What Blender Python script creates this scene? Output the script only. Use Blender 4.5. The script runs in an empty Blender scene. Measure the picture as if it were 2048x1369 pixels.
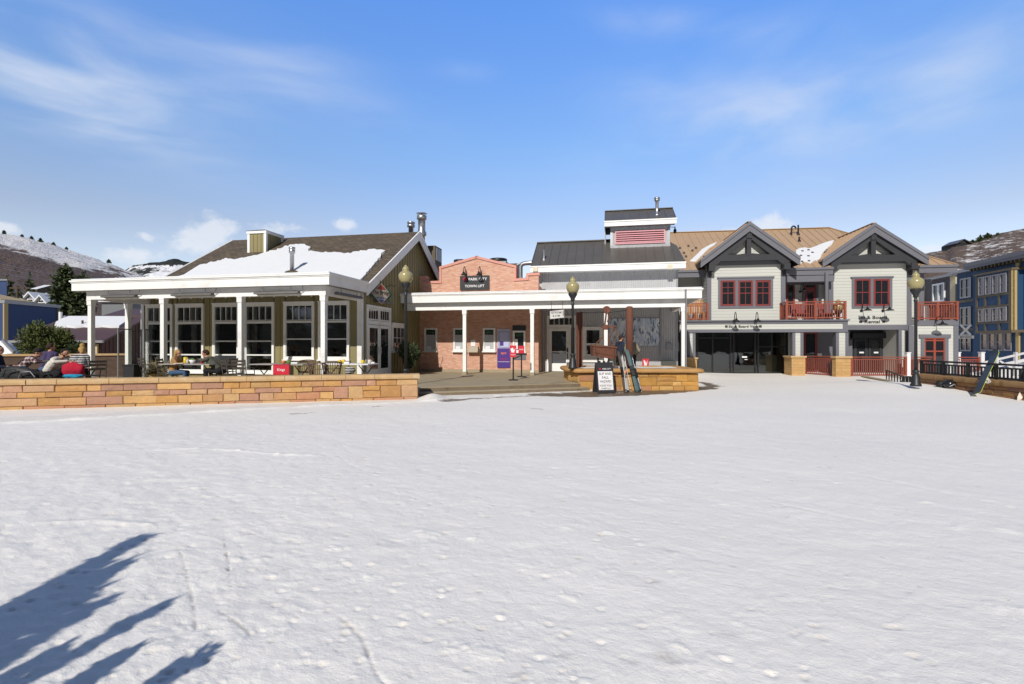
import bpy, bmesh, math, random
import numpy as np
from mathutils import Vector, Matrix
SC = bpy.context.scene
COL = SC.collection
rad = math.radians
# ---------------------------------------------------------------- frames
F, CX, HY, CZ = 1000.0, 1024.0, 690.0, 1.7
class Frame:
    """A plan frame turned by yaw degrees about the camera's foot; x along the facades, y into depth, z up."""
    def __init__(s, yaw):
        s.yaw = rad(yaw); s.c = math.cos(s.yaw); s.s = math.sin(s.yaw)
    def ray(s, px, py=HY):
        u = (px-CX)/F
        return u*s.c - s.s, u*s.s + s.c, (HY-py)/F
    def onY(s, px, py, Y):
        dx, dy, v = s.ray(px, py); t = Y/dy
        return (t*dx, Y, CZ+t*v)
    def onX(s, px, py, X):
        dx, dy, v = s.ray(px, py); t = X/dx
        return (X, t*dy, CZ+t*v)
    def onZ(s, px, py, Z):
        dx, dy, v = s.ray(px, py); t = (Z-CZ)/v
        return (t*dx, t*dy, Z)
    def at(s, px, py, t):
        dx, dy, v = s.ray(px, py)
        return (t*dx, t*dy, CZ+t*v)
    def onP(s, px, py, p0, n):
        d = np.array(s.ray(px, py)); o = np.array((0, 0, CZ)); n = np.array(n, float)
        t = np.dot(np.array(p0)-o, n)/np.dot(d, n)
        return tuple(o+t*d)
    def mat(s, base):
        R = Matrix.Rotation(-s.yaw, 4, 'Z')
        return Matrix.Translation(R @ Vector(base)) @ R
W = Frame(0); B = Frame(11); R = Frame(8.5)
# ---------------------------------------------------------------- objects
def tag(o, label=None, cat=None, group=None, kind=None):
    if label: o['label'] = label
    if cat: o['category'] = cat
    if group: o['group'] = group
    if kind: o['kind'] = kind
    return o
def thing(name, label, cat, base=(0, 0, 0), fr=W, group=None, rz=0.0):
    o = bpy.data.objects.new(name, None); COL.objects.link(o)
    o.empty_display_size = 0.2
    m = fr.mat(base)
    o.location = m.to_translation(); o.rotation_euler = (0, 0, -fr.yaw+rz)
    return tag(o, label, cat, group)
def rootmat(o):
    while o.parent is not None: o = o.parent
    return Matrix.Translation(o.location) @ o.rotation_euler.to_matrix().to_4x4()
def dup(o, parent=None):
    c = o.copy(); COL.objects.link(c); c.parent = parent
    for ch in list(o.children): dup(ch, c)
    return c
def setlab(o, label, group=None):
    o['label'] = label
    if group: o['group'] = group
class Basis:
    """A wall plane: o a point of it, e1 along it, n outward; z up."""
    def __init__(s, o, e1, n):
        s.o = np.array(o, float); s.e = np.array(e1, float); s.n = np.array(n, float)
    def p(s, a, z, d=0.0):
        q = s.o + a*s.e + d*s.n
        return (q[0], q[1], q[2]+z)
def front(Y): return Basis((0, Y, 0), (1, 0, 0), (0, -1, 0))
def side(X, sg): return Basis((X, 0, 0), (0, 1, 0), (sg, 0, 0))
class MB:
    def __init__(s, fr=W):
        s.fr = fr; s.v = []; s.f = []; s.fm = []; s.sm = []; s.fc = []; s.m = 0; s.c = None; s.smooth = False
    def add(s, vs, fs, smooth=None):
        k = len(s.v); s.v.extend([tuple(p) for p in vs])
        sm = s.smooth if smooth is None else smooth
        for f in fs:
            s.f.append([i+k for i in f]); s.fm.append(s.m); s.sm.append(sm); s.fc.append(s.c)
        return s
    def box(s, x0, x1, y0, y1, z0, z1):
        s.add([(x0,y0,z0),(x1,y0,z0),(x1,y1,z0),(x0,y1,z0),(x0,y0,z1),(x1,y0,z1),(x1,y1,z1),(x0,y1,z1)],
              [(0,3,2,1),(4,5,6,7),(0,1,5,4),(1,2,6,5),(2,3,7,6),(3,0,4,7)])
        return s
    def pbox(s, b, a0, a1, z0, z1, d0, d1):
        s.hexa([b.p(a0,z0,d1),b.p(a1,z0,d1),b.p(a1,z0,d0),b.p(a0,z0,d0),b.p(a0,z1,d1),b.p(a1,z1,d1),b.p(a1,z1,d0),b.p(a0,z1,d0)])
        return s
    def hexa(s, p):
        s.add(p, [(0,3,2,1),(4,5,6,7),(0,1,5,4),(1,2,6,5),(2,3,7,6),(3,0,4,7)]); return s
    def bar(s, p0, p1, w, h, up=(0,0,1)):
        """a rectangular bar between two points, w wide, h along up"""
        a = Vector(p0); b = Vector(p1); d = (b-a).normalized(); u = Vector(up)
        r = d.cross(u)
        if r.length < 1e-4: r = d.cross(Vector((0,1,0)))
        r.normalize(); u = r.cross(d).normalized()
        r *= w/2; u *= h/2
        s.hexa([a-r-u, a+r-u, b+r-u, b-r-u, a-r+u, a+r+u, b+r+u, b-r+u]); return s
    def poly(s, pts): s.add(pts, [tuple(range(len(pts)))]); return s
    def prism(s, pts, ex):
        n = len(pts); q = [(p[0]+ex[0], p[1]+ex[1], p[2]+ex[2]) for p in pts]
        s.add(list(pts)+q, [tuple(range(n))[::-1], tuple(range(n, 2*n))] + [(i, (i+1) % n, n+(i+1) % n, n+i) for i in range(n)])
        return s
    def tube(s, pts, r, n=8, caps=True, smooth=True):
        P = [Vector(p) for p in pts]; k = len(P)
        rr = r if isinstance(r, (list, tuple)) else [r]*k
        vs = []; prev = None
        for i in range(k):
            d = (P[min(i+1, k-1)]-P[max(i-1, 0)])
            d = d.normalized() if d.length > 1e-9 else Vector((0,0,1))
            if prev is None:
                a = d.cross(Vector((0,0,1)))
                if a.length < 1e-3: a = d.cross(Vector((1,0,0)))
            else:
                a = prev - d*prev.dot(d)
            a.normalize(); prev = a; b = d.cross(a)
            for j in range(n):
                t = 2*math.pi*j/n
                vs.append(P[i] + (a*math.cos(t)+b*math.sin(t))*rr[i])
        fs = [(i*n+j, i*n+(j+1) % n, (i+1)*n+(j+1) % n, (i+1)*n+j) for i in range(k-1) for j in range(n)]
        s.add(vs, fs, smooth)
        if caps:
            s.add([vs[j] for j in range(n)], [tuple(range(n))[::-1]], False)
            s.add([vs[(k-1)*n+j] for j in range(n)], [tuple(range(n))], False)
        return s
    def lathe(s, prof, c=(0,0,0), n=20, smooth=True):
        vs = []
        for r, z in prof:
            for j in range(n):
                t = 2*math.pi*j/n; vs.append((c[0]+r*math.cos(t), c[1]+r*math.sin(t), c[2]+z))
        k = len(prof)
        fs = [(i*n+j, i*n+(j+1) % n, (i+1)*n+(j+1) % n, (i+1)*n+j) for i in range(k-1) for j in range(n)]
        fs.append(tuple(range(n))[::-1]); fs.append(tuple((k-1)*n+j for j in range(n)))
        s.add(vs, fs, smooth); return s
    def ball(s, c, rx, ry=None, rz=None, n=14, m=9):
        ry = ry or rx; rz = rz or rx
        vs = [(c[0], c[1], c[2]-rz)]
        for i in range(1, m):
            ph = -math.pi/2+math.pi*i/m
            for j in range(n):
                t = 2*math.pi*j/n
                vs.append((c[0]+rx*math.cos(ph)*math.cos(t), c[1]+ry*math.cos(ph)*math.sin(t), c[2]+rz*math.sin(ph)))
        vs.append((c[0], c[1], c[2]+rz)); L = len(vs)-1
        fs = [(0, 1+(j+1) % n, 1+j) for j in range(n)]
        for i in range(m-2):
            fs += [(1+i*n+j, 1+i*n+(j+1) % n, 1+(i+1)*n+(j+1) % n, 1+(i+1)*n+j) for j in range(n)]
        fs += [(1+(m-2)*n+j, 1+(m-2)*n+(j+1) % n, L) for j in range(n)]
        s.add(vs, fs, True); return s
    def text(s, body, b, a0, a1, z0, z1, d, font=None):
        """lettering fitted into a rectangle of a wall plane"""
        vs, fs = text_geo(body)
        x = [p[0] for p in vs]; y = [p[1] for p in vs]
        sx = (a1-a0)/(max(x)-min(x)); sy = (z1-z0)/(max(y)-min(y))
        front_, k = [], len(vs)
        f1 = [b.p(a0+(p[0]-min(x))*sx, z0+(p[1]-min(y))*sy, d) for p in vs]
        s.add(f1, fs); return s
    def build(s, name, mats, parent=None, base=None, bevel=0.0, fix=True, ucoord=True):
        me = bpy.data.meshes.new(name)
        V = np.array(s.v, float)
        Rz = Matrix.Rotation(-s.fr.yaw, 4, 'Z')
        o = bpy.data.objects.new(name, me)
        if parent is not None:
            X = rootmat(parent).inverted() @ Rz
            o.parent = parent
        else:
            base = base if base is not None else (float(V[:,0].mean()), float(V[:,1].mean()), float(V[:,2].min()))
            m = s.fr.mat(base); o.location = m.to_translation(); o.rotation_euler = (0, 0, -s.fr.yaw)
            X = m.inverted() @ Rz
        A = np.array(X); L = V @ A[:3,:3].T + A[:3,3]
        me.from_pydata([tuple(p) for p in L], [], s.f)
        if not isinstance(mats, (list, tuple)): mats = [mats]
        for m_ in mats: me.materials.append(m_)
        me.polygons.foreach_set('material_index', s.fm)
        me.polygons.foreach_set('use_smooth', s.sm)
        if fix:
            bm = bmesh.new(); bm.from_mesh(me); bmesh.ops.recalc_face_normals(bm, faces=bm.faces); bm.to_mesh(me); bm.free()
        me.update()
        # box-mapped UVs in metres, in the plan frame
        nl = len(me.loops); lv = np.empty(nl, np.int32); me.loops.foreach_get('vertex_index', lv)
        uv = me.uv_layers.new(name='UVMap')
        nrm = np.empty(len(me.polygons)*3); me.polygons.foreach_get('normal', nrm); nrm = np.abs(nrm.reshape(-1,3))
        tot = np.empty(len(me.polygons), np.int32); me.polygons.foreach_get('loop_total', tot)
        ax = np.repeat(np.argmax(nrm*np.array((1,1,1.15)), axis=1), tot)
        P = V[lv]; U = np.where(ax == 0, P[:,1], P[:,0]); T = np.where(ax == 2, P[:,1], P[:,2])
        uv.data.foreach_set('uv', np.stack([U, T], 1).ravel())
        if any(c is not None for c in s.fc):
            ca = me.color_attributes.new('tone', 'FLOAT_COLOR', 'CORNER')
            cc = np.array([(c if c is not None else (1,1,1))+(1,) for c in s.fc], float)
            ca.data.foreach_set('color', np.repeat(cc, tot, axis=0).ravel())
        COL.objects.link(o)
        if bevel:
            md = o.modifiers.new('edge', 'BEVEL'); md.width = bevel; md.segments = 2; md.limit_method = 'ANGLE'
        return o
_tc = {}
def text_geo(body):
    if body in _tc: return _tc[body]
    cu = bpy.data.curves.new('lettering', 'FONT'); cu.body = body; cu.size = 1; cu.resolution_u = 3; cu.offset = 0.012
    o = bpy.data.objects.new('lettering', cu); COL.objects.link(o)
    dg = bpy.context.evaluated_depsgraph_get(); dg.update()
    me = o.evaluated_get(dg).to_mesh()
    vs = [tuple(v.co) for v in me.vertices]; fs = [tuple(p.vertices) for p in me.polygons]
    o.evaluated_get(dg).to_mesh_clear()
    bpy.data.objects.remove(o); bpy.data.curves.remove(cu)
    _tc[body] = (vs, fs); return _tc[body]
# ---------------------------------------------------------------- materials
def S(r, g, b):
    f = lambda c: (c/255/12.92) if c/255 <= .04045 else ((c/255+.055)/1.055)**2.4
    return (f(r), f(g), f(b))
class NT:
    def __init__(s, tree): s.t = tree; s.n = tree.nodes; s.l = tree.links
    def new(s, ty, **kw):
        x = s.n.new(ty)
        for k, v in kw.items(): setattr(x, k, v)
        return x
    def put(s, sock, val):
        if hasattr(val, 'is_output') or isinstance(val, bpy.types.NodeSocket): s.l.new(val, sock)
        else:
            if isinstance(val, tuple) and len(val) == 3 and sock.type == 'RGBA': val = val+(1,)
            sock.default_value = val
    def math(s, op, a, b=None, c=None, clamp=False):
        x = s.new('ShaderNodeMath', operation=op); x.use_clamp = clamp
        s.put(x.inputs[0], a)
        if b is not None: s.put(x.inputs[1], b)
        if c is not None: s.put(x.inputs[2], c)
        return x.outputs[0]
    def mix(s, fac, a, b, mode='MIX'):
        x = s.new('ShaderNodeMix', data_type='RGBA', blend_type=mode); x.clamp_factor = True
        s.put(x.inputs[0], fac); s.put(x.inputs[6], a); s.put(x.inputs[7], b)
        return x.outputs[2]
    def noise(s, vec, scale, detail=4, rough=.55, dist=0.0):
        x = s.new('ShaderNodeTexNoise'); s.l.new(vec, x.inputs['Vector'])
        x.inputs['Scale'].default_value = scale; x.inputs['Detail'].default_value = detail
        x.inputs['Roughness'].default_value = rough; x.inputs['Distortion'].default_value = dist
        return x.outputs['Fac']
    def ramp(s, fac, lo, hi):
        x = s.new('ShaderNodeMapRange'); x.interpolation_type = 'SMOOTHSTEP'
        s.put(x.inputs[0], fac); x.inputs[1].default_value = lo; x.inputs[2].default_value = hi
        return x.outputs[0]
    def mapping(s, vec, scale=(1,1,1), rot=(0,0,0), loc=(0,0,0)):
        x = s.new('ShaderNodeMapping'); s.l.new(vec, x.inputs[0])
        x.inputs['Scale'].default_value = scale; x.inputs['Rotation'].default_value = rot; x.inputs['Location'].default_value = loc
        return x.outputs[0]
    def bump(s, h, strength, dist):
        x = s.new('ShaderNodeBump'); s.l.new(h, x.inputs['Height'])
        x.inputs['Strength'].default_value = strength; x.inputs['Distance'].default_value = dist
        return x.outputs[0]
def newmat(name):
    m = bpy.data.materials.new(name); m.use_nodes = True
    t = NT(m.node_tree); p = t.n['Principled BSDF']
    tc = t.new('ShaderNodeTexCoord')
    return m, t, p, tc
def mat(name, col, rough=.6, metal=0.0, var=.12, vs=3.0, bump=0.0, bs=40.0, spec=.5, stretch=(1,1,1), grime=None):
    """a painted, metal or cloth surface with uneven tone and a fine relief"""
    m, t, p, tc = newmat(name)
    v = t.mapping(tc.outputs['Object'], stretch)
    n = t.noise(v, vs, 5, .6)
    k = t.math('MULTIPLY_ADD', n, 2*var, 1-var)
    c = t.mix(1.0, col, k, 'MULTIPLY')
    if grime:
        g = t.ramp(t.noise(tc.outputs['Object'], grime[1], 6, .65), .52, .72)
        c = t.mix(t.math('MULTIPLY', g, grime[2]), c, grime[0])
    t.put(p.inputs['Base Color'], c)
    p.inputs['Roughness'].default_value = rough; p.inputs['Metallic'].default_value = metal
    p.inputs['Specular IOR Level'].default_value = spec
    if bump:
        t.put(p.inputs['Normal'], t.bump(t.noise(v, bs, 4, .6), bump, .01))
    return m
def brickmat(name, c1, c2, mortar, bw, rh, ms=.008, var=.35, bump=.5, rough=.85, offset=.5):
    m, t, p, tc = newmat(name)
    b = t.new('ShaderNodeTexBrick'); t.l.new(tc.outputs['UV'], b.inputs['Vector'])
    b.offset = offset
    t.put(b.inputs['Color1'], c1); t.put(b.inputs['Color2'], c2); t.put(b.inputs['Mortar'], mortar)
    b.inputs['Scale'].default_value = 1; b.inputs['Mortar Size'].default_value = ms
    b.inputs['Brick Width'].default_value = bw; b.inputs['Row Height'].default_value = rh; b.inputs['Bias'].default_value = 0
    n = t.noise(tc.outputs['UV'], 1.3, 6, .7)
    n2 = t.noise(t.mapping(tc.outputs['UV'], (1/bw*.9, 1/rh*.9, 1)), 1.0, 2, .5)
    k = t.math('ADD', t.math('MULTIPLY_ADD', n, var, 1-var*.5), t.math('MULTIPLY_ADD', n2, var*1.6, -var*.8))
    t.put(p.inputs['Base Color'], t.mix(1.0, b.outputs['Color'], k, 'MULTIPLY'))
    p.inputs['Roughness'].default_value = rough
    t.put(p.inputs['Normal'], t.bump(t.math('ADD', t.math('MULTIPLY', b.outputs['Fac'], -1.0), t.math('MULTIPLY', n2, .4)), bump, .01))
    return m
def stonemat(name, tonevar=.25):
    m, t, p, tc = newmat(name)
    a = t.new('ShaderNodeVertexColor'); a.layer_name = 'tone'
    n = t.noise(tc.outputs['Object'], 2.6, 6, .65, .6); n2 = t.noise(t.mapping(tc.outputs['Object'], (6, 6, 22)), 1.0, 5, .7)
    k = t.math('ADD', t.math('MULTIPLY_ADD', n, .55, .70), t.math('MULTIPLY_ADD', n2, .5, -.25))
    c = t.mix(1.0, a.outputs['Color'], k, 'MULTIPLY')
    rust = t.ramp(t.noise(tc.outputs['Object'], 4.5, 5, .6, 1.2), .56, .7)
    c = t.mix(t.math('MULTIPLY', rust, .22), c, (.36, .16, .06))
    t.put(p.inputs['Base Color'], c); p.inputs['Roughness'].default_value = .85
    t.put(p.inputs['Normal'], t.bump(t.noise(tc.outputs['Object'], 14, 6, .65), .7, .02))
    return m
def glassmat(name, col=(.012,.014,.018), rough=.02, spec=.6):
    """dark window glass before an unlit room: mirrors what stands opposite"""
    m, t, p, tc = newmat(name)
    t.put(p.inputs['Base Color'], col); p.inputs['Roughness'].default_value = rough
    p.inputs['Specular IOR Level'].default_value = spec
    t.put(p.inputs['Normal'], t.bump(t.noise(tc.outputs['Object'], 1.1, 2, .5), .08, .05))
    return m
M = {}
M['white'] = mat('white_paint', (.80,.80,.78), .45, var=.04, vs=1.2, bump=.08, bs=25, grime=((.55,.52,.48), 1.7, .4))
M['olive'] = mat('olive_paint', (.245,.21,.098), .7, var=.14, vs=1.5, bump=.2, bs=30, stretch=(1,1,.25))
M['oliveshade'] = M['olive']
M['shingle'] = brickmat('brown_shingles', (.13,.096,.062), (.085,.066,.046), (.035,.027,.02), .33, .16, .012, .55, .6, .9)
M['snow_roof'] = mat('roof_snow', (.70,.71,.73), .65, var=.05, bump=.35, bs=7)
M['steel'] = mat('galvanised_steel', (.42,.43,.45), .38, .85, var=.2, vs=6, bump=.05)
M['steel_dull'] = mat('weathered_steel', (.30,.30,.31), .5, .6, var=.25, vs=5)
def clearglass(name, tint):
    """clear shop glass: a mirror at grazing angles, see-through otherwise"""
    m, t, p, tc = newmat(name); out = t.n['Material Output']
    a = t.new('ShaderNodeBsdfTransparent'); a.inputs[0].default_value = tint+(1,); g = t.new('ShaderNodeBsdfGlossy'); g.inputs['Roughness'].default_value = .015
    fr = t.new('ShaderNodeFresnel'); fr.inputs[0].default_value = 1.62; nb = t.bump(t.noise(tc.outputs['Object'], 1.1, 2, .5), .08, .05); t.l.new(nb, g.inputs['Normal'])
    mx = t.new('ShaderNodeMixShader'); t.l.new(t.math('MULTIPLY', fr.outputs[0], 1.5, clamp=True), mx.inputs[0]); t.l.new(a.outputs[0], mx.inputs[1]); t.l.new(g.outputs[0], mx.inputs[2]); t.l.new(mx.outputs[0], out.inputs['Surface'])
    t.n.remove(p); return m
M['clear'] = clearglass('clear_shop_glass', (.62,.66,.65))
M['glass'] = glassmat('window_glass', (.016,.018,.022), .015, .8)
M['brick'] = brickmat('red_brick', (.54,.25,.16), (.66,.385,.28), (.50,.36,.28), .205, .069, .008, .30, .5)
M['brick_dark'] = brickmat('brown_brick', (.085,.048,.034), (.12,.07,.048), (.085,.065,.05), .21, .07, .008, .3, .5)
M['coping'] = mat('pink_coping', (.60,.27,.21), .6, var=.06)
M['corr'] = mat('corrugated_metal', (.46,.46,.47), .45, .10, var=.16, vs=1.1, stretch=(1,1,.3), grime=((.26,.24,.22), 2.2, .35))
M['roof_dark'] = mat('charcoal_metal_roof', (.105,.098,.090), .42, .1, var=.2, vs=1.4, grime=((.10,.085,.07), 1.3, .5))
M['roof_tan'] = mat('tan_metal_roof', (.44,.30,.18), .5, .05, var=.12, vs=1.2)
M['siding'] = mat('pale_siding', (.505,.505,.465), .65, var=.06, vs=1.5, bump=.1, bs=20, stretch=(.3,.3,1))
M['trim'] = mat('slate_trim', (.135,.135,.155), .6, var=.08, vs=2)
M['truss'] = mat('charcoal_timber', (.026,.027,.032), .65, var=.15, vs=3)
M['redwin'] = mat('dark_red_paint', (.20,.030,.028), .5, var=.1)
M['redwood'] = mat('redwood_stain', (.26,.060,.032), .6, var=.22, vs=5, bump=.2)
M['orangewin'] = mat('brick_red_paint', (.27,.052,.030), .5, var=.1)
M['louver'] = mat('rose_louvre', (.62,.30,.33), .55, var=.06)
M['blackmetal'] = mat('black_metal', (.018,.018,.02), .45, .3, var=.2, vs=6, bump=.05)
M['lampmetal'] = mat('charcoal_lamp_metal', (.032,.034,.038), .45, .35, var=.25, vs=7, bump=.1)
M['rust'] = mat('rusted_steel', (.155,.060,.036), .85, .1, var=.45, vs=5, bump=.5, bs=24, grime=((.05,.022,.016), 5, .7))
M['concrete'] = mat('concrete', (.335,.275,.185), .9, var=.16, vs=1.2, bump=.2, bs=35, grime=((.17,.135,.09), .9, .6))
M['stone'] = stonemat('ashlar_stone')
M['mortar'] = mat('mortar', (.33,.25,.165), .95, var=.2)
M['capstone'] = mat('sandstone_cap', (.50,.335,.17), .85, var=.22, vs=2.2, bump=.6, bs=12, grime=((.60,.50,.38), 2.6, .5))
M['rubber'] = mat('black_rubber', (.012,.012,.013), .7)
M['plastic_white'] = mat('white_plastic', (.75,.75,.75), .4, var=.03)
M['charcoal'] = mat('charcoal_board', (.020,.020,.023), .6, var=.1)
M['ink'] = mat('black_ink', (.012,.012,.014), .6, var=0)
M['pulp'] = mat('paper', (.74,.73,.74), .6, var=.03)
M['redsign'] = mat('red_plastic', (.56,.012,.035), .45, var=.05)
M['purple'] = mat('purple_print', (.060,.022,.21), .5, var=.06)
M['lilac'] = mat('lilac_print', (.47,.48,.70), .5, var=.06)
M['orangeink'] = mat('orange_ink', (.80,.20,.03), .5, var=0)
M['navy'] = mat('navy_siding', (.016,.042,.13), .65, var=.12, vs=2)
M['tealblue'] = mat('peacock_blue_siding', (.006,.045,.115), .65, var=.12, vs=2)
M['tan'] = mat('tan_trim', (.40,.29,.12), .6, var=.08)
M['dim'] = mat('olive_brown_shaded_tan', (.11,.085,.05), .7, var=.1)  # dark olive brown; doubles as tan trim with shade put into its colour
M['mauve'] = mat('mauve_grey_siding', (.075,.065,.08), .7, var=.1)
M['maroon'] = mat('maroon_metal_roof', (.085,.045,.04), .55, .1, var=.12)
M['brownboard'] = mat('brown_boards', (.10,.042,.028), .75, var=.25, vs=4, stretch=(3,3,.4))
M['orangewood'] = mat('orange_wood', (.42,.19,.05), .65, var=.25, vs=4, stretch=(3,3,.4))
M['grey_house'] = mat('grey_house_paint', (.16,.165,.17), .7, var=.1)
M['needle'] = mat('conifer_needles', (.060,.080,.026), .75, var=.5, vs=1.6)
M['needle2'] = mat('yellow_green_needles', (.085,.105,.022), .75, var=.5, vs=2.5)
M['bark'] = mat('bark', (.07,.048,.034), .95, var=.4, vs=8, bump=.6)
M['shrubleaf'] = mat('shrub_leaves', (.048,.070,.028), .6, var=.5, vs=4)
M['wicker'] = mat('brown_wicker', (.17,.105,.065), .7, var=.4, vs=30, bump=.5, bs=70)
M['tabletop'] = mat('grey_table_top', (.34,.32,.29), .5, var=.1)
M['chairmetal'] = mat('bronze_chair_metal', (.10,.085,.07), .5, .4, var=.15)
M['yellow'] = mat('yellow_glaze', (.70,.50,.03), .35, var=.06)
M['green'] = mat('green_leafy', (.10,.19,.03), .7, var=.4, vs=20)
M['orange'] = mat('orange_glaze', (.55,.16,.04), .5, var=.1)
# cloth, skin, hair
for k, c in dict(skin=(.46,.245,.165), plaidbase=(.12,.035,.040), plum=(.060,.045,.110), cream=(.60,.57,.51), knit=(.03,.03,.034), redcloth=(.42,.014,.035), sky=(.02,.25,.42),
                 black=(.013,.013,.015), jeans=(.060,.115,.22), tancoat=(.36,.205,.085), moss=(.085,.085,.066), navyjacket=(.020,.026,.045), darktrousers=(.016,.016,.02),
                 greytrousers=(.05,.052,.06), brownhair=(.040,.022,.014), blondhair=(.40,.25,.09), darkhair=(.018,.012,.010)).items():
    M[k] = mat(k+'_material', c, .55 if k == 'skin' else .9, var=.14, vs=9, bump=.15, bs=60, spec=.3)
def checkmat(name, c1, c2, c3, sc):
    m, t, p, tc = newmat(name)
    sp = t.new('ShaderNodeSeparateXYZ'); t.l.new(tc.outputs['Object'], sp.inputs[0])
    s1 = t.math('LESS_THAN', t.math('FRACT', t.math('MULTIPLY', t.math('ADD', sp.outputs[0], sp.outputs[1]), sc)), .38)
    s2 = t.math('LESS_THAN', t.math('FRACT', t.math('MULTIPLY', sp.outputs[2], sc)), .38)
    c = t.mix(t.math('MULTIPLY', s1, .6), c1, c2); c = t.mix(t.math('MULTIPLY', s2, .6), c, c2)
    c = t.mix(t.math('MULTIPLY', s1, s2), c, c3)
    t.put(p.inputs['Base Color'], c); p.inputs['Roughness'].default_value = .9
    return m
M['plaid'] = checkmat('plaid_flannel', (.10,.03,.035), (.42,.36,.36), (.62,.58,.56), 9)
def bandmat(name, c1, c2, sc):
    m, t, p, tc = newmat(name)
    sp = t.new('ShaderNodeSeparateXYZ'); t.l.new(tc.outputs['Object'], sp.inputs[0])
    w = t.new('ShaderNodeTexChecker'); t.l.new(t.mapping(tc.outputs['Object'], (1,1,1.6)), w.inputs[0]); w.inputs['Scale'].default_value = 46
    s2 = t.math('LESS_THAN', t.math('FRACT', t.math('MULTIPLY', sp.outputs[2], sc)), .5)
    c = t.mix(t.math('MULTIPLY', s2, t.math('MULTIPLY_ADD', w.outputs['Fac'], .5, .5)), c1, c2)
    t.put(p.inputs['Base Color'], c); p.inputs['Roughness'].default_value = .95
    return m
M['fairisle'] = bandmat('banded_knit', (.025,.025,.03), (.62,.61,.6), 15)
M['camo'] = mat('mottled_camo', (.20,.17,.12), .9, var=.75, vs=22)
# lamp globe: amber-tinted frosted glass, unlit by day
def globemat():
    m, t, p, tc = newmat('amber_globe')
    n = t.noise(tc.outputs['Object'], 3, 3)
    t.put(p.inputs['Base Color'], t.mix(n, (.30,.255,.11), (.40,.355,.19)))
    p.inputs['Roughness'].default_value = .22
    p.inputs['Subsurface Weight'].default_value = .25; p.inputs['Subsurface Radius'].default_value = (.2,.16,.08)
    return m
M['globe'] = globemat()
# ---------------------------------------------------------------- camera, sun, sky
cam = bpy.data.cameras.new('camera'); co = bpy.data.objects.new('camera', cam); COL.objects.link(co)
co.location = (0, 0, CZ); co.rotation_euler = (rad(90), 0, 0)
cam.sensor_width = 36; cam.lens = 36*F/2048; cam.shift_y = (HY-684.5)/2048; cam.clip_end = 6000; cam.clip_start = .05
SC.camera = co
SUN_AZ, SUN_EL = 18.5, 35.0          # shadows run this far to the right of straight ahead
sd = Vector((math.sin(rad(SUN_AZ))*math.cos(rad(SUN_EL)), math.cos(rad(SUN_AZ))*math.cos(rad(SUN_EL)), -math.sin(rad(SUN_EL))))
sl = bpy.data.lights.new('sun', 'SUN'); so = bpy.data.objects.new('sun', sl); COL.objects.link(so)
sl.energy = 4.15; sl.angle = rad(.53); sl.color = (1, .955, .88)
so.rotation_euler = sd.to_track_quat('-Z', 'Y').to_euler(); so.location = (0, 0, 40)
SC.view_settings.view_transform = 'Standard'; SC.view_settings.look = 'None'; SC.view_settings.gamma = 1
SC.view_settings.use_curve_mapping = False; SC.view_settings.exposure = 0.0
world = bpy.data.worlds.new('World'); SC.world = world; world.use_nodes = True
wt = NT(world.node_tree); bg = wt.n['Background']
sky = wt.new('ShaderNodeTexSky', sky_type='NISHITA'); sky.sun_disc = False
sky.sun_elevation = rad(SUN_EL); sky.sun_rotation = rad(180+SUN_AZ); sky.altitude = 2100
sky.air_density = 1.0; sky.dust_density = .35; sky.ozone_density = 2.2
wc = wt.new('ShaderNodeTexCoord'); sx = wt.new('ShaderNodeSeparateXYZ'); wt.l.new(wc.outputs['Generated'], sx.inputs[0])
az = wt.math('ARCTAN2', sx.outputs[0], sx.outputs[1]); el = wt.math('ARCSINE', sx.outputs[2])
cb = wt.new('ShaderNodeCombineXYZ'); wt.put(cb.inputs[0], az); wt.put(cb.inputs[1], el)
def skypos(px, py):
    u, v = (px-CX)/F, (HY-py)/F
    return math.atan2(u, 1), math.asin(v/math.sqrt(1+u*u+v*v))
def blob(px, py, wx, wy, tilt=0.0):
    a0, e0 = skypos(px, py)
    da = wt.math('SUBTRACT', az, a0); de = wt.math('SUBTRACT', el, e0)
    if tilt: de = wt.math('MULTIPLY_ADD', da, -math.tan(rad(tilt)), de)
    q = wt.math('ADD', wt.math('POWER', wt.math('MULTIPLY', wt.math('ABSOLUTE', da), F/wx), 2.0), wt.math('POWER', wt.math('MULTIPLY', wt.math('ABSOLUTE', de), F/wy), 2.0))
    return wt.math('EXPONENT', wt.math('MULTIPLY', q, -1.0))
def total(xs):
    a = xs[0]
    for b in xs[1:]: a = wt.math('ADD', a, b)
    return a
# thin high cloud: streaks combed along a shallow slant
cv = wt.mapping(cb.outputs[0], (2.6, 11.0, 1), (0, 0, rad(10)))
st = wt.noise(cv, 1.3, 5, .5, .35)
cv2 = wt.mapping(cb.outputs[0], (3.4, 8.0, 1), (0, 0, rad(-14)))
st2 = wt.noise(cv2, 1.5, 5, .5, .3)
cir = total([wt.math('MULTIPLY', blob(130, 205, 190, 48, -13), 1.0), wt.math('MULTIPLY', blob(250, 165, 150, 60), .45), wt.math('MULTIPLY', blob(80, 80, 260, 90), .45),
             wt.math('MULTIPLY', blob(620, 190, 170, 42, -8), .5), wt.math('MULTIPLY', blob(600, 120, 120, 24), .35)])
cir2 = total([wt.math('MULTIPLY', blob(1480, 240, 190, 55, 9), .95), wt.math('MULTIPLY', blob(1850, 185, 200, 60, 16), .8), wt.math('MULTIPLY', blob(1320, 175, 130, 36), .35),
              wt.math('MULTIPLY', blob(1310, 45, 110, 26, -12), .4), wt.math('MULTIPLY', blob(1540, 70, 110, 26, -4), .3), wt.math('MULTIPLY', blob(940, 142, 60, 14), .25)])
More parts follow.
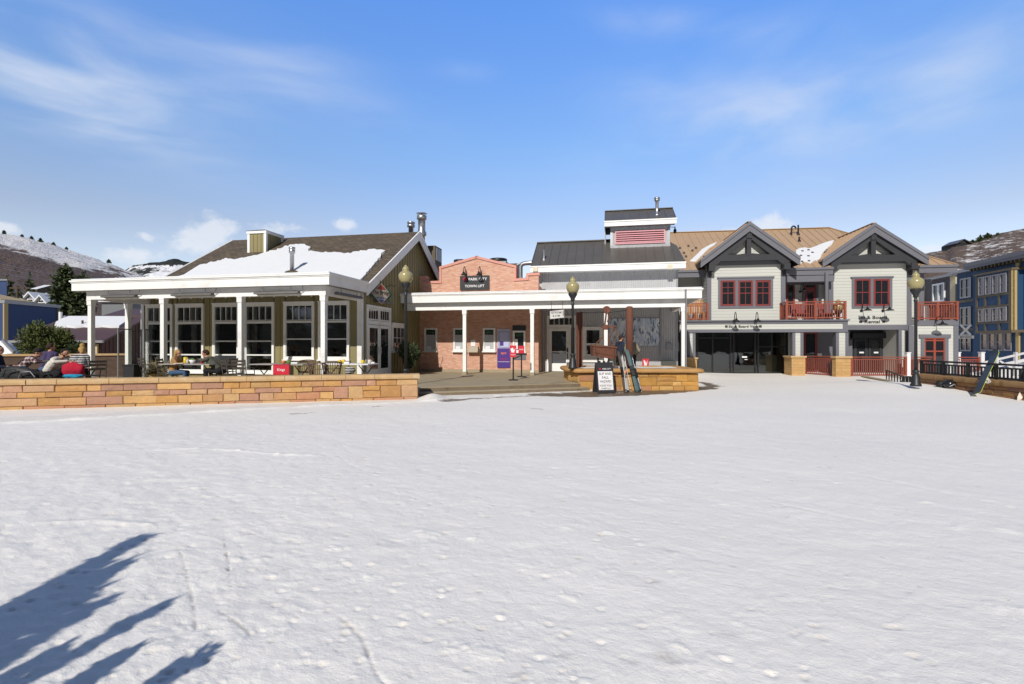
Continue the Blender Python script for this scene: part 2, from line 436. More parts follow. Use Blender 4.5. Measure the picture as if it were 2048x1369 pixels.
fac = wt.math('ADD', wt.math('MULTIPLY', cir, wt.ramp(st, .25, .85)), wt.math('MULTIPLY', cir2, wt.ramp(st2, .25, .85)))
# fair-weather puffs low over the roofs
pv = wt.mapping(cb.outputs[0], (20, 26, 1)); pn = wt.noise(pv, 1.5, 7, .62, .2)
puf = total([blob(428, 462, 38, 34), wt.math('MULTIPLY', blob(375, 490, 48, 20), .75), wt.math('MULTIPLY', blob(556, 458, 56, 16), .8), blob(690, 450, 30, 16), wt.math('MULTIPLY', blob(265, 515, 46, 18), .95),
             wt.math('MULTIPLY', blob(292, 472, 22, 10), .6), blob(1540, 452, 46, 24), wt.math('MULTIPLY', blob(1440, 465, 60, 14), .6), blob(0, 456, 34, 12), wt.math('MULTIPLY', blob(1010, 495, 90, 14), .35), wt.math('MULTIPLY', blob(1855, 500, 30, 12), .8)])
pf = wt.ramp(wt.math('MULTIPLY_ADD', pn, 1.5, wt.math('MULTIPLY_ADD', puf, .95, -.95)), .18, .75)
low = wt.math('MULTIPLY', wt.ramp(wt.math('SUBTRACT', .42, el), .0, .42), .10)
SKYK = 1.0
hs = wt.new('ShaderNodeHueSaturation'); hs.inputs['Saturation'].default_value = 1.0; hs.inputs['Value'].default_value = 1.0
wt.l.new(sky.outputs[0], hs.inputs['Color'])
# low northern sky tinted brighter and bluer, the rest dimmed to weaken fill light
cr = wt.new('ShaderNodeValToRGB'); wt.put(cr.inputs[0], wt.math('DIVIDE', el, .7))
e_ = cr.color_ramp.elements; stops = [(0, (2.1,1.5,1.15)), (.30, (2.0,1.55,1.30)), (.53, (1.8,1.97,2.04)), (.85, (1.66,2.34,3.08))]
while len(e_) < 4: e_.new(.5)
for i_, (p_, c_) in enumerate(stops): e_[i_].position = p_; e_[i_].color = tuple(q/4 for q in c_)+(1,)
k4 = wt.mix(1.0, cr.outputs[0], (4.0, 4.0, 4.0), 'MULTIPLY')
near_ = wt.math('MULTIPLY', wt.ramp(wt.math('ABSOLUTE', az), 1.35, .85), wt.ramp(el, 1.15, .72))
tint = wt.mix(1.0, hs.outputs[0], wt.mix(near_, (.88, .75, .66), k4), 'MULTIPLY')
CLOUD = (6.6, 7.2, 8.3)
c = wt.mix(wt.math('MULTIPLY', fac, .78, clamp=True), tint, CLOUD)
c = wt.mix(wt.math('MULTIPLY', pf, .72, clamp=True), c, (7.6, 7.9, 8.5))
wt.put(bg.inputs[0], c); bg.inputs[1].default_value = .11
# ---------------------------------------------------------------- value noise
def vnoise(x, y, seed=0):
    xi = np.floor(x).astype(np.int64); yi = np.floor(y).astype(np.int64); xf = x-xi; yf = y-yi
    def h(a, b):
        n = (a*374761393 + b*668265263 + seed*974711) & 0x7fffffff
        n = ((n ^ (n >> 13))*1274126177) & 0x7fffffff
        return ((n ^ (n >> 16)) & 0xffff)/65535.0
    u = xf*xf*(3-2*xf); w = yf*yf*(3-2*yf)
    return (h(xi,yi)*(1-u)+h(xi+1,yi)*u)*(1-w)+(h(xi,yi+1)*(1-u)+h(xi+1,yi+1)*u)*w - .5
def fbm(x, y, seed=0, o=4):
    a = 0; k = 1.0
    for i in range(o):
        a = a+k*vnoise(x*2**i+17.3*i, y*2**i-9.1*i, seed+i); k *= .5
    return a
# ---------------------------------------------------------------- snow field
def gz0(x, y):
    """the lie of the land under the snow"""
    x = np.asarray(x, float); y = np.asarray(y, float)
    z = .03+.0045*np.clip(y, -5, 60)
    z = z+.17*np.exp(-((x-14.4)/2.6)**2-((y-18.3)/2.4)**2)      # bank by the right-hand lamp
    z = z+.30*np.exp(-((x-8.2)/1.5)**2-((y-25.4)/1.6)**2)       # ploughed heap before the valet front
    q = W.onZ(866, 797, .1); z = z+.16*np.exp(-((x-q[0])/.34)**2-((y-q[1])/.45)**2)      # snow banked against the wall end
    return z
rng = np.random.default_rng(5)
def snowfield():
    ang = np.unique(np.concatenate([np.linspace(-180, -62, 40), np.linspace(-62, 62, 700), np.linspace(62, 180, 40)]))[:-1]
    r = np.concatenate([np.geomspace(.6, 2.2, 26)[:-1], np.geomspace(2.2, 32, 560), np.geomspace(33, 75, 20)])
    A, Rr = np.meshgrid(np.radians(ang), r)
    x = (Rr*np.sin(A)); y = (Rr*np.cos(A)); X, Y = x.ravel(), y.ravel()
    z = gz0(X, Y)
    near = np.clip((26-np.hypot(X, Y))/20, .15, 1)
    z = z+.030*fbm(X/3.2, Y/2.4, 1, 3)
    ca, sa = math.cos(.6), math.sin(.6); U = X*ca-Y*sa; V = X*sa+Y*ca      # sideslip scrape direction
    z = z+near*(.0060*fbm(U/.8, V/.30, 11, 4)+.0055*fbm(X/.24, Y/.17, 21, 4)+.0030*fbm(X/.07, Y/.05, 41, 3))
    left = np.clip((-.2-X/np.maximum(Y, .5))*1.6+.3, 0, 1)                  # rougher towards the trampled left
    z = z+near*.011*left*fbm(X/.13, Y/.12, 31, 3)
    fresh = np.zeros_like(z)
    # loose chunks and pats of fresh snow
    n = 620
    th = np.radians(rng.uniform(-50, 50, n)); rr = 2.2+16*rng.random(n)**1.5
    cx, cy = rr*np.sin(th), rr*np.cos(th); w = .018+.085*rng.random(n)**2.2; asp = rng.uniform(.35, .8, n)
    for i in range(n):
        m = (np.abs(X-cx[i]) < w[i]*3) & (np.abs(Y-cy[i]) < w[i]*3)
        if not m.any(): continue
        dx, dy = X[m]-cx[i], Y[m]-cy[i]; e = rng.uniform(-.7, .7)
        a_, b_ = dx*math.cos(e)+dy*math.sin(e), -dx*math.sin(e)+dy*math.cos(e)
        q = (a_/w[i])**2+(b_/(w[i]*asp[i]))**2; q = q*(1+2.0*fbm(dx/.05+i, dy/.035, 3, 3))
        g = np.exp(-np.abs(q)**1.6)
        z[m] += g*w[i]*(rng.uniform(.02, .07) if w[i] > .05 else rng.uniform(.05, .22))
        fresh[m] = np.maximum(fresh[m], g*rng.uniform(.1, .85)*(1 if rng.random() < .6 else .25))
    # ski and boot grooves, each a polyline in plan
    groove_shade = np.zeros_like(z)  # dark tone painted along the grooves to read as their shade
    def groove(pix, wd, dp, seed):
        nonlocal groove_shade
        P = np.array([W.onZ(px, py, .04)[:2] for px, py in pix])
        for k in range(len(P)-1):
            a, b = P[k], P[k+1]; d = b-a; L2 = (d**2).sum()
            m = (X > min(a[0],b[0])-.4) & (X < max(a[0],b[0])+.4) & (Y > min(a[1],b[1])-.4) & (Y < max(a[1],b[1])+.4)
            if not m.any(): continue
            t = np.clip(((X[m]-a[0])*d[0]+(Y[m]-a[1])*d[1])/L2, 0, 1)
            dist = np.hypot(X[m]-a[0]-t*d[0], Y[m]-a[1]-t*d[1])
            wob = .6+.9*vnoise(X[m]/.09, Y[m]/.09, seed)
            k_ = np.clip(wob, 0, 1.6)*np.exp(-(dist/wd)**2); z[m] -= dp*k_
            if dp > 0: groove_shade[m] = np.maximum(groove_shade[m], (.55 if seed < 5 else .06)*np.clip(k_, 0, 1)*(vnoise(X[m]/.05, Y[m]/.05, seed+9) > -.18))
    groove([(355,1095),(368,1130),(378,1175),(388,1220),(392,1265)], .010, .006, 1)
    groove([(447,1080),(455,1120),(460,1175)], .008, .003, 2)
    groove([(440,1225),(470,1245),(500,1268)], .009, .006, 3)
    groove([(680,1235),(720,1270),(738,1310),(752,1345),(780,1372)], .012, .008, 4)
    groove([(300,905),(400,902),(480,905),(560,912),(640,914)], .05, -.020, 5)
    groove([(60,1050),(180,1045),(300,1052)], .04, -.014, 6)
    groove([(1560,1010),(1640,1028),(1760,1050)], .03, .008, 7); groove([(1700,950),(1900,990),(2040,1020)], .03, .008, 8)
    # flecks: little pits and crumbs knocked out of the crust
    n = 900; th = np.radians(np.where(rng.random(n) < .7, rng.uniform(-48, -2, n), rng.uniform(-2, 48, n))); rr = 2.3+9*rng.random(n)**1.4
    pit = np.zeros_like(z)
    for i in range(n):
        w_ = rng.uniform(.008, .022)*(1+rr[i]/12); bx, by = rr[i]*math.sin(th[i]), rr[i]*math.cos(th[i]); m = (np.abs(X-bx) < w_*3) & (np.abs(Y-by) < w_*3)
        if m.any():
            g = np.exp(-((X[m]-bx)/w_)**2-((Y[m]-by)/(w_*.7))**2); z[m] -= .45*w_*g; z[m] += .25*w_*np.exp(-((X[m]-bx)/w_)**2-((Y[m]-by-w_)/(w_*.7))**2); pit[m] = np.maximum(pit[m], g*rng.uniform(0, .35))
    # a scraped grey shelf along the foot of the terrace wall
    a, b = np.array(W.onZ(0, 848, .05)[:2]), np.array(W.onZ(880, 800, .09)[:2])
    d = (b-a)/np.linalg.norm(b-a); nrm_ = np.array((-d[1], d[0]))
    s_ = (X-a[0])*nrm_[0]+(Y-a[1])*nrm_[1]; al = (X-a[0])*d[0]+(Y-a[1])*d[1]
    inb = (al > -6) & (al < 11.5)
    e_ = s_+.10*fbm(al/.7, s_*0, 51, 4)
    z = z-.06*inb*np.clip(1-np.abs(e_-.22)/.35, 0, 1)+.035*inb*np.exp(-((e_+.12)/.12)**2)*(1+fbm(al/.35, s_/.2, 7, 3))
    dirt_shade = np.maximum(.22*inb*np.clip(1-np.abs(e_-.4)/.55, 0, 1), np.maximum(pit, groove_shade))  # shelf dirt, plus the dark tone painted into pits and grooves
    # wet earth and mud showing round the planter and the steps
    edge = .16*fbm(X/.5, Y/.3, 61, 4)+.10*fbm(X/.12, Y/.08, 71, 3)
    def patch(pts, spread, k):
        nonlocal dirt_shade
        P = np.array([W.onZ(px, py, .09)[:2] for px, py in pts])
        dd = np.full_like(X, 9.)
        for i in range(len(P)-1):
            u = P[i+1]-P[i]; t = np.clip(((X-P[i,0])*u[0]+(Y-P[i,1])*u[1])/(u@u), 0, 1)
            dd = np.minimum(dd, np.hypot(X-P[i,0]-t*u[0], Y-P[i,1]-t*u[1]))
        dirt_shade = np.maximum(dirt_shade, k*np.clip((spread-dd+edge)/.10, 0, 1))
    patch([(1095,790),(1160,791),(1250,789),(1330,784),(1405,777)], .62, 1.0); patch([(1150,787),(1330,780)], .5, 1.0)
    patch([(1395,778),(1432,774),(1402,766)], .30, .95)
    patch([(890,802),(935,799),(1000,795),(1090,791)], .20, .9)
    patch([(590,828),(640,825),(690,821),(760,812)], .045, .85)
    patch([(1755,752),(1790,755),(1830,762)], .5, .55)
    patch([(1066,818),(1082,819)], .05, .6)
    z = z-.03*np.clip(dirt_shade, 0, 1)*(dirt_shade > .5)
    for px, py, w_, k_ in [(1330,1315,.07,.32),(1345,1325,.05,.3),(1308,1165,.05,.3),(1335,1105,.04,.22),(1265,1325,.04,.25),(1130,1310,.06,.2),(1040,1350,.05,.25),(1450,1270,.07,.15),(755,1140,.05,.15),(570,1140,.04,.2)]:
        q = W.onZ(px, py, .04); dirt_shade = np.maximum(dirt_shade, k_*np.exp(-((X-q[0])/w_)**2-((Y-q[1])/(w_*.5))**2*(1+edge))*(1+2*edge))
    na, nr = len(ang), len(r)
    idx = np.arange(na*nr).reshape(nr, na); nx = np.roll(idx, -1, axis=1)
    q = np.stack([idx[:-1], nx[:-1], nx[1:], idx[1:]], -1).reshape(-1, 4)[:, ::-1]
    me = bpy.data.meshes.new('snow_ground')
    me.vertices.add(na*nr+1); V = np.concatenate([np.stack([X, Y, z], 1), [[0, 0, .03]]]); me.vertices.foreach_set('co', V.ravel())
    tri = np.stack([idx[0], nx[0], np.full(na, na*nr)], -1)[:, ::-1]
    nl = q.size+tri.size; me.loops.add(nl); me.loops.foreach_set('vertex_index', np.concatenate([q.ravel(), tri.ravel()]))
    me.polygons.add(len(q)+len(tri)); me.polygons.foreach_set('loop_start', np.concatenate([np.arange(len(q))*4, len(q)*4+np.arange(len(tri))*3]))
    me.polygons.foreach_set('use_smooth', np.ones(len(q)+len(tri), bool)); me.update(calc_edges=True); me.validate()
    for nm, arr in (('dirt_shade', dirt_shade), ('fresh', fresh)):
        at = me.attributes.new(nm, 'FLOAT', 'POINT'); at.data.foreach_set('value', np.concatenate([np.clip(arr, 0, 1), [0]]))
    m, t, p, tc = newmat('packed_snow')
    P3 = tc.outputs['Object']
    ad = t.new('ShaderNodeAttribute'); ad.attribute_name = 'dirt_shade'; af = t.new('ShaderNodeAttribute'); af.attribute_name = 'fresh'
    streak = t.noise(t.mapping(t.mapping(P3, rot=(0, 0, rad(20))), (2.2, 8.0, 1)), 2.2, 10, .72, .6)
    grain = t.noise(P3, 38, 4, .7); broad = t.noise(P3, .45, 3)
    tone = t.math('ADD', t.math('MULTIPLY_ADD', streak, .16, .92), t.math('MULTIPLY_ADD', grain, .08, -.04))
    tone = t.math('MULTIPLY', tone, t.math('MULTIPLY_ADD', broad, .08, .96))
    c = t.mix(1.0, (.845,.808,.758), tone, 'MULTIPLY')
    c = t.mix(t.math('MULTIPLY', af.outputs['Fac'], .85), c, (.93,.90,.83))
    pat = t.ramp(t.noise(t.mapping(t.mapping(P3, rot=(0, 0, rad(30))), (4.2, 12, 1)), 1.4, 6, .62), .60, .74)
    c = t.mix(t.math('MULTIPLY', pat, .45), c, (.90,.87,.82))
    earth = t.mix(t.noise(P3, 9, 5, .7), (.060,.042,.028), (.22,.165,.11))
    thin = t.math('MULTIPLY', ad.outputs['Fac'], t.math('MULTIPLY_ADD', t.noise(P3, 6, 5, .7), .7, .65), clamp=True)
    c = t.mix(thin, c, earth)
    t.put(p.inputs['Base Color'], c)
    t.put(p.inputs['Roughness'], t.math('MULTIPLY_ADD', ad.outputs['Fac'], -.15, .62)); p.inputs['Specular IOR Level'].default_value = .35
    h = t.math('ADD', t.math('MULTIPLY', streak, .42), t.math('ADD', t.math('MULTIPLY', t.noise(P3, 14, 6, .7), .35), t.math('MULTIPLY_ADD', t.noise(P3, 95, 3, .7), .10, t.math('MULTIPLY', grain, .25))))
    t.put(p.inputs['Normal'], t.bump(h, .50, .035))
    me.materials.append(m)
    o = bpy.data.objects.new('snow_ground', me); COL.objects.link(o)
    tag(o, 'trampled bright snow field in front of the buildings', 'snow', kind='structure')
snowfield()
# ---------------------------------------------------------------- far ground and hills
def grid_object(name, X, Y, Z, m, attrs={}, label=None, cat=None):
    nr, na = X.shape
    me = bpy.data.meshes.new(name)
    idx = np.arange(nr*na).reshape(nr, na)
    f = np.stack([idx[:-1,:-1], idx[:-1,1:], idx[1:,1:], idx[1:,:-1]], -1).reshape(-1,4)
    me.from_pydata([tuple(p) for p in np.stack([X.ravel(), Y.ravel(), Z.ravel()], 1)], [], f.tolist())
    me.polygons.foreach_set('use_smooth', np.ones(len(f), bool))
    for k, a in attrs.items():
        at = me.attributes.new(k, 'FLOAT', 'POINT'); at.data.foreach_set('value', a.ravel().astype(float))
    me.materials.append(m)
    bm = bmesh.new(); bm.from_mesh(me); bmesh.ops.recalc_face_normals(bm, faces=bm.faces)
    if sum(f_.normal.z for f_ in bm.faces) < 0: bmesh.ops.reverse_faces(bm, faces=bm.faces)
    bm.to_mesh(me); bm.free()
    o = bpy.data.objects.new(name, me); COL.objects.link(o)
    return tag(o, label, cat, kind='structure')
def hillmat(name, brushcol, brushcol2, snowcol, lo, hi, sc):
    m, t, p, tc = newmat(name)
    P3 = tc.outputs['Object']
    ab = t.new('ShaderNodeAttribute'); ab.attribute_name = 'brush'
    n1 = t.noise(t.mapping(P3, (1, 1, 1.6)), sc, 6, .72); n2 = t.noise(P3, sc*.22, 4, .6); n3 = t.noise(P3, sc*2.6, 3, .6)
    k = t.math('ADD', t.math('MULTIPLY_ADD', n1, .7, .15), t.math('MULTIPLY_ADD', n2, .5, -.25))
    k = t.math('ADD', k, t.math('MULTIPLY_ADD', ab.outputs['Fac'], .55, .0))
    f = t.ramp(k, lo, hi)
    b = t.mix(n3, brushcol, brushcol2)
    t.put(p.inputs['Base Color'], t.mix(f, snowcol, b)); p.inputs['Roughness'].default_value = .9; p.inputs['Specular IOR Level'].default_value = .1
    t.put(p.inputs['Normal'], t.bump(t.math('ADD', n1, n3), .9, 1.5))
    return m
def hill(name, crest, D0, D1, m, label, brushf, nA=220, nS=90, z0=-1.0, rough=1.0, back=1.35, seed=3, conv=1.0):
    """a slope rising from D0 to a crest at D1 metres whose skyline height follows the listed bearings"""
    px = np.array([c[0] for c in crest], float); py = np.array([c[1] for c in crest], float)
    q = np.linspace(px[0], px[-1], nA)
    cr = np.interp(q, px, py); u = (q-CX)/F; vc = (HY-cr)/F
    s = np.concatenate([np.linspace(0, 1, nS), np.linspace(1.03, back, 8)])
    Sg, U = np.meshgrid(s, u, indexing='ij'); VC = np.tile(vc, (len(s), 1)); Q = np.tile(q, (len(s), 1))
    D = D0+(D1-D0)*Sg
    prof = np.where(Sg <= 1, Sg**conv, 1-.9*(Sg-1)/(back-1))
    Z = z0+(CZ+VC*D1-z0)*prof
    X, Y = U*D, D
    Z = Z+rough*(fbm(X/40, Y/40, seed, 5)*5+fbm(X/7, Y/7, seed+5, 3)*1.6)*np.clip(Sg*3, 0, 1)
    appY = HY-F*(Z-CZ)/D
    return grid_object(name, X, Y, Z, m, {'brush': brushf(Q, appY, Sg)}, label, 'hill')
gm = mat('far_ground', (.40,.39,.38), .9, var=.25, vs=.02)
g = MB(W); g.add([(-2500,-2500,-.6),(2500,-2500,-.6),(2500,4000,-.6),(-2500,4000,-.6)], [(0,1,2,3)])
o = g.build('ground', gm, base=(0,0,-.6)); tag(o, 'snowy valley floor reaching to the hills', 'ground', kind='structure')
hm = hillmat('brushy_snow_slope', (.085,.062,.058), (.165,.125,.115), (.70,.68,.69), .44, .52, .30)
hill('hills', [(-700,395),(-300,405),(0,462),(60,475),(140,501),(220,529),(290,553),(345,578),(430,640),(520,700)], 95, 420, hm, 'long snow dusted hillside with brown brush on its lower slope behind the houses',
     lambda q, y, s: np.clip((y-(492+.29*q))/26, -.25, 1)+.25*np.exp(-((q-235)/50)**2-((y-545)/14)**2), conv=.92)
hm2 = hillmat('wooded_far_slope', (.018,.022,.018), (.045,.045,.040), (.74,.74,.77), .50, .58, .10)
hill('hills', [(225,560),(262,534),(300,524),(345,520),(400,528),(470,560)], 520, 900, hm2, 'distant snowy hill with dark woods along its top',
     lambda q, y, s: np.where(y < 531, .42, -.05)+.12*((q < 300) & (y > 534)), nA=120, nS=50, seed=9)
hm3 = hillmat('scrub_slope', (.105,.075,.060), (.20,.15,.125), (.72,.69,.68), .535, .60, .34)
hill('hills', [(1560,700),(1700,600),(1800,535),(1850,507),(1895,503),(1905,492),(1955,486),(2000,470),(2048,462),(2200,440),(2700,420)], 70, 250, hm3, 'steep scrubby hillside with patchy snow above the blue building',
     lambda q, y, s: .18+.10*(q < 1930), seed=21, rough=.55)
hm4 = hillmat('forested_ski_slope', (.012,.016,.012), (.035,.04,.03), (.75,.76,.79), .44, .54, .035)
# the forested mountain opposite, behind the camera; the windows mirror it
th = np.radians(np.linspace(95, 265, 120)); sg = np.linspace(0, 1, 40)
T_, S_ = np.meshgrid(th, sg); D_ = 60+330*S_
grid_object('hills', D_*np.sin(T_), D_*np.cos(T_), -1+125*S_**1.1*(1+.25*np.sin(T_*5))+fbm(D_*np.sin(T_)/30, D_*np.cos(T_)/30, 5, 4)*12*S_, hm4,
            {'brush': np.full(T_.shape, .12)+.45*(np.sin(T_*9+S_*3) > .2)}, 'forested ski mountain opposite the buildings', 'hill')
FL = .35                                 # terrace floor level
# ---------------------------------------------------------------- reusable building pieces
def boards(mb, b, a0, a1, z0, z1, pitch=.30, w=.045, d0=0.0, d=.022):
    """vertical battens over a wall face"""
    n = max(1, int(round((a1-a0)/pitch)))
    for i in range(n+1):
        a = a0+(a1-a0)*i/n
        zz = z1(a) if callable(z1) else z1
        if zz > z0+.05: mb.pbox(b, a-w/2, a+w/2, z0, zz, d0, d0+d)
def lap(mb, b, a0, a1, z0, z1, pitch=.17, d0=0.0, d=.018):
    """overlapping horizontal boards, each leaning out at its foot"""
    n = max(1, int(round((z1-z0)/pitch)))
    for i in range(n):
        za, zb = z0+(z1-z0)*i/n, z0+(z1-z0)*(i+1)/n
        mb.hexa([b.p(a0,za,d0+d), b.p(a1,za,d0+d), b.p(a1,za,d0-.03), b.p(a0,za,d0-.03), b.p(a0,zb,d0+.004), b.p(a1,zb,d0+.004), b.p(a1,zb,d0-.03), b.p(a0,zb,d0-.03)])
def corrugate(mb, b, a0, a1, z0, z1, pitch=.105, d0=0.0, amp=.022):
    n = max(2, int(round((a1-a0)/pitch)))*4
    top, bot = [], []
    for i in range(n+1):
        a = a0+(a1-a0)*i/n; d = d0+amp*math.sin(i*math.pi/2)
        zz = z1(a) if callable(z1) else z1
        bot.append(b.p(a, z0, d)); top.append(b.p(a, zz, d))
    mb.add(bot+top, [(i, i+1, n+2+i, n+1+i) for i in range(n)], True)
def frame_rect(mb, b, a0, a1, z0, z1, w, d0, d1, sill=None, bottom=True):
    mb.pbox(b, a0, a0+w, z0, z1-w, d0, d1); mb.pbox(b, a1-w, a1, z0, z1-w, d0, d1)
    mb.pbox(b, a0, a1, z1-w, z1, d0, d1+.003)
    if bottom: mb.pbox(b, a0+w, a1-w, z0, z0+w, d0, d1-.002)
def sash_grid(mb, b, a0, a1, z0, z1, nx, nz, w, wm, d0, d1):
    frame_rect(mb, b, a0, a1, z0, z1, w, d0, d1)
    for i in range(1, nx):
        a = a0+w+(a1-a0-2*w)*i/nx; mb.pbox(b, a-wm/2, a+wm/2, z0+w, z1-w, d0, d1-.006)
    for i in range(1, nz):
        z = z0+w+(z1-z0-2*w)*i/nz; mb.pbox(b, a0+w, a1-w, z-wm/2, z+wm/2, d0, d1-.004)
def window(parent, fr, b, a0, a1, z0, z1, sashes, casing=.11, cm='white', sm='white', gm_='glass', head=0.0, sill=True, sw=.05, name='window', proud=.055, headext=.0):
    """casing with one entry of sashes (za, zb, nx, nz) per sash in fractions of the clear height"""
    proud += .025; f = MB(fr); frame_rect(f, b, a0, a1, z0, z1, casing, -.02, proud)
    if head: f.pbox(b, a0-headext, a1+headext, z1+.001, z1+head, -.02, proud+.035)
    if sill: f.pbox(b, a0-.03, a1+.03, z0-.05, z0-.001, -.02, proud+.04)
    w = f.build(name, M[cm], parent)
    i0, i1, k0, k1 = a0+casing, a1-casing, z0+casing, z1-casing
    for (fa, fb, nx, nz) in sashes:
        za, zb = k0+(k1-k0)*fa, k0+(k1-k0)*fb
        s = MB(fr); sash_grid(s, b, i0+.002, i1-.002, za+.002, zb-.002, nx, nz, sw, .022, -.02, proud-.02); s.build('sash', M[sm], w)
        g = MB(fr); g.pbox(b, i0+sw*.5, i1-sw*.5, za+sw*.5, zb-sw*.5, -.015, .030); g.build('pane', M[gm_], w)
    return w
# ---------------------------------------------------------------- terrace, steps, walls of stone
wallA = np.array(W.onZ(-600, 769, .83)); wallB = np.array(W.onZ(835, 748.5, .83))
def stones(mb, L, H, rng_, rows=5, cell=.098):
    """an ashlar pattern: uneven thin courses filled with blocks one to three courses tall"""
    zz = [0]
    for i in range(rows): zz.append(zz[-1]+rng_.uniform(.7, 1.3))
    zz = [z*H/zz[-1] for z in zz]; n = max(2, int(round(L/cell))); free = [[True]*n for _ in range(rows)]; out = []
    order = [(r, c) for c in range(n) for r in range(rows)]
    for r, c in order:
        if not free[r][c]: continue
        h = rng_.choice((1, 1, 1, 2, 2, 2, 3)); w = rng_.randint(3, 9) if h == 1 else rng_.randint(3, 8)
        while r+h > rows or not all(free[r+k][c] for k in range(h)): h -= 1
        m = 0
        while m < w+2 and c+m < n and all(free[r+k][c+m] for k in range(h)): m += 1
        w = m if m <= w+1 else w
        if n-c-w < 3 and all(free[r+k][q] for k in range(h) for q in range(c, n)): w = n-c
        for k in range(h):
            for q in range(c, c+w): free[r+k][q] = False
        j = lambda q: 0 if q in (0, n) else ((q*7919+r*104729) % 17-8)/8*.018
        out.append((c*L/n+j(c), (c+w)*L/n+j(c+w), zz[r], zz[r+h]))
    return out
TONES = [(.50,.275,.10), (.50,.265,.085), (.54,.32,.13), (.46,.245,.09), (.46,.255,.155), (.43,.235,.155), (.50,.30,.165), (.53,.335,.16), (.45,.22,.12), (.47,.26,.12), (.42,.23,.155), (.52,.30,.12)]
def stone_face(mb, P, E, N, L, H, z0, seed, tones=TONES):
    """dressed stones on a wall face that starts at P, runs along E and looks along N"""
    rg = random.Random(seed)
    for (x0, x1, za, zb) in stones(mb, L, H, rg):
        g = .0055; t = rg.choice(tones); k = rg.uniform(.86, 1.12); mb.c = tuple(min(.9, q*k) for q in t)
        d = rg.uniform(.012, .038); e = .012
        if x1-x0 < .02: continue
        def q(x, z, dd): return (P[0]+E[0]*x+N[0]*dd, P[1]+E[1]*x+N[1]*dd, z0+z)
        j = lambda: rg.uniform(-.006, .006)
        A = [(x0+g+j(), za+g+j()), (x1-g+j(), za+g+j()), (x1-g+j(), zb-g+j()), (x0+g+j(), zb-g+j())]
        I = [(A[0][0]+e, A[0][1]+e), (A[1][0]-e, A[1][1]+e), (A[2][0]-e, A[2][1]-e), (A[3][0]+e, A[3][1]-e)]
        cxm, czm = (x0+x1)/2, (za+zb)/2
        vs = [q(x, z, -.02) for x, z in A]+[q(x, z, d*.6) for x, z in A]+[q(x, z, d+j()) for x, z in I]+[q(cxm, czm, d+rg.uniform(.0, .016))]
        fs = [(i, (i+1) % 4, 4+(i+1) % 4, 4+i) for i in range(4)]+[(4+i, 4+(i+1) % 4, 8+(i+1) % 4, 8+i) for i in range(4)]+[(8+i, 8+(i+1) % 4, 12) for i in range(4)]
        mb.add(vs, fs)
    mb.c = None
def cap_run(mb, pts_front, pts_back, z0, z1, seed, seg=1.1):
    """rough sandstone coping between a front and a back line"""
    rg = random.Random(seed)
    a = np.array(pts_front, float); b = np.array(pts_back, float); L = np.linalg.norm(a[1]-a[0]); n = max(1, int(L/.16)); per = max(1, int(seg/.16))
    def P(t, k): p = (a[0]+(a[1]-a[0])*t)*(1-k)+(b[0]+(b[1]-b[0])*t)*k; return p
    i = 0
    while i < n:
        e = min(n, i+rg.randint(per-2, per+3)) if per > 3 else n
        if n-e < 3: e = n
        rows = []
        for j in range(i, e+1):
            t = j/n; t += (.004 if j == i and i else 0)/L - (.004 if j == e and e < n else 0)/L
            o = rg.uniform(-.012, .012)/np.linalg.norm(a[0]-b[0]); zj = rg.uniform(-.005, .005)
            prof = [(-.02/.4, z0), (o-.012, z0+.004), (o-.03, z0+(z1-z0)*.45), (o-.012, z1-.018+zj), (.05, z1+zj), (.95, z1+zj*.5), (1.03, z1-.02), (1.03, z0)]
            rows.append([(*P(t, k)[:2], z) for k, z in prof])
        m_ = len(rows[0]); vs = [p for r in rows for p in r]
        fs = [(r*m_+k, r*m_+(k+1) % m_, (r+1)*m_+(k+1) % m_, (r+1)*m_+k) for r in range(len(rows)-1) for k in range(m_)]
        fs += [tuple(range(m_))[::-1], tuple((len(rows)-1)*m_+k for k in range(m_))]
        mb.add(vs, fs); i = e
def terrace_wall():
    d = wallB-wallA; L = np.linalg.norm(d[:2]); E = d/L; E[2] = 0; N = np.array((E[1], -E[0], 0))
    t = thing('stone_wall', 'long low wall of orange and pink sandstone blocks before the cafe terrace', 'wall', (*(wallA[:2]+wallB[:2])/2, 0))
    core = MB(W); back = wallA-N*.36
    A2 = wallA-N*.02; B2 = wallB-N*.02-E*.02; A3 = wallA-N*.36; B3 = wallB-N*.36-E*.02
    core.hexa([(*A2[:2],-.25),(*B2[:2],-.25),(*B3[:2],-.25),(*A3[:2],-.25),(*A2[:2],.70),(*B2[:2],.70),(*B3[:2],.70),(*A3[:2],.70)])
    core.build('core', M['mortar'], t)
    st = MB(W); stone_face(st, wallA, E, N, L, .86, -.16, 7); stone_face(st, wallB-E*.02, -N, E, .36, .86, -.16, 8)
    st.build('stonework', M['stone'], t)
    cp = MB(W); cap_run(cp, (wallA+N*.05, wallB+N*.05+E*.06), (wallA-N*.40, wallB-N*.40+E*.06), .70, .83, 3)
    cp.build('coping', M['capstone'], t)
    return E, N
WE, WN = terrace_wall()
stepL = W.onZ(840, 775, FL); stepR = W.onZ(1165, 766, FL)
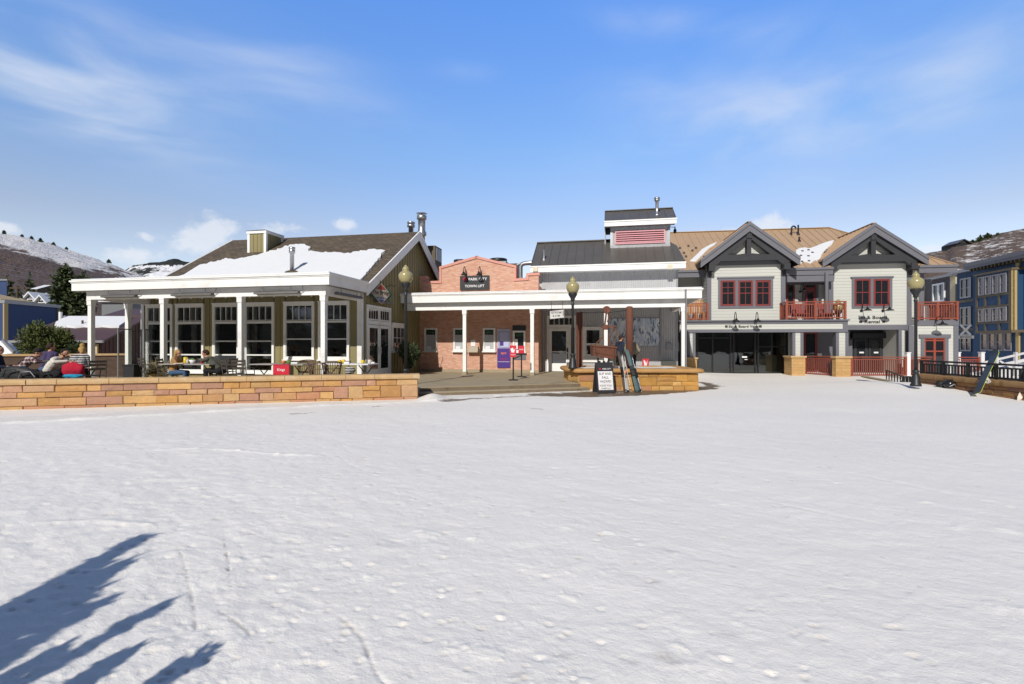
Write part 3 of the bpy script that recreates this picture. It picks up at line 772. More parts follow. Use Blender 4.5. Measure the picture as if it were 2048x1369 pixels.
def paving():
    b0 = wallA-WN*.3; b1 = wallB-WN*.3
    mb = MB(W)
    e = np.array(stepR)-np.array(stepL); e /= np.linalg.norm(e)
    pts = [(*b0[:2], FL), (*b1[:2], FL), (*stepL[:2], FL), (*stepR[:2], FL), (7, 20.5, FL), (6.5, 27, FL), (-6, 34, FL), (-20, 36, FL), (-28, 26, FL), (-24, 14, FL)]
    mb.prism([(p[0], p[1], FL-.16) for p in pts], (0, 0, .16))
    o = mb.build('terrace', M['concrete'], base=(0, 18, .2)); tag(o, 'worn tan concrete terrace before the brick ticket front', 'terrace', kind='structure')
    # two steps down to the snow
    n = np.array((e[1], -e[0], 0)); s = MB(W)
    a, b_ = np.array(stepL)-e*.2, np.array(stepR)+e*.1
    for k, (d0, d1, z0, z1) in enumerate([(0.003, .34, -.1, .215)]):
        p = [a+n*d0, b_+n*d0, b_+n*d1, a+n*d1]
        s.prism([(q[0], q[1], z0) for q in p], (0, 0, z1-z0))
    o = s.build('step', M['concrete'], base=(0, 16, 0)); tag(o, 'wide worn concrete step between the stone wall and the planter', 'steps', kind='structure')
    for zt, d0, lab in ((FL-.03, .004, 'stained upper riser of the terrace steps'), (.185, .344, 'stained lower riser of the terrace steps')):
        r = MB(W); r.prism([(q[0], q[1], -.05 if zt < .3 else .217) for q in (a+n*d0, b_+n*d0, b_+n*(d0+.006), a+n*(d0+.006))], (0, 0, zt-(-.05 if zt < .3 else .217)))
        o = r.build('step_riser', mat('stained_riser', (.19,.145,.095), .9, var=.3, vs=3, grime=((.08,.055,.035), 4, .8)), base=(0, 16, 0)); tag(o, lab, 'steps', kind='structure')
paving()
def back_wall():
    """the low brick wall closing the terrace on the far left"""
    t = thing('low_brick_wall', 'low dark brick wall with a pale cap closing the terrace under the pine', 'wall', W.at(120, 745, 20.5)[:2]+(FL,))
    A, Bp = np.array(W.at(-420, 707, 17.2)), np.array(W.at(252, 707, 21.2)); z1 = 1.33
    d = (Bp-A)[:2]; d /= np.linalg.norm(d); n = np.array((d[1], -d[0]))
    def slab(mb, off0, off1, za, zb):
        p = [A[:2]+n*off0, Bp[:2]+n*off0, Bp[:2]+n*off1, A[:2]+n*off1]
        mb.prism([(q[0], q[1], za) for q in p], (0, 0, zb-za))
    m = MB(W); slab(m, 0, -.3, FL-.3, z1-.08); m.build('brickwork', M['brick_dark'], t)
    m = MB(W); slab(m, .05, -.35, z1-.08, z1); m.build('cap', M['capstone'], t)
back_wall()
# ---------------------------------------------------------------- the cafe
PX = [-9.52, -12.73, -15.94, -19.15]; PY = 15.47; FY = 17.87; GX = -9.42
EAVE = (17.92, 4.06); RIDGE = (23.2, 7.24); RX0, RX1 = -19.55, -9.16
SL = (RIDGE[1]-EAVE[1])/(RIDGE[0]-EAVE[0])
def roofz(y): return EAVE[1]+SL*(y-EAVE[0]) if y <= RIDGE[0] else RIDGE[1]-SL*(y-RIDGE[0])
cafe = thing('cafe_building', 'olive board and batten cafe with brown shingle roof and white framed windows', 'building', (-14.3, FY, FL), B)
WPX = [(294, 347), (353, 409.5), (427, 480), (490, 550), (569, 630), (638, 700)]
def build_cafe():
    bf, bs = front(FY), side(GX, 1)
    YB = 28.5
    w = MB(B)
    # the front wall is pieced round its six windows so one looks into the dining room
    wx = [(B.onY(a, 650, FY)[0]+.05, B.onY(c, 650, FY)[0]-.05, 1.17 if k > 3 else .61) for k, (a, c) in enumerate(WPX)]
    xs = [-19.5]+[v for q in wx for v in q[:2]]+[GX]
    for i in range(0, len(xs), 2): w.box(xs[i], xs[i+1], FY, FY+.2, FL-.3, 4.0)
    for a, c, z in wx: w.box(a, c, FY, FY+.2, FL-.3, z); w.box(a, c, FY, FY+.2, 3.31, 4.0)
    w.prism([(GX-.2, FY+.2, FL-.3), (GX-.2, YB, FL-.3), (GX-.2, YB, roofz(YB)-.12), (GX-.2, RIDGE[0], RIDGE[1]-.12), (GX-.2, FY+.2, roofz(FY+.2)-.12)], (.2, 0, 0))
    w.prism([(-19.5, FY+.2, FL-.3), (-19.5, YB, FL-.3), (-19.5, YB, roofz(YB)-.12), (-19.5, RIDGE[0], RIDGE[1]-.12), (-19.5, FY+.2, roofz(FY+.2)-.12)], (.2, 0, 0))
    for i in range(0, len(xs), 2): boards(w, bf, max(xs[i], -19.4), min(xs[i+1], GX-.15), FL, 3.98, .29)
    for a, c, z in wx: boards(w, bf, a, c, FL, z, .29); boards(w, bf, a, c, 3.31, 3.98, .29)
    boards(w, bs, FY+.2, YB, FL, lambda a: roofz(a)-.14, .29)
    w.build('wall', M['olive'], cafe)
    # corner boards
    c = MB(B); c.pbox(bf, GX-.155, GX+.03, FL, 3.9, -.03, .032); c.pbox(bs, FY-.028, FY+.13, FL, 3.9, -.02, .034); c.build('corner_board', M['white'], cafe)
    c = MB(B); c.pbox(bf, -19.53, -19.38, FL, 3.9, 0, .032); c.build('corner_board', M['white'], cafe)
    # roof: two shingled slopes with thickness
    r = MB(B); th = .12
    for (y0, z0, y1, z1) in ((EAVE[0]-.1, EAVE[1]-.06, *RIDGE), (28.9, roofz(28.9), *RIDGE)):
        r.hexa([(RX0,y0,z0-th),(RX1,y0,z0-th),(RX1,y1,z1-th),(RX0,y1,z1-th),(RX0,y0,z0),(RX1,y0,z0),(RX1,y1,z1),(RX0,y1,z1)])
    roof = r.build('roof', M['shingle'], cafe)
    for X in (RX1, RX0-.05):
        rk = MB(B)
        for (ya, yb) in ((EAVE[0]-.12, RIDGE[0]), (28.9, RIDGE[0])):
            rk.prism([(X, ya, roofz(ya)-.40), (X, yb, RIDGE[1]-.40), (X, yb, RIDGE[1]+.02), (X, ya, roofz(ya)+.02)], (.05, 0, 0))
            rk.prism([(X+.05 if X == RX1 else X-.03, ya, roofz(ya)-.10), (X+.05 if X == RX1 else X-.03, yb, RIDGE[1]-.10), (X+.05 if X == RX1 else X-.03, yb, RIDGE[1]+.035), (X+.05 if X == RX1 else X-.03, ya, roofz(ya)+.035)], (.03, 0, 0))
        rk.build('rake_board', M['white'], roof)
    # old snow lying on the front slope, its edge traced round
    n = (0, -SL, 1); p0 = (0, EAVE[0], EAVE[1])
    out = [(400,535),(420,529),(438,525),(452,521),(470,523),(492,519),(515,514),(540,506),(556,502),(572,496),(592,493),(612,493),(621,500),(612,505),(640,509),(668,508),(694,511),(722,506),(748,503),(769,505),(757,522),(741,541),(728,556),(719,566)]
    P = []
    rg = random.Random(4)
    for i in range(len(out)-1):
        for k in range(5):
            t = k/5; px = out[i][0]*(1-t)+out[i+1][0]*t+rg.uniform(-2, 2); py = out[i][1]*(1-t)+out[i+1][1]*t+rg.uniform(-1.2, 1.2)
            P.append(B.onP(px, py, p0, n))
    P.append(B.onP(719, 566, p0, n))
    P = [(x, max(y, EAVE[0]-.05), z) for x, y, z in P]
    low = [(RX1-.35, EAVE[0]-.1), (RX0+.25, EAVE[0]-.1), (RX0+.5, EAVE[0]+.6), (RX0+1.0, EAVE[0]+1.1)]
    ring = [(p[0], p[1]) for p in P]+low
    s = MB(B); T = .10
    s.add([(x, y, roofz(y)+T) for x, y in ring]+[(x, y, roofz(y)-.03) for x, y in ring], [tuple(range(len(ring)))]+[(i, (i+1) % len(ring), len(ring)+(i+1) % len(ring), len(ring)+i) for i in range(len(ring))])
    s.build('roof_snow', M['snow_roof'], roof, bevel=.03)
    # boxed vent with a flat cap
    q = B.onP(494.5, 506, p0, n); x0, yv = q[0], q[1]
    x1 = B.onY(532, 500, yv)[0]; zt = B.onY(512, 462, yv)[2]; D = 1.3
    v = MB(B); v.box(x0+.03, x1-.03, yv+.03, yv+D, roofz(yv)-.1, zt-.12)
    boards(v, front(yv+.03), x0+.1, x1-.1, roofz(yv), zt-.15, .2); boards(v, side(x1-.03, 1), yv+.1, yv+D-.1, roofz(yv), zt-.15, .25)
    ve = v.build('roof_vent', M['olive'], roof)
    v = MB(B)
    for xx in (x0, x1-.13): v.box(xx, xx+.13, yv, yv+.13, roofz(yv)-.05, zt-.1)
    v.box(x1-.128, x1+.003, yv+D-.13, yv+D+.01, roofz(yv)-.05, zt-.1); v.box(x0-.03, x1+.03, yv-.03, yv+D+.03, zt-.13, zt); v.build('vent_trim', M['white'], cafe)
    v = MB(B); v.hexa([(x0-.06,yv-.06,zt+.002),(x1+.06,yv-.06,zt+.002),(x1+.06,yv+D+.06,zt+.002),(x0-.06,yv+D+.06,zt+.002),(x0+.3,yv+.3,zt+.12),(x1-.3,yv+.3,zt+.12),(x1-.3,yv+D-.3,zt+.12),(x0+.3,yv+D-.3,zt+.12)])
    v.build('vent_cap', M['roof_dark'], cafe)
    # flue through the snow
    q = B.onP(584, 548, p0, n); v = MB(B)
    zt = B.onY(584, 495, q[1])[2]
    v.lathe([(.085, -.2), (.085, zt-.26-q[2]), (.125, zt-.25-q[2]), (.125, zt-.12-q[2]), (.115, zt-.11-q[2]), (.13, zt-.1-q[2]), (.13, zt-q[2])], q, 14)
    v.build('flue', M['steel'], roof)
    v = MB(B); v.ball((q[0], q[1]-.02, q[2]+.05), .34, .14, .10, 12, 6); v.build('flue_flashing', M['shingle'], roof)
    # kitchen flues behind the ridge
    for px, yb, yt, r0, cap in ((822, 470, 444, .13, False), (843.5, 510, 427, .17, True)):
        Yf = 25.0 if not cap else 25.6; q = B.onY(px, yt, Yf); zb = 4.8
        v = MB(B)
        h = q[2]-zb
        if cap:
            v.lathe([(r0, 0), (r0, h-1.25), (r0*1.5, h-1.2), (r0*1.5, h-1.05), (r0*1.15, h-.95), (r0*1.15, h-.36), (r0*1.55, h-.34), (r0*1.55, h-.14), (r0*1.2, h-.12), (r0*.5, h-.1)], (q[0], Yf, zb), 16)
            v.lathe([(.02, h-.12), (.02, h-.03)], (q[0], Yf, zb), 8); v.lathe([(.28, h-.035), (.30, h-.02), (.10, h+.03), (.01, h+.035)], (q[0], Yf, zb), 18)
        else:
            v.lathe([(r0, 0), (r0, h-.3), (r0*1.55, h-.29), (r0*1.55, h-.16), (r0*1.2, h-.15), (r0*1.2, h-.12), (r0*1.55, h-.11), (r0*1.55, h-.02), (r0, h)], (q[0], Yf, zb), 16)
        v.build('flue', M['steel'], roof)
    q = B.onY(856, 492, 26.4); v = MB(B); v.box(q[0]-.1, q[0]+.42, 26.4, 27.5, 4.6, q[2]); v.build('roof_hood', M['dim'], roof)
    v = MB(B); v.box(q[0]+.421, q[0]+.45, 26.5, 27.4, q[2]-.8, q[2]-.1); v.build('hood_grille', M['steel_dull'], roof)
    # front windows: four tall, two short
    def fx(px): return B.onY(px, 650, FY)[0]
    for k, (p0_, p1_) in enumerate(WPX):
        a0, a1 = fx(p0_), fx(p1_); short = k >= 4
        z0 = 1.12 if short else .56
        zt = 3.36; H = zt-z0
        cl = H-.22; tr = 1-(.62/cl)                 # transom band on top
        rows = [(tr+.012, 1, 4, 1)]
        mid = tr*.5 if short else tr*.60
        rows += [(mid, tr-.022, 1, 1), (0, mid, 1, 1)] if short else [(mid, tr-.022, 1, 1), (tr*.32, mid, 1, 1), (0, tr*.32, 1, 1)]
        wn = window(cafe, B, bf, a0, a1, z0, zt, rows, .09, head=.05, sw=.024, gm_='clear')
        band = MB(B); k0 = z0+.1+cl*(tr-.022); band.pbox(bf, a0+.09, a1-.09, k0, k0+cl*.034, -.02, .05); band.build('transom_bar', M['white'], wn)
    # double door under the sign and a window beside it, on the gable side
    ya, yb = B.onX(731.5, 640, GX)[1], B.onX(780, 640, GX)[1]
    zt = B.onX(731.5, 609, GX)[2]
    f = MB(B); frame_rect(f, bs, ya, yb, FL, zt, .12, -.02, .06, bottom=False); mid = (ya+yb)/2
    f.pbox(bs, ya+.12, yb-.12, 2.52, 2.68, -.02, .055); f.pbox(bs, mid-.05, mid+.05, 2.68, zt-.12, -.02, .052)
    dr = f.build('door_frame', M['white'], cafe)
    for (a, c_) in ((ya+.12, mid-.05), (mid+.05, yb-.12)):
        s = MB(B); sash_grid(s, bs, a+.01, c_-.01, 2.70, zt-.13, 4, 1, .05, .025, -.02, .035); s.build('transom', M['white'], dr)
        g_ = MB(B); g_.pbox(bs, a+.03, c_-.03, 2.73, zt-.16, -.02, .027); g_.build('pane', M['glass'], dr)
    for (a, c_) in ((ya+.12, mid-.005), (mid+.005, yb-.12)):
        s = MB(B); frame_rect(s, bs, a+.01, c_-.01, FL+.02, 2.50, .12, -.02, .04); s.pbox(bs, a+.13, c_-.13, FL+.14, FL+.36, -.02, .035)
        dl = s.build('door', M['white'], cafe)
        g_ = MB(B); g_.pbox(bs, a+.1, c_-.1, FL+.3, 2.44, -.02, .028); g_.build('pane', M['glass'], dl)
        h = MB(B); h.tube([bs.p(mid+(.10 if a > mid else -.10), 1.3, .08), bs.p(mid+(.10 if a > mid else -.10), 1.62, .08)], .014); h.build('handle', M['steel'], dl)
    window(cafe, B, bs, B.onX(781.5, 650, GX)[1], B.onX(809.5, 650, GX)[1], 1.40, 2.62, [(0, 1, 3, 2)], .11, head=.06)
build_cafe()
def dining_room():
    r = MB(B); r.box(-19.3, GX-.2, FY+.2, 25.0, FL-.05, FL+.01); r.build('dining_floor', M['brownboard'], cafe)
    r = MB(B); r.box(-19.3, GX-.2, 24.9, 25.05, FL+.01, 3.7); r.build('dining_wall', mat('ochre_plaster', (.30,.20,.11), .8, var=.2), cafe)
    r = MB(B); r.box(-19.3, GX-.2, FY+.2, 25.0, 3.66, 3.72); r.build('dining_ceiling', mat('dim_ceiling', (.22,.20,.17), .8), cafe)
    r = MB(B)
    for x, y in ((-18.0, 24.85), (-15.2, 24.85), (-12.0, 24.85)): r.box(x, x+.9, y-.03, y+.04, 1.6, 2.5)
    r.build('wall_picture', mat('pale_print', (.5,.5,.48), .5, var=.5, vs=3), cafe)
    for k, (x, y) in enumerate(((-18.2, 19.3), (-15.6, 19.6), (-13.0, 19.2), (-10.9, 19.6))):
        t = thing('dining_table', 'bare wooden table inside the cafe behind the %s tall window' % ('leftmost', 'second', 'fourth', 'rightmost')[k], 'table', (x, y, FL), B)
        s = MB(B); s.box(x-.6, x+.6, y-.4, y+.4, 1.06, 1.10); s.build('tabletop', M['orangewood'], t)
        s = MB(B); s.lathe([(.28, 0), (.28, .03), (.05, .06), (.05, .71)], (x, y, FL), 14); s.build('pedestal', M['blackmetal'], t)
        s = MB(B); s.lathe([(.03, .14), (.05, .13), (.17, .0), (.16, .0)], (x, y, 2.35), 16)
        t = thing('pendant_lamp', 'white shaded pendant hanging inside the cafe over the %s table' % ('leftmost', 'second', 'third', 'rightmost')[k], 'lamp', (x, y, 2.35), B); s.build('lamp_shade', M['plastic_white'], t)
        s = MB(B); s.tube([(x, y, 2.48), (x, y, 3.66)], .008, 5); s.build('cord', M['rubber'], t)
    t = thing('bar_counter', 'long pale bar counter deep inside the cafe', 'counter', (-14, 23, FL), B)
    s = MB(B); s.box(-17.5, -11, 22.8, 23.3, FL+.01, 1.38); s.build('counter_body', M['tan'], t); s = MB(B); s.box(-17.6, -10.9, 22.7, 23.4, 1.381, 1.43); s.build('counter_top', M['tabletop'], t)
dining_room()
# canopy over the terrace, with its posts
def canopy(name, x0, x1, yf, yb, zb, zt, posts, py, zbeam, label, ret_l, ret_r, sideposts=()):
    t = thing(name, label, 'canopy', ((x0+x1)/2, py, FL), B)
    f = MB(B); zt2 = zt
    f.box(x0, x1, yf, yf+.05, zb, zt-.10); f.box(x0-.02, x1+.02, yf-.022, yf+.05, zt-.10, zt-.055); f.box(x0-.05, x1+.05, yf-.055, yf+.05, zt-.055, zt)
    if ret_r: f.box(x1-.05, x1, yf+.05, yb, zb, zt-.10); f.box(x1-.05, x1+.022, yf+.05, yb, zt-.10, zt-.055); f.box(x1-.05, x1+.052, yf+.05, yb, zt-.055, zt)
    if ret_l: f.box(x0, x0+.05, yf+.05, yb, zb, zt-.10); f.box(x0-.022, x0+.05, yf+.05, yb, zt-.10, zt-.055); f.box(x0-.052, x0+.05, yf+.05, yb, zt-.055, zt)
    f.build('fascia', M['white'], t)
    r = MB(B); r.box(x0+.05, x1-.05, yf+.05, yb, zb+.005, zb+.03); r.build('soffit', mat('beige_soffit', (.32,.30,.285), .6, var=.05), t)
    r = MB(B); r.box(x0+.02, x1-.02, yf+.02, yb, zt-.02, zt+.012); r.build('canopy_roof', M['roof_dark'], t)
    s = MB(B); s.box(x0+.0, x1-.0, yf-.01, yb, zt+.013, zt+.05); s.build('canopy_snow', M['snow_roof'], t)
    bm_ = MB(B); bm_.box(min(posts)-.12 if ret_l else x0+.06, max(posts)+.12, py-.09, py+.09, zbeam, zb+.004)
    for xs in ([posts[0]] if ret_r else [])+([posts[-1]] if ret_l else []): bm_.box(xs-.09, xs+.09, py+.09, yb, zbeam+.003, zb+.004)
    bm_.build('beam', M['white'], t)
    for x, y in [(x, py) for x in posts]+list(sideposts):
        p = MB(B); p.box(x-.078, x+.078, y-.078, y+.078, FL+.10, zbeam-.19); p.box(x-.10, x+.10, y-.10, y+.10, zbeam-.20, zbeam-.002); p.box(x-.112, x+.112, y-.112, y+.112, zbeam-.035, zbeam-.001)
        po = p.build('post', M['white'], t)
        p = MB(B); p.box(x-.105, x+.105, y-.105, y+.105, FL, FL+.13); p.build('post_base', M['concrete'] if not ret_l else M['white'], po)
    return t
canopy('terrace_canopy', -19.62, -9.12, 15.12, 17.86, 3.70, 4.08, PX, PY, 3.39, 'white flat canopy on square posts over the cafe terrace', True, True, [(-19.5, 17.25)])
CP = [-6.44, -3.34, -.14, 3.04]; CY = 21.9
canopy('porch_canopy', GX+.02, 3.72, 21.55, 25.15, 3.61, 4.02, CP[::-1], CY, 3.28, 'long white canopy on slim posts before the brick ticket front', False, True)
_d = MB(B); _x = 2.98; _d.tube([(_x+.1, 21.50, 3.98), (_x+.1, 21.50, 3.70), (_x+.14, 21.62, 3.50), (_x+.14, 21.72, 3.2), (_x+.14, 21.72, FL)], .04, 8)
_d.build('downspout', M['steel'], [o for o in bpy.data.objects if o.name == 'porch_canopy'][0])
# strings of little bulbs under the canopies
def string_light(x0, x1, y, z, n, label):
    t = thing('string_light', label, 'string lights', ((x0+x1)/2, y, z), B)
    c = MB(B); pts = []
    for i in range(n*4+1):
        u = i/(n*4); pts.append((x0+(x1-x0)*u, y, z-.03*math.sin(math.pi*(u*n % 1))))
    c.tube(pts, .006, 5); c.build('cable', M['blackmetal'], t)
    first = None
    for i in range(n):
        if first is None:
            b_ = MB(B); b_.ball((x0+(x1-x0)*i/n, y, z-.05), .028, n=8, m=6); first = b_.build('bulb', M['plastic_white'], t)
        else:
            o = first.copy(); COL.objects.link(o); o.location = (first.location[0]+(x1-x0)*i/n, first.location[1], first.location[2])
string_light(-19.3, -9.6, 15.62, 3.44, 20, 'string of white bulbs under the cafe canopy')
string_light(-9.2, 3.3, 22.05, 3.36, 22, 'string of white bulbs under the ticket front canopy')
# long electric heaters hung from the cafe canopy
M['heatergrey'] = mat('sooty_heater_grey', (.12,.115,.11), .55, .3, var=.25, vs=5)
def heater(p0, p1, label):
    a, b_ = np.array(p0, float), np.array(p1, float); m_ = (a+b_)/2
    t = thing('patio_heater', label, 'heater', tuple(m_), B, group='electric heaters under the cafe canopy')
    d = (b_-a)/np.linalg.norm(b_-a); n = np.array((d[1], -d[0], 0))
    s = MB(B); prof = [(-.09, -.02), (-.07, .05), (0, .075), (.07, .05), (.09, -.02)]
    s.add([tuple(a+n*u+np.array((0,0,v))) for u, v in prof]+[tuple(b_+n*u+np.array((0,0,v))) for u, v in prof], [(i, i+1, 6+i, 5+i) for i in range(4)]+[(0,1,2,3,4), (5,6,7,8,9), (0, 5, 9, 4)])
    s.build('housing', M['heatergrey'], t)
    s = MB(B); q = np.array((0,0,-.025)); s.tube([a+q+d*.08, b_+q-d*.08], .014, 6); s.build('element', M['tan'], t)
    for u in (.18, .82):
        s = MB(B); p = a+(b_-a)*u; s.tube([p+np.array((0,0,.07)), p+np.array((0,0,.23))], .010, 6); s.build('hanger', M['steel_dull'], t)
    s = MB(B); p = b_-d*.1; pts = [p+np.array((0,0,.06))+d*.25*math.sin(w)+np.array((0,0,.16*(1-math.cos(w)))) for w in np.linspace(0, 2.4, 8)]; s.tube(pts+[pts[-1]-d*.6], .013, 6); s.build('conduit', M['steel_dull'], t)
for (p0_, p1_, lab) in ((205, 272, 'long grey electric heater over the leftmost terrace table'), (345, 425, 'long grey electric heater above the blonde woman'), (510, 598, 'long grey electric heater in front of the beam near the corner post')):
    heater((B.onY(p0_, 590, 15.27)[0], 15.27, 3.46), (B.onY(p1_, 590, 15.27)[0], 15.27, 3.46), lab)
heater((-9.22, 15.75, 3.46), (-9.22, 17.5, 3.46), 'long heater hung along the side of the canopy by the cafe door')
heater((-9.30, 18.9, 3.46), (-9.30, 20.3, 3.46), 'slim rust stained heater fixed over the cafe double door')
# the cafe's hanging sign: a diamond on a green oval
def cafe_sign():
    q = B.onX(761, 588, GX+.34)
    t = thing('cafe_sign', 'diamond cafe sign on a dark green oval beside the rafter end', 'sign', q, B)
    c0 = np.array(q); u = .30                        # turned a little to face the square
    e = np.array((math.cos(rad(58)), math.sin(rad(58)), 0)); n = np.array((e[1], -e[0], 0)); b = Basis((c0[0], c0[1], 0), e, n)
    z = c0[2]; ov = MB(B); N_ = 28
    ring = [b.p(.50*math.cos(2*math.pi*i/N_), z+.30*math.sin(2*math.pi*i/N_), 0) for i in range(N_)]
    ov.prism(ring, tuple(n*.03)); ov.build('oval_board', mat('bottle_green', (.015,.075,.055), .5), t)
    def dia(mb, w, h, d0, d1): mb.prism([b.p(-w, z, d0), b.p(0, z-h, d0), b.p(w, z, d0), b.p(0, z+h, d0)], tuple(n*(d1-d0)))
    m = MB(B); dia(m, .44, .43, .031, .055); m.build('diamond_board', mat('cream_board', (.42,.35,.27), .5), t)
    m = MB(B); m.prism([b.p(-.24, z+.16, .056), b.p(.24, z+.16, .056), b.p(0, z+.38, .056)], tuple(n*.004)); m.build('red_peak', mat('sign_red', (.30,.05,.04), .5), t)
    m = MB(B); m.prism([b.p(-.24, z-.15, .056), b.p(0, z-.38, .056), b.p(.24, z-.15, .056)], tuple(n*.004)); m.build('blue_point', mat('sign_blue', (.10,.12,.26), .5), t)
    m = MB(B); m.text('The Bridge', b, -.42, .42, z-.09, z+.13, .062); m.build('lettering', M['ink'], t)
    m = MB(B); m.text('CAFE & GRILL', b, -.16, .16, z-.24, z-.19, .063); m.build('lettering', M['pulp'], t)
    m = MB(B)
    for sg in (-1, 1):
        m.tube([b.p(sg*.25, z+.27, .02), b.p(sg*.45, z+.40, .0), b.p(sg*.7, z+.36, -.05), b.p(sg*.8, z+.42, -.12)], .014, 6)
    m.tube([b.p(0, z+.40, .01), b.p(.02, z+.55, -.05), b.p(.02, z+.52, -.3)], .014, 6)
    m.build('bracket', M['blackmetal'], t)
cafe_sign()
# glazed wind screens folded back at the open end of the terrace
def screens():
    for (xa, ya, xb, yb, lab) in ((-19.15, 17.5, -18.9, 16.3, 'tall frameless glass wind screen at the open end of the terrace'), (-19.0, 17.75, -18.35, 16.9, 'glass wind screen folded against the cafe wall with a white notice')):
        t = thing('wind_screen', lab, 'glass screen', ((xa+xb)/2, (ya+yb)/2, FL), B)
        g = MB(B); g.bar((xa, ya, 1.35), (xb, yb, 1.35), .012, 1.9)
        m, t_, p, tc = newmat('screen_glass'); p.inputs['Base Color'].default_value = (.86,.90,.89,1); p.inputs['Roughness'].default_value = .0
        p.inputs['Transmission Weight'].default_value = 1; p.inputs['IOR'].default_value = 1.12
        g.build('glass_panel', m, t)
        f = MB(B)
        for x, y in ((xa, ya), (xb, yb)): f.bar((x, y, FL), (x, y, 2.34), .04, .04, (0, 1, 0))
        f.bar((xa, ya, .40), (xb, yb, .40), .03, .05); f.bar((xa, ya, 2.32), (xb, yb, 2.32), .03, .04)
        f.build('screen_frame', M['steel_dull'], t)
screens()
# ---------------------------------------------------------------- brick ticket building
BY = 23.9; BX0, BX1 = GX+.01, B.onY(1077, 650, BY)[0]; KY = 25.2
brick = thing('brick_building', 'red brick ticket office with a stepped gable parapet', 'building', ((BX0+BX1)/2, BY, FL), B)
def build_brick():
    b = front(BY)
    def q(px, py): p = B.onY(px, py, BY); return (p[0], p[2])
    prof = [(812, 557), (851, 557), (851, 557), (856, 567), (881, 566), (881, 538), (953, 516), (1030.5, 536), (1030.5, 562), (1055, 560), (1055, 551), (1083, 550)]
    pts = [q(*p) for p in prof]; pts[0] = (BX0, pts[0][1]); pts[-1] = (BX1, pts[-1][1])
    pts = [pts[0], pts[1], (pts[1][0]+.05, pts[3][1]), (pts[5][0], pts[4][1])]+pts[5:9]+pts[9:]
    pts[9-1+0] = pts[8]
    ring = [(BX0, FL-.3)]+pts+[(BX1, FL-.3)]
    w = MB(B); w.prism([(x, BY, z) for x, z in ring], (0, .34, 0)); w.build('wall', M['brick'], brick)
    w = MB(B); w.box(BX0, BX1-.02, BY+.34, BY+9, FL-.3, 4.6); w.build('rear_wall', M['brick'], brick)
    # coping along the parapet line
    c = MB(B)
    for (xa, za), (xb, zb) in zip(pts[:-1], pts[1:]):
        if abs(xa-xb) < .02: c.box(min(xa, xb)-.05, max(xa, xb)+.05, BY-.045, BY+.385, min(za, zb)+.0, max(za, zb)-.005)
        else: c.prism([(xa-.06, BY-.05, za-.02), (xb+.06, BY-.05, zb-.02), (xb+.06, BY-.05, zb+.10), (xa-.06, BY-.05, za+.10)], (0, .44, 0))
    c.build('coping', M['coping'], brick)
    c = MB(B); c.pbox(b, BX0, BX1+.02, FL, FL+.13, -.02, .035); c.build('plinth', M['concrete'], brick)
    # ticket windows
    def tw(pa, pb, ya, yb, blind=True, dark=False):
        a0, a1 = B.onY(pa, 660, BY)[0], B.onY(pb, 660, BY)[0]; z1, z0 = B.onY(pa, ya, BY)[2], B.onY(pa, yb, BY)[2]
        f = MB(B); frame_rect(f, b, a0, a1, z0, z1, .085, -.02, .05); f.pbox(b, a0-.04, a1+.04, z0-.06, z0-.001, -.02, .16)
        w_ = f.build('ticket_window', M['white'], brick)
        g = MB(B); g.pbox(b, a0+.08, a1-.08, z0+.08, z1-.08, -.015, .008); g.build('pane', M['glass'], w_)
        h = z1-z0
        if blind: s = MB(B); s.pbox(b, a0+.09, a1-.09, z0+.085, z1-.09-.22*h, .0, .0125); s.build('blind', mat('grey_blind', (.42,.43,.45), .45, var=.08), w_)
        s = MB(B); s.text('OPEN', b, a0+.15, a1-.15, z1-.085-.17*h, z1-.085-.07*h, .0135); s.build('lettering', mat('green_vinyl', (.02,.16,.03), .5), w_)
        if not dark: s = MB(B); s.pbox(b, a0+.12, a0+.36, z0+.10, z0+.24, .013, .02); s.build('paper_tray', M['plastic_white'], w_)
        return w_, a0, a1, z0, z1
    tw(849, 874.5, 656.5, 702.5); tw(907, 933, 656.5, 702.5); tw(966, 991, 656.5, 702.5)
    w_, a0, a1, z0, z1 = tw(1026, 1051, 662, 704, False, True)
    s = MB(B); s.pbox(b, a0-.02, a1+.02, z1+.001, z1+.26, -.01, .04); s.build('shutter_box', M['blackmetal'], brick)
    s = MB(B); s.pbox(b, a0+.05, a1+.02, FL+.62, z0-.06, -.01, .03); s.build('hatch_panel', M['trim'], brick)
    s = MB(B); s.pbox(b, a0+.10, a0+.24, z0+.12, z0+.62, .012, .018); s.build('notice', M['pulp'], brick)
    # phone box: a small cabinet on a shelf with a paper notice
    def r(px, py): p = B.onY(px, py, BY); return p[0], p[2]
    (xa, zt), (xb, zb) = r(939, 693), r(958, 703)
    s = MB(B); s.pbox(b, xa, xb, zb, zt, -.01, .22); s.pbox(b, xa-.05, xb+.03, zb-.05, zb-.001, -.01, .28); s.build('shelf_box', M['tan'] if False else mat('beige_steel', (.46,.40,.31), .5), brick)
    (xa, zt), (xb, zb) = r(942, 680), r(951, 692.5)
    s = MB(B); s.pbox(b, xa, xb, zb, zt, -.01, .03); s.build('notice_board', M['pulp'], brick)
build_brick()
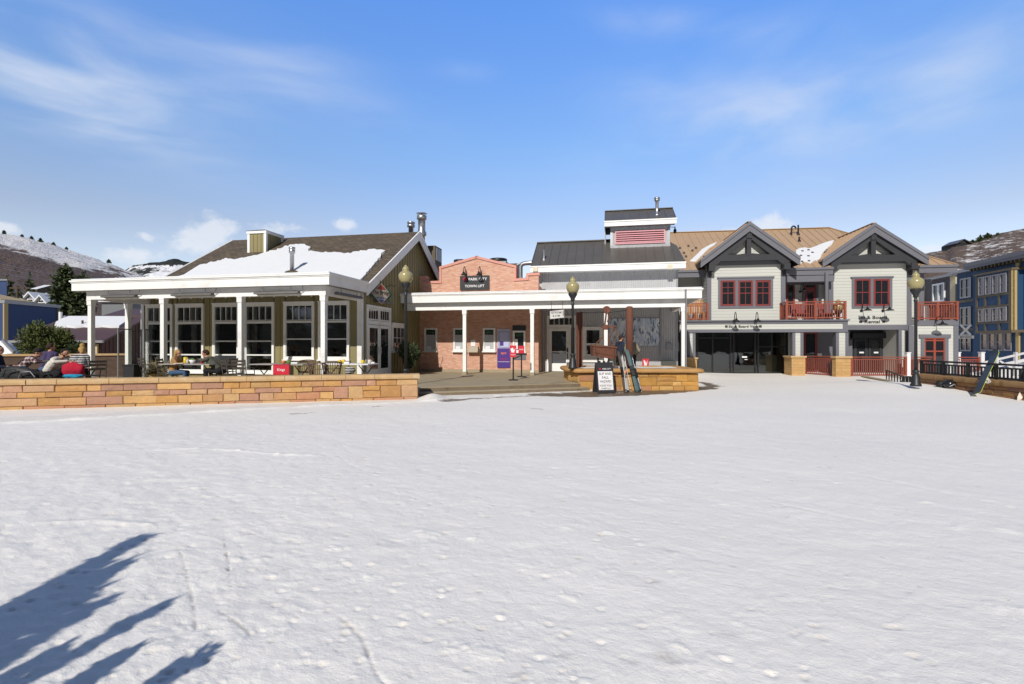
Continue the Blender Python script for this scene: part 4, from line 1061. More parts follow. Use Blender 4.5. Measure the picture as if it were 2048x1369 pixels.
def ac_units():
    for (pxa, pxb, py0, lab) in ((908, 933, 521, 'left rooftop fan behind the brick parapet gable'), (979, 1014, 519, 'right rooftop fan behind the brick parapet gable')):
        Y = 27.5; x0, x1 = B.onY(pxa, py0, Y)[0], B.onY(pxb, py0, Y)[0]; zt = B.onY(pxa, py0, Y)[2]; xm = (x0+x1)/2; r_ = (x1-x0)/2
        t = thing('rooftop_fan', lab, 'fan', (xm, Y, 4.6), B)
        s = MB(B); s.box(xm-r_*1.1, xm+r_*1.1, Y-r_*1.1, Y+r_*1.1, 4.55, zt-.22); s.build('cabinet', M['steel_dull'], t)
        s = MB(B); s.lathe([(r_*.96, 0), (r_, .03), (r_, .20), (r_*.92, .22), (r_*.90, .1), (.05, .1)], (xm, Y, zt-.22), 22); s.build('fan_shroud', M['blackmetal'], t)
    # ducting and a grey air handler beside the parapet
    t = thing('air_handler', 'pale rooftop duct and grey air unit right of the brick gable', 'air unit', B.onY(1040, 560, 27)[:2]+(4.6,), B)
    Y = 27.0
    x0, x1 = B.onY(1010, 530, Y)[0], B.onY(1034, 530, Y)[0]; zt = B.onY(1034, 527, Y)[2]
    s = MB(B); s.box(x0, x1, Y, Y+1.2, 4.55, zt); s.build('cabinet', M['dim'], t)
    s = MB(B); s.pbox(front(Y), x0+.1, x1-.1, zt-.7, zt-.1, 0, .012); s.build('grille', M['blackmetal'], t)
    s = MB(B); p = [B.onY(px, py, 26.4) for px, py in ((1041, 563), (1041, 534), (1044, 529), (1050, 527), (1066, 526))]
    s.tube(p, .12, 10); s.tube([B.onY(1034, 531, 26.4), B.onY(1041, 527, 26.4)], .05, 8); s.build('duct', M['steel'], t)
    s = MB(B); s.prism([B.onY(1046, 562, 26), B.onY(1066, 562, 26), B.onY(1066, 541, 26), B.onY(1052, 552, 26)], (0, .6, 0)); s.build('sheet_hood', M['steel'], t)
ac_units()
def flat_sign(name, label, cat, fr, b, a0, a1, z0, z1, d0, d1, m, base=None):
    t = thing(name, label, cat, base or b.p((a0+a1)/2, z0, d0), fr)
    s = MB(fr); s.pbox(b, a0, a1, z0, z1, d0, d1); s.build('board', m, t); return t
def lift_sign():
    b = front(BY); x0, z1 = B.onY(921, 553, BY)[::2]; x1, z0 = B.onY(979, 580, BY)[::2]; z0 = 4.03+.06 if z0 < 4.0 else z0
    t = flat_sign('lift_sign', 'black board reading PARK CITY TOWN LIFT on the brick gable', 'sign', B, b, x0, x1, z0, z1, .02, .09, M['charcoal'])
    w, h = x1-x0, z1-z0
    s = MB(B); s.text('PARK CITY', b, x0+w*.30, x0+w*.93, z0+h*.66, z0+h*.85, .094); s.text('TOWN LIFT', b, x0+w*.17, x0+w*.84, z0+h*.18, z0+h*.36, .094); s.build('lettering', M['pulp'], t)
    s = MB(B)                                           # snow-crystal mark in red
    cxx, czz, r_ = x0+w*.16, z0+h*.755, h*.13
    for k in range(6):
        a = k*math.pi/3; s.bar(b.p(cxx, czz, .094), b.p(cxx+r_*math.cos(a), czz+r_*math.sin(a), .094), .008, .035, (math.sin(a), 0, -math.cos(a)))
        s.bar(b.p(cxx+r_*.6*math.cos(a), czz+r_*.6*math.sin(a), .094), b.p(cxx+r_*.95*math.cos(a+.5), czz+r_*.95*math.sin(a+.5), .094), .008, .025, (math.sin(a), 0, -math.cos(a)))
    s.build('crystal_mark', M['redsign'], t)
lift_sign()
def gooseneck(fr, b, a, z, reach, label, group, rise=.55, shade=.17, drop=.18, foot=.0):
    """barn lamp: wall plate, swan-neck arm and a dished shade"""
    t = thing('gooseneck_lamp', label, 'lamp', b.p(a, z, 0), fr, group)
    s = MB(fr); s.tube([b.p(a, z, 0), b.p(a, z, .05)], .07, 12); s.build('wall_plate', M['blackmetal'], t)
    pts = [b.p(a, z, .05)]
    for w in np.linspace(0, math.pi, 12): pts.append(b.p(a, z+rise*.35+rise*.65*math.sin(w), .10+(reach-.10)*(1-math.cos(w))/2))
    pts.append(b.p(a, z+drop, reach))
    s = MB(fr); s.tube(pts, .018, 7); s.build('arm', M['blackmetal'], t)
    c = b.p(a, z+drop-.17, reach)
    s = MB(fr); s.lathe([(.03, .17), (.055, .16), (.06, .09), (shade*.75, .05), (shade, 0), (shade*.94, .0), (shade*.7, .035), (.05, .06)], c, 18); s.build('lamp_shade', M['blackmetal'], t)
    return t
bb = front(BY)
for px, lab in ((932, 'black swan neck lamp over the left half of the lift sign'), (962, 'black swan neck lamp over the right half of the lift sign')):
    q = B.onY(px, 553, BY); gooseneck(B, bb, q[0], q[2]+.02, .42, lab, 'lamps over the lift sign', .42, .14, .15)
# purple poster panel
def poster():
    b = front(BY); xa, zt = B.onY(995, 659, BY)[::2]; xb, zb = B.onY(1021, 736, BY)[::2]; zm = B.onY(1000, 697, BY)[2]
    t = thing('poster_panel', 'tall purple and lilac information panel beside the ticket windows', 'poster', b.p((xa+xb)/2, zb, 0), B)
    s = MB(B); s.pbox(b, xa, xb, zm, zt, .02, .05); s.build('upper_board', M['lilac'], t)
    s = MB(B); s.pbox(b, xa, xb, zb, zm-.001, .02, .05); s.build('lower_board', M['purple'], t)
    w = xb-xa
    s = MB(B); frame_rect(s, b, xa+w*.12, xb-w*.08, zm+.03, zt-.12, .018, .045, .054); s.build('panel_outline', M['navyjacket'], t)
    s = MB(B); s.pbox(b, xa+w*.2, xa+w*.48, zm+.12, zm+.34, .045, .055); s.build('printed_square', M['purple'], t)
    s = MB(B); s.text('epro', b, xa+w*.28, xa+w*.70, zm-.33, zm-.20, .054); s.build('lettering', M['orangeink'], t)
    s = MB(B); s.text('ADVANCE TICKETS', b, xa+w*.22, xa+w*.78, zm-.53, zm-.49, .054); s.text('SCAN TO BOOK', b, xa+w*.26, xa+w*.74, zm-.60, zm-.56, .054); s.build('small_print', M['redsign'], t)
    s = MB(B); s.pbox(b, xa+w*.05, xb-w*.05, zm-.665, zm-.65, .045, .053); s.build('printed_rule', M['pulp'], t)
poster()
# two red notices on floor stands joined by a belt
def notice_stand(px, pyb, pyt, label, top, w=.25):
    q = B.onZ(px, pyb, FL)
    t = thing('notice_stand', label, 'sign stand', q, B, 'red notices on floor stands')
    t_ = q[1]/B.ray(px)[1]; zt = CZ+(HY-pyt)/F*t_; zb = zt-(.42 if top == 'mark' else .30)
    s = MB(B); s.lathe([(.20, 0), (.20, .012), (.17, .03), (.03, .04)], q, 20); s.build('base', M['blackmetal'], t)
    s = MB(B); s.tube([(q[0], q[1], FL+.03), (q[0], q[1], zb)], .028, 10); s.build('pole', M['blackmetal'], t)
    b = front(q[1]-.03)
    s = MB(B); s.pbox(b, q[0]-w/2, q[0]+w/2, zb-.02, zt, 0, .02); s.build('board', M['redsign'], t)
    s = MB(B)
    if top == 'mark':
        s.prism([b.p(q[0]-.10, zt-.13, .022), b.p(q[0]-.06, zt-.26, .022), b.p(q[0]+.04, zt-.27, .022), b.p(q[0]+.10, zt-.10, .022), b.p(q[0]+.03, zt-.18, .022), b.p(q[0], zt-.08, .022)], (0, -.003, 0))
        s.text('TICKETS', b, q[0]-.09, q[0]+.09, zb+.05, zb+.09, .023)
    else: s.text('PASSES', b, q[0]-.09, q[0]+.09, zb+.12, zb+.17, .023)
    s.build('lettering', M['pulp'], t)
    return q, zb
qa, za = notice_stand(1026.5, 761, 691.5, 'nearer red notice on a black floor stand with a white mark', 'mark')
qb, zb_ = notice_stand(1043, 754, 692, 'farther red notice on a black floor stand by the canopy post', 'word')
s = MB(B); s.bar((qa[0], qa[1], za-.10), (qb[0], qb[1], zb_-.10), .006, .05); o = s.build('stand_belt', M['blackmetal']); tag(o, 'short black belt strung between the two red notice stands', 'belt')
# ---------------------------------------------------------------- corrugated building
corr = thing('corrugated_building', 'grey corrugated metal building with charcoal roof and louvred cupola', 'building', (0, KY, FL), B)
KX0, KX1 = BX1+.02, 3.23
def build_corr():
    b = front(KY)
    w = MB(B); w.box(KX0-.5, KX1, KY+.02, KY+4.2, FL-.3, 5.35); w.prism([(KX1-.01, KY+.02, 5.34), (KX1-.01, KY+4.2, 5.34), (KX1-.01, KY+2.1, 6.9)], (-.1, 0, 0))
    corrugate(w, b, KX0, KX1, FL-.05, 5.36); corrugate(w, side(KX1, 1), KY, KY+4.2, FL-.05, 5.4)
    w.build('wall', M['corr'], corr)
    t = MB(B); t.pbox(b, KX1-.07, KX1+.02, FL, 5.34, .0, .035); t.build('corner_trim', M['steel_dull'], corr)
    # main roof
    ye, ze = 24.6, 5.60
    xl, xr = B.onY(1061, 532, ye)[0], B.onY(1371, 526, ye)[0]
    yr, zr = 26.95, 7.22
    sl = (zr-ze)/(yr-ye); rz = lambda y: ze+sl*(y-ye)
    xtop = B.onP(1353, 491, (0, ye, ze), (0, -sl, 1))
    r = MB(B)
    top = [(xl, ye, ze), (xr, ye, ze), xtop, (2.75, yr, zr), (xl, yr, zr)]
    r.add(top+[(x, y, z-.08) for x, y, z in top], [(0,1,2,3,4), (9,8,7,6,5)]+[(i, (i+1) % 5, 5+(i+1) % 5, 5+i) for i in range(5)])
    yb = 2*yr-ye
    r.hexa([(xl, yb, ze-.08), (2.75, yb, ze-.08), (2.75, yr+.002, zr-.08), (xl, yr+.002, zr-.08), (xl, yb, ze), (2.75, yb, ze), (2.75, yr+.002, zr), (xl, yr+.002, zr)])
    r.prism([(2.751, yr, zr), (xtop[0], xtop[1], xtop[2]), (xr, ye+.02, ze), (xr, yb, ze), (2.751, yb, ze)], (0, 0, -.07))
    n = int((xr-xl)/.43)
    for i in range(n+1):
        x = xl+.02+(xr-xl-.04)*i/n
        t1 = 1.0 if x < 2.7 else max(.05, (xr-x)/(xr-2.7))
        r.bar((x, ye, ze+.012), (x, ye+(yr-ye)*t1, rz(ye+(yr-ye)*t1)+.012), .022, .05)
    r.bar((xl, yr, zr+.02), (2.75, yr, zr+.02), .22, .05)
    roof = r.build('roof', M['roof_dark'], corr)
    f = MB(B); f.box(xl-.01, xr+.01, ye-.03, ye+.02, ze-.30, ze-.06); f.box(xl-.03, xr+.03, ye-.06, ye+.03, ze-.06, ze+.005); f.build('fascia', M['white'], corr)
    f = MB(B); f.prism([(xl-.02, ye, ze-.26), (xl-.02, yr, zr-.26), (xl-.02, yr, zr-.01), (xl-.02, ye, ze-.01)], (.05, 0, 0)); f.prism([(xr-.03, ye+.02, ze-.26), (xtop[0]-.03, xtop[1], xtop[2]-.26), (xtop[0]-.03, xtop[1], xtop[2]-.005), (xr-.03, ye+.02, ze-.005)], (.05, 0, 0)); f.build('rake_trim', M['steel_dull'], corr)
    f = MB(B); f.box(xl+.05, xr-.05, ye+.02, KY+.02, ze-.28, ze-.25); f.build('soffit', M['white'], corr)
    b = front(KY-.026)
    # cast flood boxes on the fascia and a stub vent on the roof
    for px, py in ((1071, 539), (1340, 534)):
        q = B.onY(px, py, ye-.03); s = MB(B); s.box(q[0]-.12, q[0]+.12, ye-.12, ye-.032, q[2]-.12, q[2]+.10); s.build('flood_light', M['capstone'] if False else mat('beige_plastic', (.62,.58,.45), .5), corr)
    q = B.onP(1088, 521, (0, ye, ze), (0, -sl, 1)); zt = B.onY(1088, 500, q[1])[2]
    s = MB(B); s.lathe([(.10, -.1), (.10, .02), (.045, .10), (.045, zt-q[2])], q, 10); s.build('vent_pipe', M['steel_dull'], roof)
    # cupola
    p0, nn = (0, ye, ze), (0, -sl, 1)
    ql = B.onP(1221, 496, p0, nn); cy = ql[1]; cx0 = ql[0]; cx1 = B.onY(1339.5, 488, cy)[0]
    zb = rz(cy)-.1; cze = B.onY(1210, 449, cy-.35)[2]; zf = B.onY(1210, 455, cy-.35)[2]
    D = 2.2
    w = MB(B); w.box(cx0, cx1, cy+.02, cy+D, zb-.4, cze); corrugate(w, front(cy), cx0, cx1, zb, cze); corrugate(w, side(cx1, 1), cy, cy+D, zb-.3, cze)
    cup = w.build('cupola', M['corr'], corr)
    s = MB(B); s.pbox(front(cy), cx0-.02, cx1+.02, rz(cy)-.06, rz(cy)+.10, .0, .05); s.build('flashing', M['steel_dull'], cup)
    for xx in (cx0, cx1-.10): s = MB(B); s.pbox(front(cy), xx-.01, xx+.11, rz(cy)+.1, cze-.1, .0, .03); s.build('corner_trim', M['steel'], cup)
    la, lb = B.onY(1230, 470, cy)[0], B.onY(1330, 470, cy)[0]; lz0, lz1 = B.onY(1231, 490, cy)[2], B.onY(1231, 464, cy)[2]
    fl = front(cy-.03); s = MB(B); frame_rect(s, fl, la, lb, lz0, lz1, .06, -.03, .05)
    for i in range(5):
        z = lz0+.07+(lz1-lz0-.14)*(i+.02)/5; hh = (lz1-lz0-.14)/5*.62
        s.hexa([fl.p(la+.06, z, .055), fl.p(lb-.06, z, .055), fl.p(lb-.06, z, .035), fl.p(la+.06, z, .035), fl.p(la+.06, z+hh*.9, .012), fl.p(lb-.06, z+hh*.9, .012), fl.p(lb-.06, z+hh*.9, .0), fl.p(la+.06, z+hh*.9, .0)])
    s.build('louvre', M['louver'], cup)
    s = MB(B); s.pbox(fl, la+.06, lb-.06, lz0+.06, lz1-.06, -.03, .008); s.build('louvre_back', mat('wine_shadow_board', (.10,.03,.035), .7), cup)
    ye2 = cy-.35; xa, xb = B.onY(1209, 449, ye2)[0], B.onY(1353, 440, ye2)[0]
    yr2 = cy+D/2; zr2 = B.onY(1275, 420.5, yr2)[2]; yb2 = 2*yr2-ye2
    ze2 = B.onY(1211, 443, ye2)[2]; s2 = (zr2-ze2)/(yr2-ye2)
    r = MB(B)
    for (y0, y1) in ((ye2, yr2), (yb2, yr2)):
        r.hexa([(xa, y0, ze2-.07), (xb, y0, ze2-.07), (xb, y1, zr2-.07), (xa, y1, zr2-.07), (xa, y0, ze2), (xb, y0, ze2), (xb, y1, zr2), (xa, y1, zr2)])
    for i in range(9):
        x = xa+.02+(xb-xa-.04)*i/8; r.bar((x, ye2, ze2+.012), (x, yr2, zr2+.012), .022, .045)
    r.bar((xa, yr2, zr2+.015), (xb, yr2, zr2+.015), .2, .04)
    r2 = r.build('cupola_roof', M['roof_dark'], corr)
    s = MB(B); s.box(xa, xb, ye2-.03, ye2+.02, ze2-.27, ze2-.06); s.box(xa-.03, xb+.03, ye2-.06, ye2+.03, ze2-.06, ze2+.004); s.build('fascia', M['white'], corr)
    s = MB(B); s.prism([(xa, ye2+.02, ze2-.25), (xa, ye2+.02, ze2-.01), (xa, yr2, zr2-.01), (xa, yb2-.02, ze2-.01), (xa, yb2-.02, ze2-1.2), (xa, cy+.4, ze2-1.2), (xa, cy+.4, ze2-.25)], (.05, 0, 0)); s.build('gable_panel', M['steel_dull'], corr)
    s = MB(B); s.box(xa+.06, xb-.06, ye2+.02, cy, ze2-.26, ze2-.23); s.build('soffit', M['steel_dull'], corr)
    q = B.onP(1314, 430, (0, ye2, ze2), (0, -s2, 1)); zt = B.onY(1314, 395, q[1])[2]; h = zt-q[2]
    s = MB(B); s.lathe([(.16, -.1), (.12, .03), (.08, .06), (.08, h-.20), (.13, h-.19), (.14, h-.13), (.12, h-.12), (.12, h-.10), (.15, h-.09), (.14, h-.02), (.05, h)], q, 14); s.build('flue', M['steel'], r2)
    q = B.onY(1350, 462, cy+.6); s = MB(B); s.lathe([(.07, -.12), (.08, .02), (.03, .12), (.02, .22)], q, 10); s.tube([(q[0], q[1], q[2]+.18), (q[0]-.25, q[1], q[2]+.2), (cx1-.02, q[1], q[2]+.05)], .015, 6); s.build('flood_light', M['blackmetal'], cup)
    # door with sidelight and transom
    def fx(px): return B.onY(px, 680, KY)[0]
    za = B.onY(1110, 632, KY)[2]
    a0, a1, a2 = fx(1094), fx(1140), fx(1153)
    f = MB(B); frame_rect(f, b, a0, a2, FL, za, .09, -.02, .07, bottom=False); zd = B.onY(1110, 656, KY)[2]
    f.pbox(b, a0+.09, a2-.09, zd, zd+.12, -.02, .066); f.pbox(b, a1-.03, a1+.05, FL, zd, -.02, .066)
    fr_ = f.build('door_frame', M['white'], corr)
    s = MB(B); sash_grid(s, b, a0+.09, a2-.09, zd+.12, za-.09, 5, 1, .03, .03, -.02, .04); s.build('transom', M['white'], fr_)
    g = MB(B); g.pbox(b, a0+.10, a2-.10, zd+.13, za-.10, -.02, .016); g.build('pane', M['glass'], fr_)
    g = MB(B); g.pbox(b, a1+.05, a2-.09, FL+.05, zd, -.02, .016); g.build('sidelight', M['glass'], fr_)
    s = MB(B); frame_rect(s, b, a0+.10, a1-.04, FL+.02, zd-.02, .15, -.01, .055); s.pbox(b, a0+.25, a1-.19, FL+.17, FL+.42, -.01, .052); s.pbox(b, a0+.25, a1-.19, 1.32, 1.37, -.01, .050)
    d = s.build('door', M['white'], corr)
    g = MB(B); g.pbox(b, a0+.24, a1-.18, FL+.40, zd-.16, -.01, .03); g.build('pane', M['glass'], d)
    h = MB(B); h.pbox(b, a1-.16, a1-.09, 1.33, 1.55, .05, .09); h.tube([b.p(a1-.12, 1.0, .09), b.p(a1-.12, 1.28, .09)], .02, 8); h.build('handle', M['blackmetal'], d)
    # window with a white apron
    window(corr, B, b, fx(1166), fx(1206), B.onY(1180, 716, KY)[2], B.onY(1180, 654, KY)[2], [(.42, 1, 1, 1), (0, .42, 1, 1)], .12)
    s = MB(B); s.pbox(b, fx(1162), fx(1206), B.onY(1180, 720, KY)[2]-.12, B.onY(1180, 719, KY)[2], .0, .05); s.build('skirt_board', M['white'], corr)
    # conduit, meter box, utility cabinet
    s = MB(B); xq = fx(1320); s.tube([b.p(xq, 3.5, .05), b.p(xq, 1.2, .05)], .02, 6); s.build('conduit', M['steel_dull'], corr)
    s = MB(B); s.pbox(b, fx(1333), fx(1345), B.onY(1340, 700, KY)[2], B.onY(1340, 687, KY)[2], .02, .10); s.build('meter_box', M['steel_dull'], corr)
    s = MB(B); s.pbox(b, fx(1322), fx(1350), FL, B.onY(1340, 722, KY)[2], .05, .5); s.build('utility_cabinet', mat('green_grey_cabinet', (.06,.065,.055), .6), corr)
build_corr()
def restroom_sign():
    Y = CY-.13; x0, z1 = B.onY(1100, 622, Y)[::2]; x1, z0 = B.onY(1128, 636.5, Y)[::2]
    b = front(Y)
    t = thing('restroom_sign', 'white hanging sign reading RESTROOMS & ATM under the canopy', 'sign', b.p((x0+x1)/2, z0, 0), B)
    s = MB(B); s.hexa([b.p(x0, z0-.04, 0), b.p(x1, z0+.02, 0), b.p(x1, z0+.02, -.03), b.p(x0, z0-.04, -.03), b.p(x0, z1-.02, 0), b.p(x1, z1+.04, 0), b.p(x1, z1+.04, -.03), b.p(x0, z1-.02, -.03)]); s.build('board', mat('aged_white_board', (.58,.57,.55), .6), t)
    s = MB(B); w = x1-x0; s.text('RESTROOMS', b, x0+.05, x1-.10, z0+.20, z0+.29, .004); s.text('& ATM', b, x0+.2*w, x0+.7*w, z0+.06, z0+.14, .004); s.pbox(b, x1-.05, x1-.02, z0+.1, z1, 0, .006); s.build('lettering', M['ink'], t)
    s = MB(B)
    for x in (x0+.06, x1-.06): s.tube([b.p(x, z1-.01, -.01), b.p(x, 3.60, -.01)], .006, 5)
    s.build('hanger', M['blackmetal'], t)
restroom_sign()
def trail_map():
    b = front(KY); xa, zt = B.onY(1218, 638, KY)[::2]; xb, zb = B.onY(1320, 692, KY)[::2]
    t = thing('trail_map', 'wide pale blue ski trail map mounted on the corrugated wall', 'map board', b.p((xa+xb)/2, zb, 0), B)
    m, n, p, tc = newmat('trail_map_print')
    P3 = tc.outputs['Object']
    v = n.noise(n.mapping(P3, (1.8, 1, 1.0), (0, rad(20), 0)), 1.4, 6, .65, 1.2); v2 = n.noise(n.mapping(P3, (5, 1, 1.6), (0, rad(-25), 0)), 1.6, 5, .6, .8)
    c = n.mix(n.ramp(v, .42, .60), (.46,.54,.68), (.70,.73,.78)); c = n.mix(n.ramp(v2, .52, .60), c, (.10,.15,.24))
    c = n.mix(n.ramp(n.noise(P3, .9, 3), .60, .72), c, (.16,.20,.10))
    n.put(p.inputs['Base Color'], c); p.inputs['Roughness'].default_value = .35
    s = MB(B); s.pbox(b, xa, xb, zb, zt, .015, .05); s.build('map_print', m, t)
    s = MB(B); frame_rect(s, b, xa-.03, xb+.03, zb-.03, zt+.03, .03, .012, .056); s.build('map_frame', M['steel_dull'], t)
trail_map()
# red square notice leaning at the foot of the corrugated wall
def red_notice():
    q = B.onY(1291, 733, 21.0); q0 = (q[0], 21.0, q[2])
    b = front(21.0); t = thing('red_notice', 'small square red notice with a white mark behind the planter', 'sign', b.p(q[0], FL, 0), B)
    w = .12; h0, h1 = B.onY(1291, 733, 21)[2], B.onY(1291, 719, 21)[2]
    s = MB(B); s.pbox(b, q[0]-.13, q[0]+.13, h0-.03, h1+.02, 0, .02); s.build('board', M['redsign'], t)
    s = MB(B); s.prism([b.p(q[0]-.08, h1-.03, .022), b.p(q[0]-.05, h0+.02, .022), b.p(q[0]+.05, h0+.02, .022), b.p(q[0]+.08, h1-.03, .022), b.p(q[0]+.03, h0+.12, .022), b.p(q[0]-.02, h1-.06, .022)], (0, -.003, 0)); s.build('white_mark', M['pulp'], t)
    s = MB(B); s.box(q[0]-.02, q[0]+.02, 21.001, 21.03, FL, h0); s.build('stake', M['steel_dull'], t)
red_notice()
# ---------------------------------------------------------------- ski shop: two gables over a valet front
G1, G2, AW = 28.1, 29.0, 27.3            # wall planes of the two gables and of the valet front
GZ = .10
shop = thing('ski_shop', 'pale clapboard ski shop with twin charcoal timber gables and tan metal roof', 'building', (10, G1, GZ), R)
def rx(px, Y): return R.onY(px, 650, Y)[0]
def rzv(px, py, Y): return R.onY(px, py, Y)[2]
MR0 = (28.45, 5.78); MRT = (33.8, 9.0)
def gable(Yw, peak, lft, rgt, wl, wr, ybot, chord, name):
    """one gable bay: clapboard wall, rakes, truss in front, and its roof running back into the main roof"""
    Yr = Yw-.52
    P = R.onY(*peak, Yr); Lp = R.onY(*lft, Yr); Rp = R.onY(*rgt, Yr)
    xm = P[0]; hw = (abs(P[0]-Lp[0])+abs(Rp[0]-P[0]))/2; ze = (Lp[2]+Rp[2])/2; zp = P[2]; sl = (zp-ze)/hw
    roofz_ = lambda x, d=0: zp-sl*abs(x-xm)-d
    x0, x1 = rx(wl, Yw), rx(wr, Yw); zb = rzv((wl+wr)/2, ybot, Yw); b = front(Yw)
    zt = roofz_(x0)-.55
    w = MB(R)
    w.prism([(x0, Yw, zb), (x1, Yw, zb), (x1, Yw, zt), (xm, Yw, zp-.45), (x0, Yw, zt)], (0, .2, 0))
    w.box(x0, x0+.2, Yw+.2, Yw+3, zb, zt); w.box(x1-.2, x1, Yw+.2, Yw+3, zb, zt)
    lap(w, b, x0+.02, x1-.02, zb, zt, .165)
    n = 12
    for i in range(n):
        za, zc = zt+(zp-.6-zt)*i/n, zt+(zp-.6-zt)*(i+1)/n
        h_ = max(.05, (zp-.5-zc)/sl); lap(w, b, max(x0, xm-h_), min(x1, xm+h_), za, zc, zc-za)
    lap(w, side(x0, -1), Yw, Yw+3, zb, zt, .165); lap(w, side(x1, 1), Yw, Yw+3, zb, zt, .165)
    bay = w.build('gable_wall', M['siding'], shop)
    t = MB(R)
    for (a, c) in ((x0-.02, x0+.20), (x1-.20, x1+.02)): t.pbox(b, a, c, zb, zt+.1, -.02, .045)
    t.pbox(b, x0+.2, x1-.2, zt-.08, zt+.30, -.02, .046); t.build('corner_board', M['trim'], bay)
    # roof slopes
    r = MB(R); yb = Yw+4.2
    for sg in (-1, 1):
        xe = xm+sg*hw
        q = [(xe, Yr, ze), (xm, Yr, zp), (xm, yb, zp), (xe, yb, ze)]
        r.hexa([(p[0], p[1], p[2]-.10) for p in q]+q)
        for i in range(10):
            y = Yr+.2+i*.42
            r.bar((xe, y, ze+.012), (xm, y, zp+.012), .022, .04)
    r.bar((xm, Yr, zp+.015), (xm, yb, zp+.015), .2, .035)
    r.build('gable_roof', M['roof_tan'], bay)
    # barge boards: a broad board with a lighter cap strip
    r = MB(R)
    for sg in (-1, 1):
        xe = xm+sg*(hw+.02)
        r.prism([(xe, Yr-.06, ze-.46), (xm, Yr-.06, zp-.50), (xm, Yr-.06, zp-.02), (xe, Yr-.06, ze-.02)], (0, .06, 0))
        r.prism([(xe, Yr-.10, ze-.17), (xm, Yr-.10, zp-.17), (xm, Yr-.10, zp+.0), (xe, Yr-.10, ze+.0)], (0, .04, 0))
    r.build('barge_board', M['trim'], bay)
    r = MB(R)
    for sg in (-1, 1):
        xe = xm+sg*hw
        r.hexa([(xe, Yr+.01, ze-.20), (xm, Yr+.01, zp-.20), (xm, Yw, zp-.20), (xe, Yw, ze-.20), (xe, Yr+.01, ze-.11), (xm, Yr+.01, zp-.11), (xm, Yw, zp-.11), (xe, Yw, ze-.11)])
        r.box(min(xe, xe-sg*.06), max(xe, xe-sg*.06), Yr, Yw+3, ze-.40, ze-.105)
    r.build('soffit', M['truss'], bay)
    # exposed truss
    Yt = Yw-.44; zc1, zc0 = rzv(xm and peak[0], chord[0], Yt), rzv(peak[0], chord[1], Yt); D = .24
    t = MB(R)
    t.box(x0-.28, x1+.28, Yt, Yt+D, zc0, zc1)
    for sg in (-1, 1):
        xe = xm+sg*(hw-.45); za = roofz_(xe, .62); 
        t.prism([(xe, Yt+.003, za-.34), (xm, Yt+.003, zp-.80), (xm, Yt+.003, zp-.42), (xe, Yt+.003, za+.16)], (0, D-.006, 0))
        t.bar((xm+sg*.10, Yt+D/2, zc1), (xm+sg*hw*.46, Yt+D/2, roofz_(xm+hw*.46, .95)), D*.7, .13, (0, 1, 0))
        # purlin ends and knee brackets
        t.box(min(xm+sg*(hw-.72), xm+sg*(hw-.42)), max(xm+sg*(hw-.72), xm+sg*(hw-.42)), Yr+.02, Yw, ze-.62, ze-.30)
        xk = x0-.02 if sg < 0 else x1-.20; t.box(xk, xk+.22, Yw-.12, Yw-.05, zc0-.75, zc0); t.box(xk+.02, xk+.20, Yt+.02, Yw-.05, zc0-.16, zc0-.002)
    t.box(xm-.11, xm+.11, Yt-.01, Yt+D+.01, zc1-.05, zp-.5)
    t.box(xm-.13, xm+.13, Yr+.02, Yt, zp-.85, zp-.50)
    t.build('gable_truss', M['truss'], bay)
    return dict(b=b, x0=x0, x1=x1, zb=zb, bay=bay, xm=xm)
def redwindow(parent, b, fr, Yw, pxs, pya, pyb, panes, outer, cm='redwin', nz=(2, 1), head=.0):
    """a grey surround holding a row of dark red double-hung windows"""
    a0, a1 = rx(outer[0], Yw), rx(outer[1], Yw); z1, z0 = rzv(outer[0], outer[2], Yw), rzv(outer[0], outer[3], Yw)
    f = MB(fr); frame_rect(f, b, a0, a1, z0, z1, .12, -.02, .06); f.pbox(b, a0-.06, a1+.06, z1+.001, z1+.07, -.02, .09); f.pbox(b, a0+.12, a1-.12, z0+.12, z1-.12, -.02, .024)
    for i in range(len(pxs)-1):
        xa, xb = rx(pxs[i][1], Yw), rx(pxs[i+1][0], Yw); f.pbox(b, xa, xb, z0+.12, z1-.12, -.02, .056)
    w = f.build('window', M['trim'], parent)
    for (pa, pb) in pxs:
        xa, xb = rx(pa, Yw), rx(pb, Yw); zt, zb = rzv(pa, pya, Yw), rzv(pa, pyb, Yw); zm = (zt+zb)/2
        s = MB(fr); frame_rect(s, b, xa, xb, zb, zt, .05, .02, .075); 
        sash_grid(s, b, xa+.05, xb-.05, zm-.02, zt-.05, panes, 2 if nz[0] == 2 else 1, .04, .028, .02, .062); sash_grid(s, b, xa+.05, xb-.05, zb+.05, zm+.019, panes, nz[1], .04, .028, .02, .055)
        s.build('sash', M[cm], w)
        g = MB(fr); g.pbox(b, xa+.06, xb-.06, zb+.06, zt-.06, .02, .040); g.build('pane', M['glass'], w)
    return w
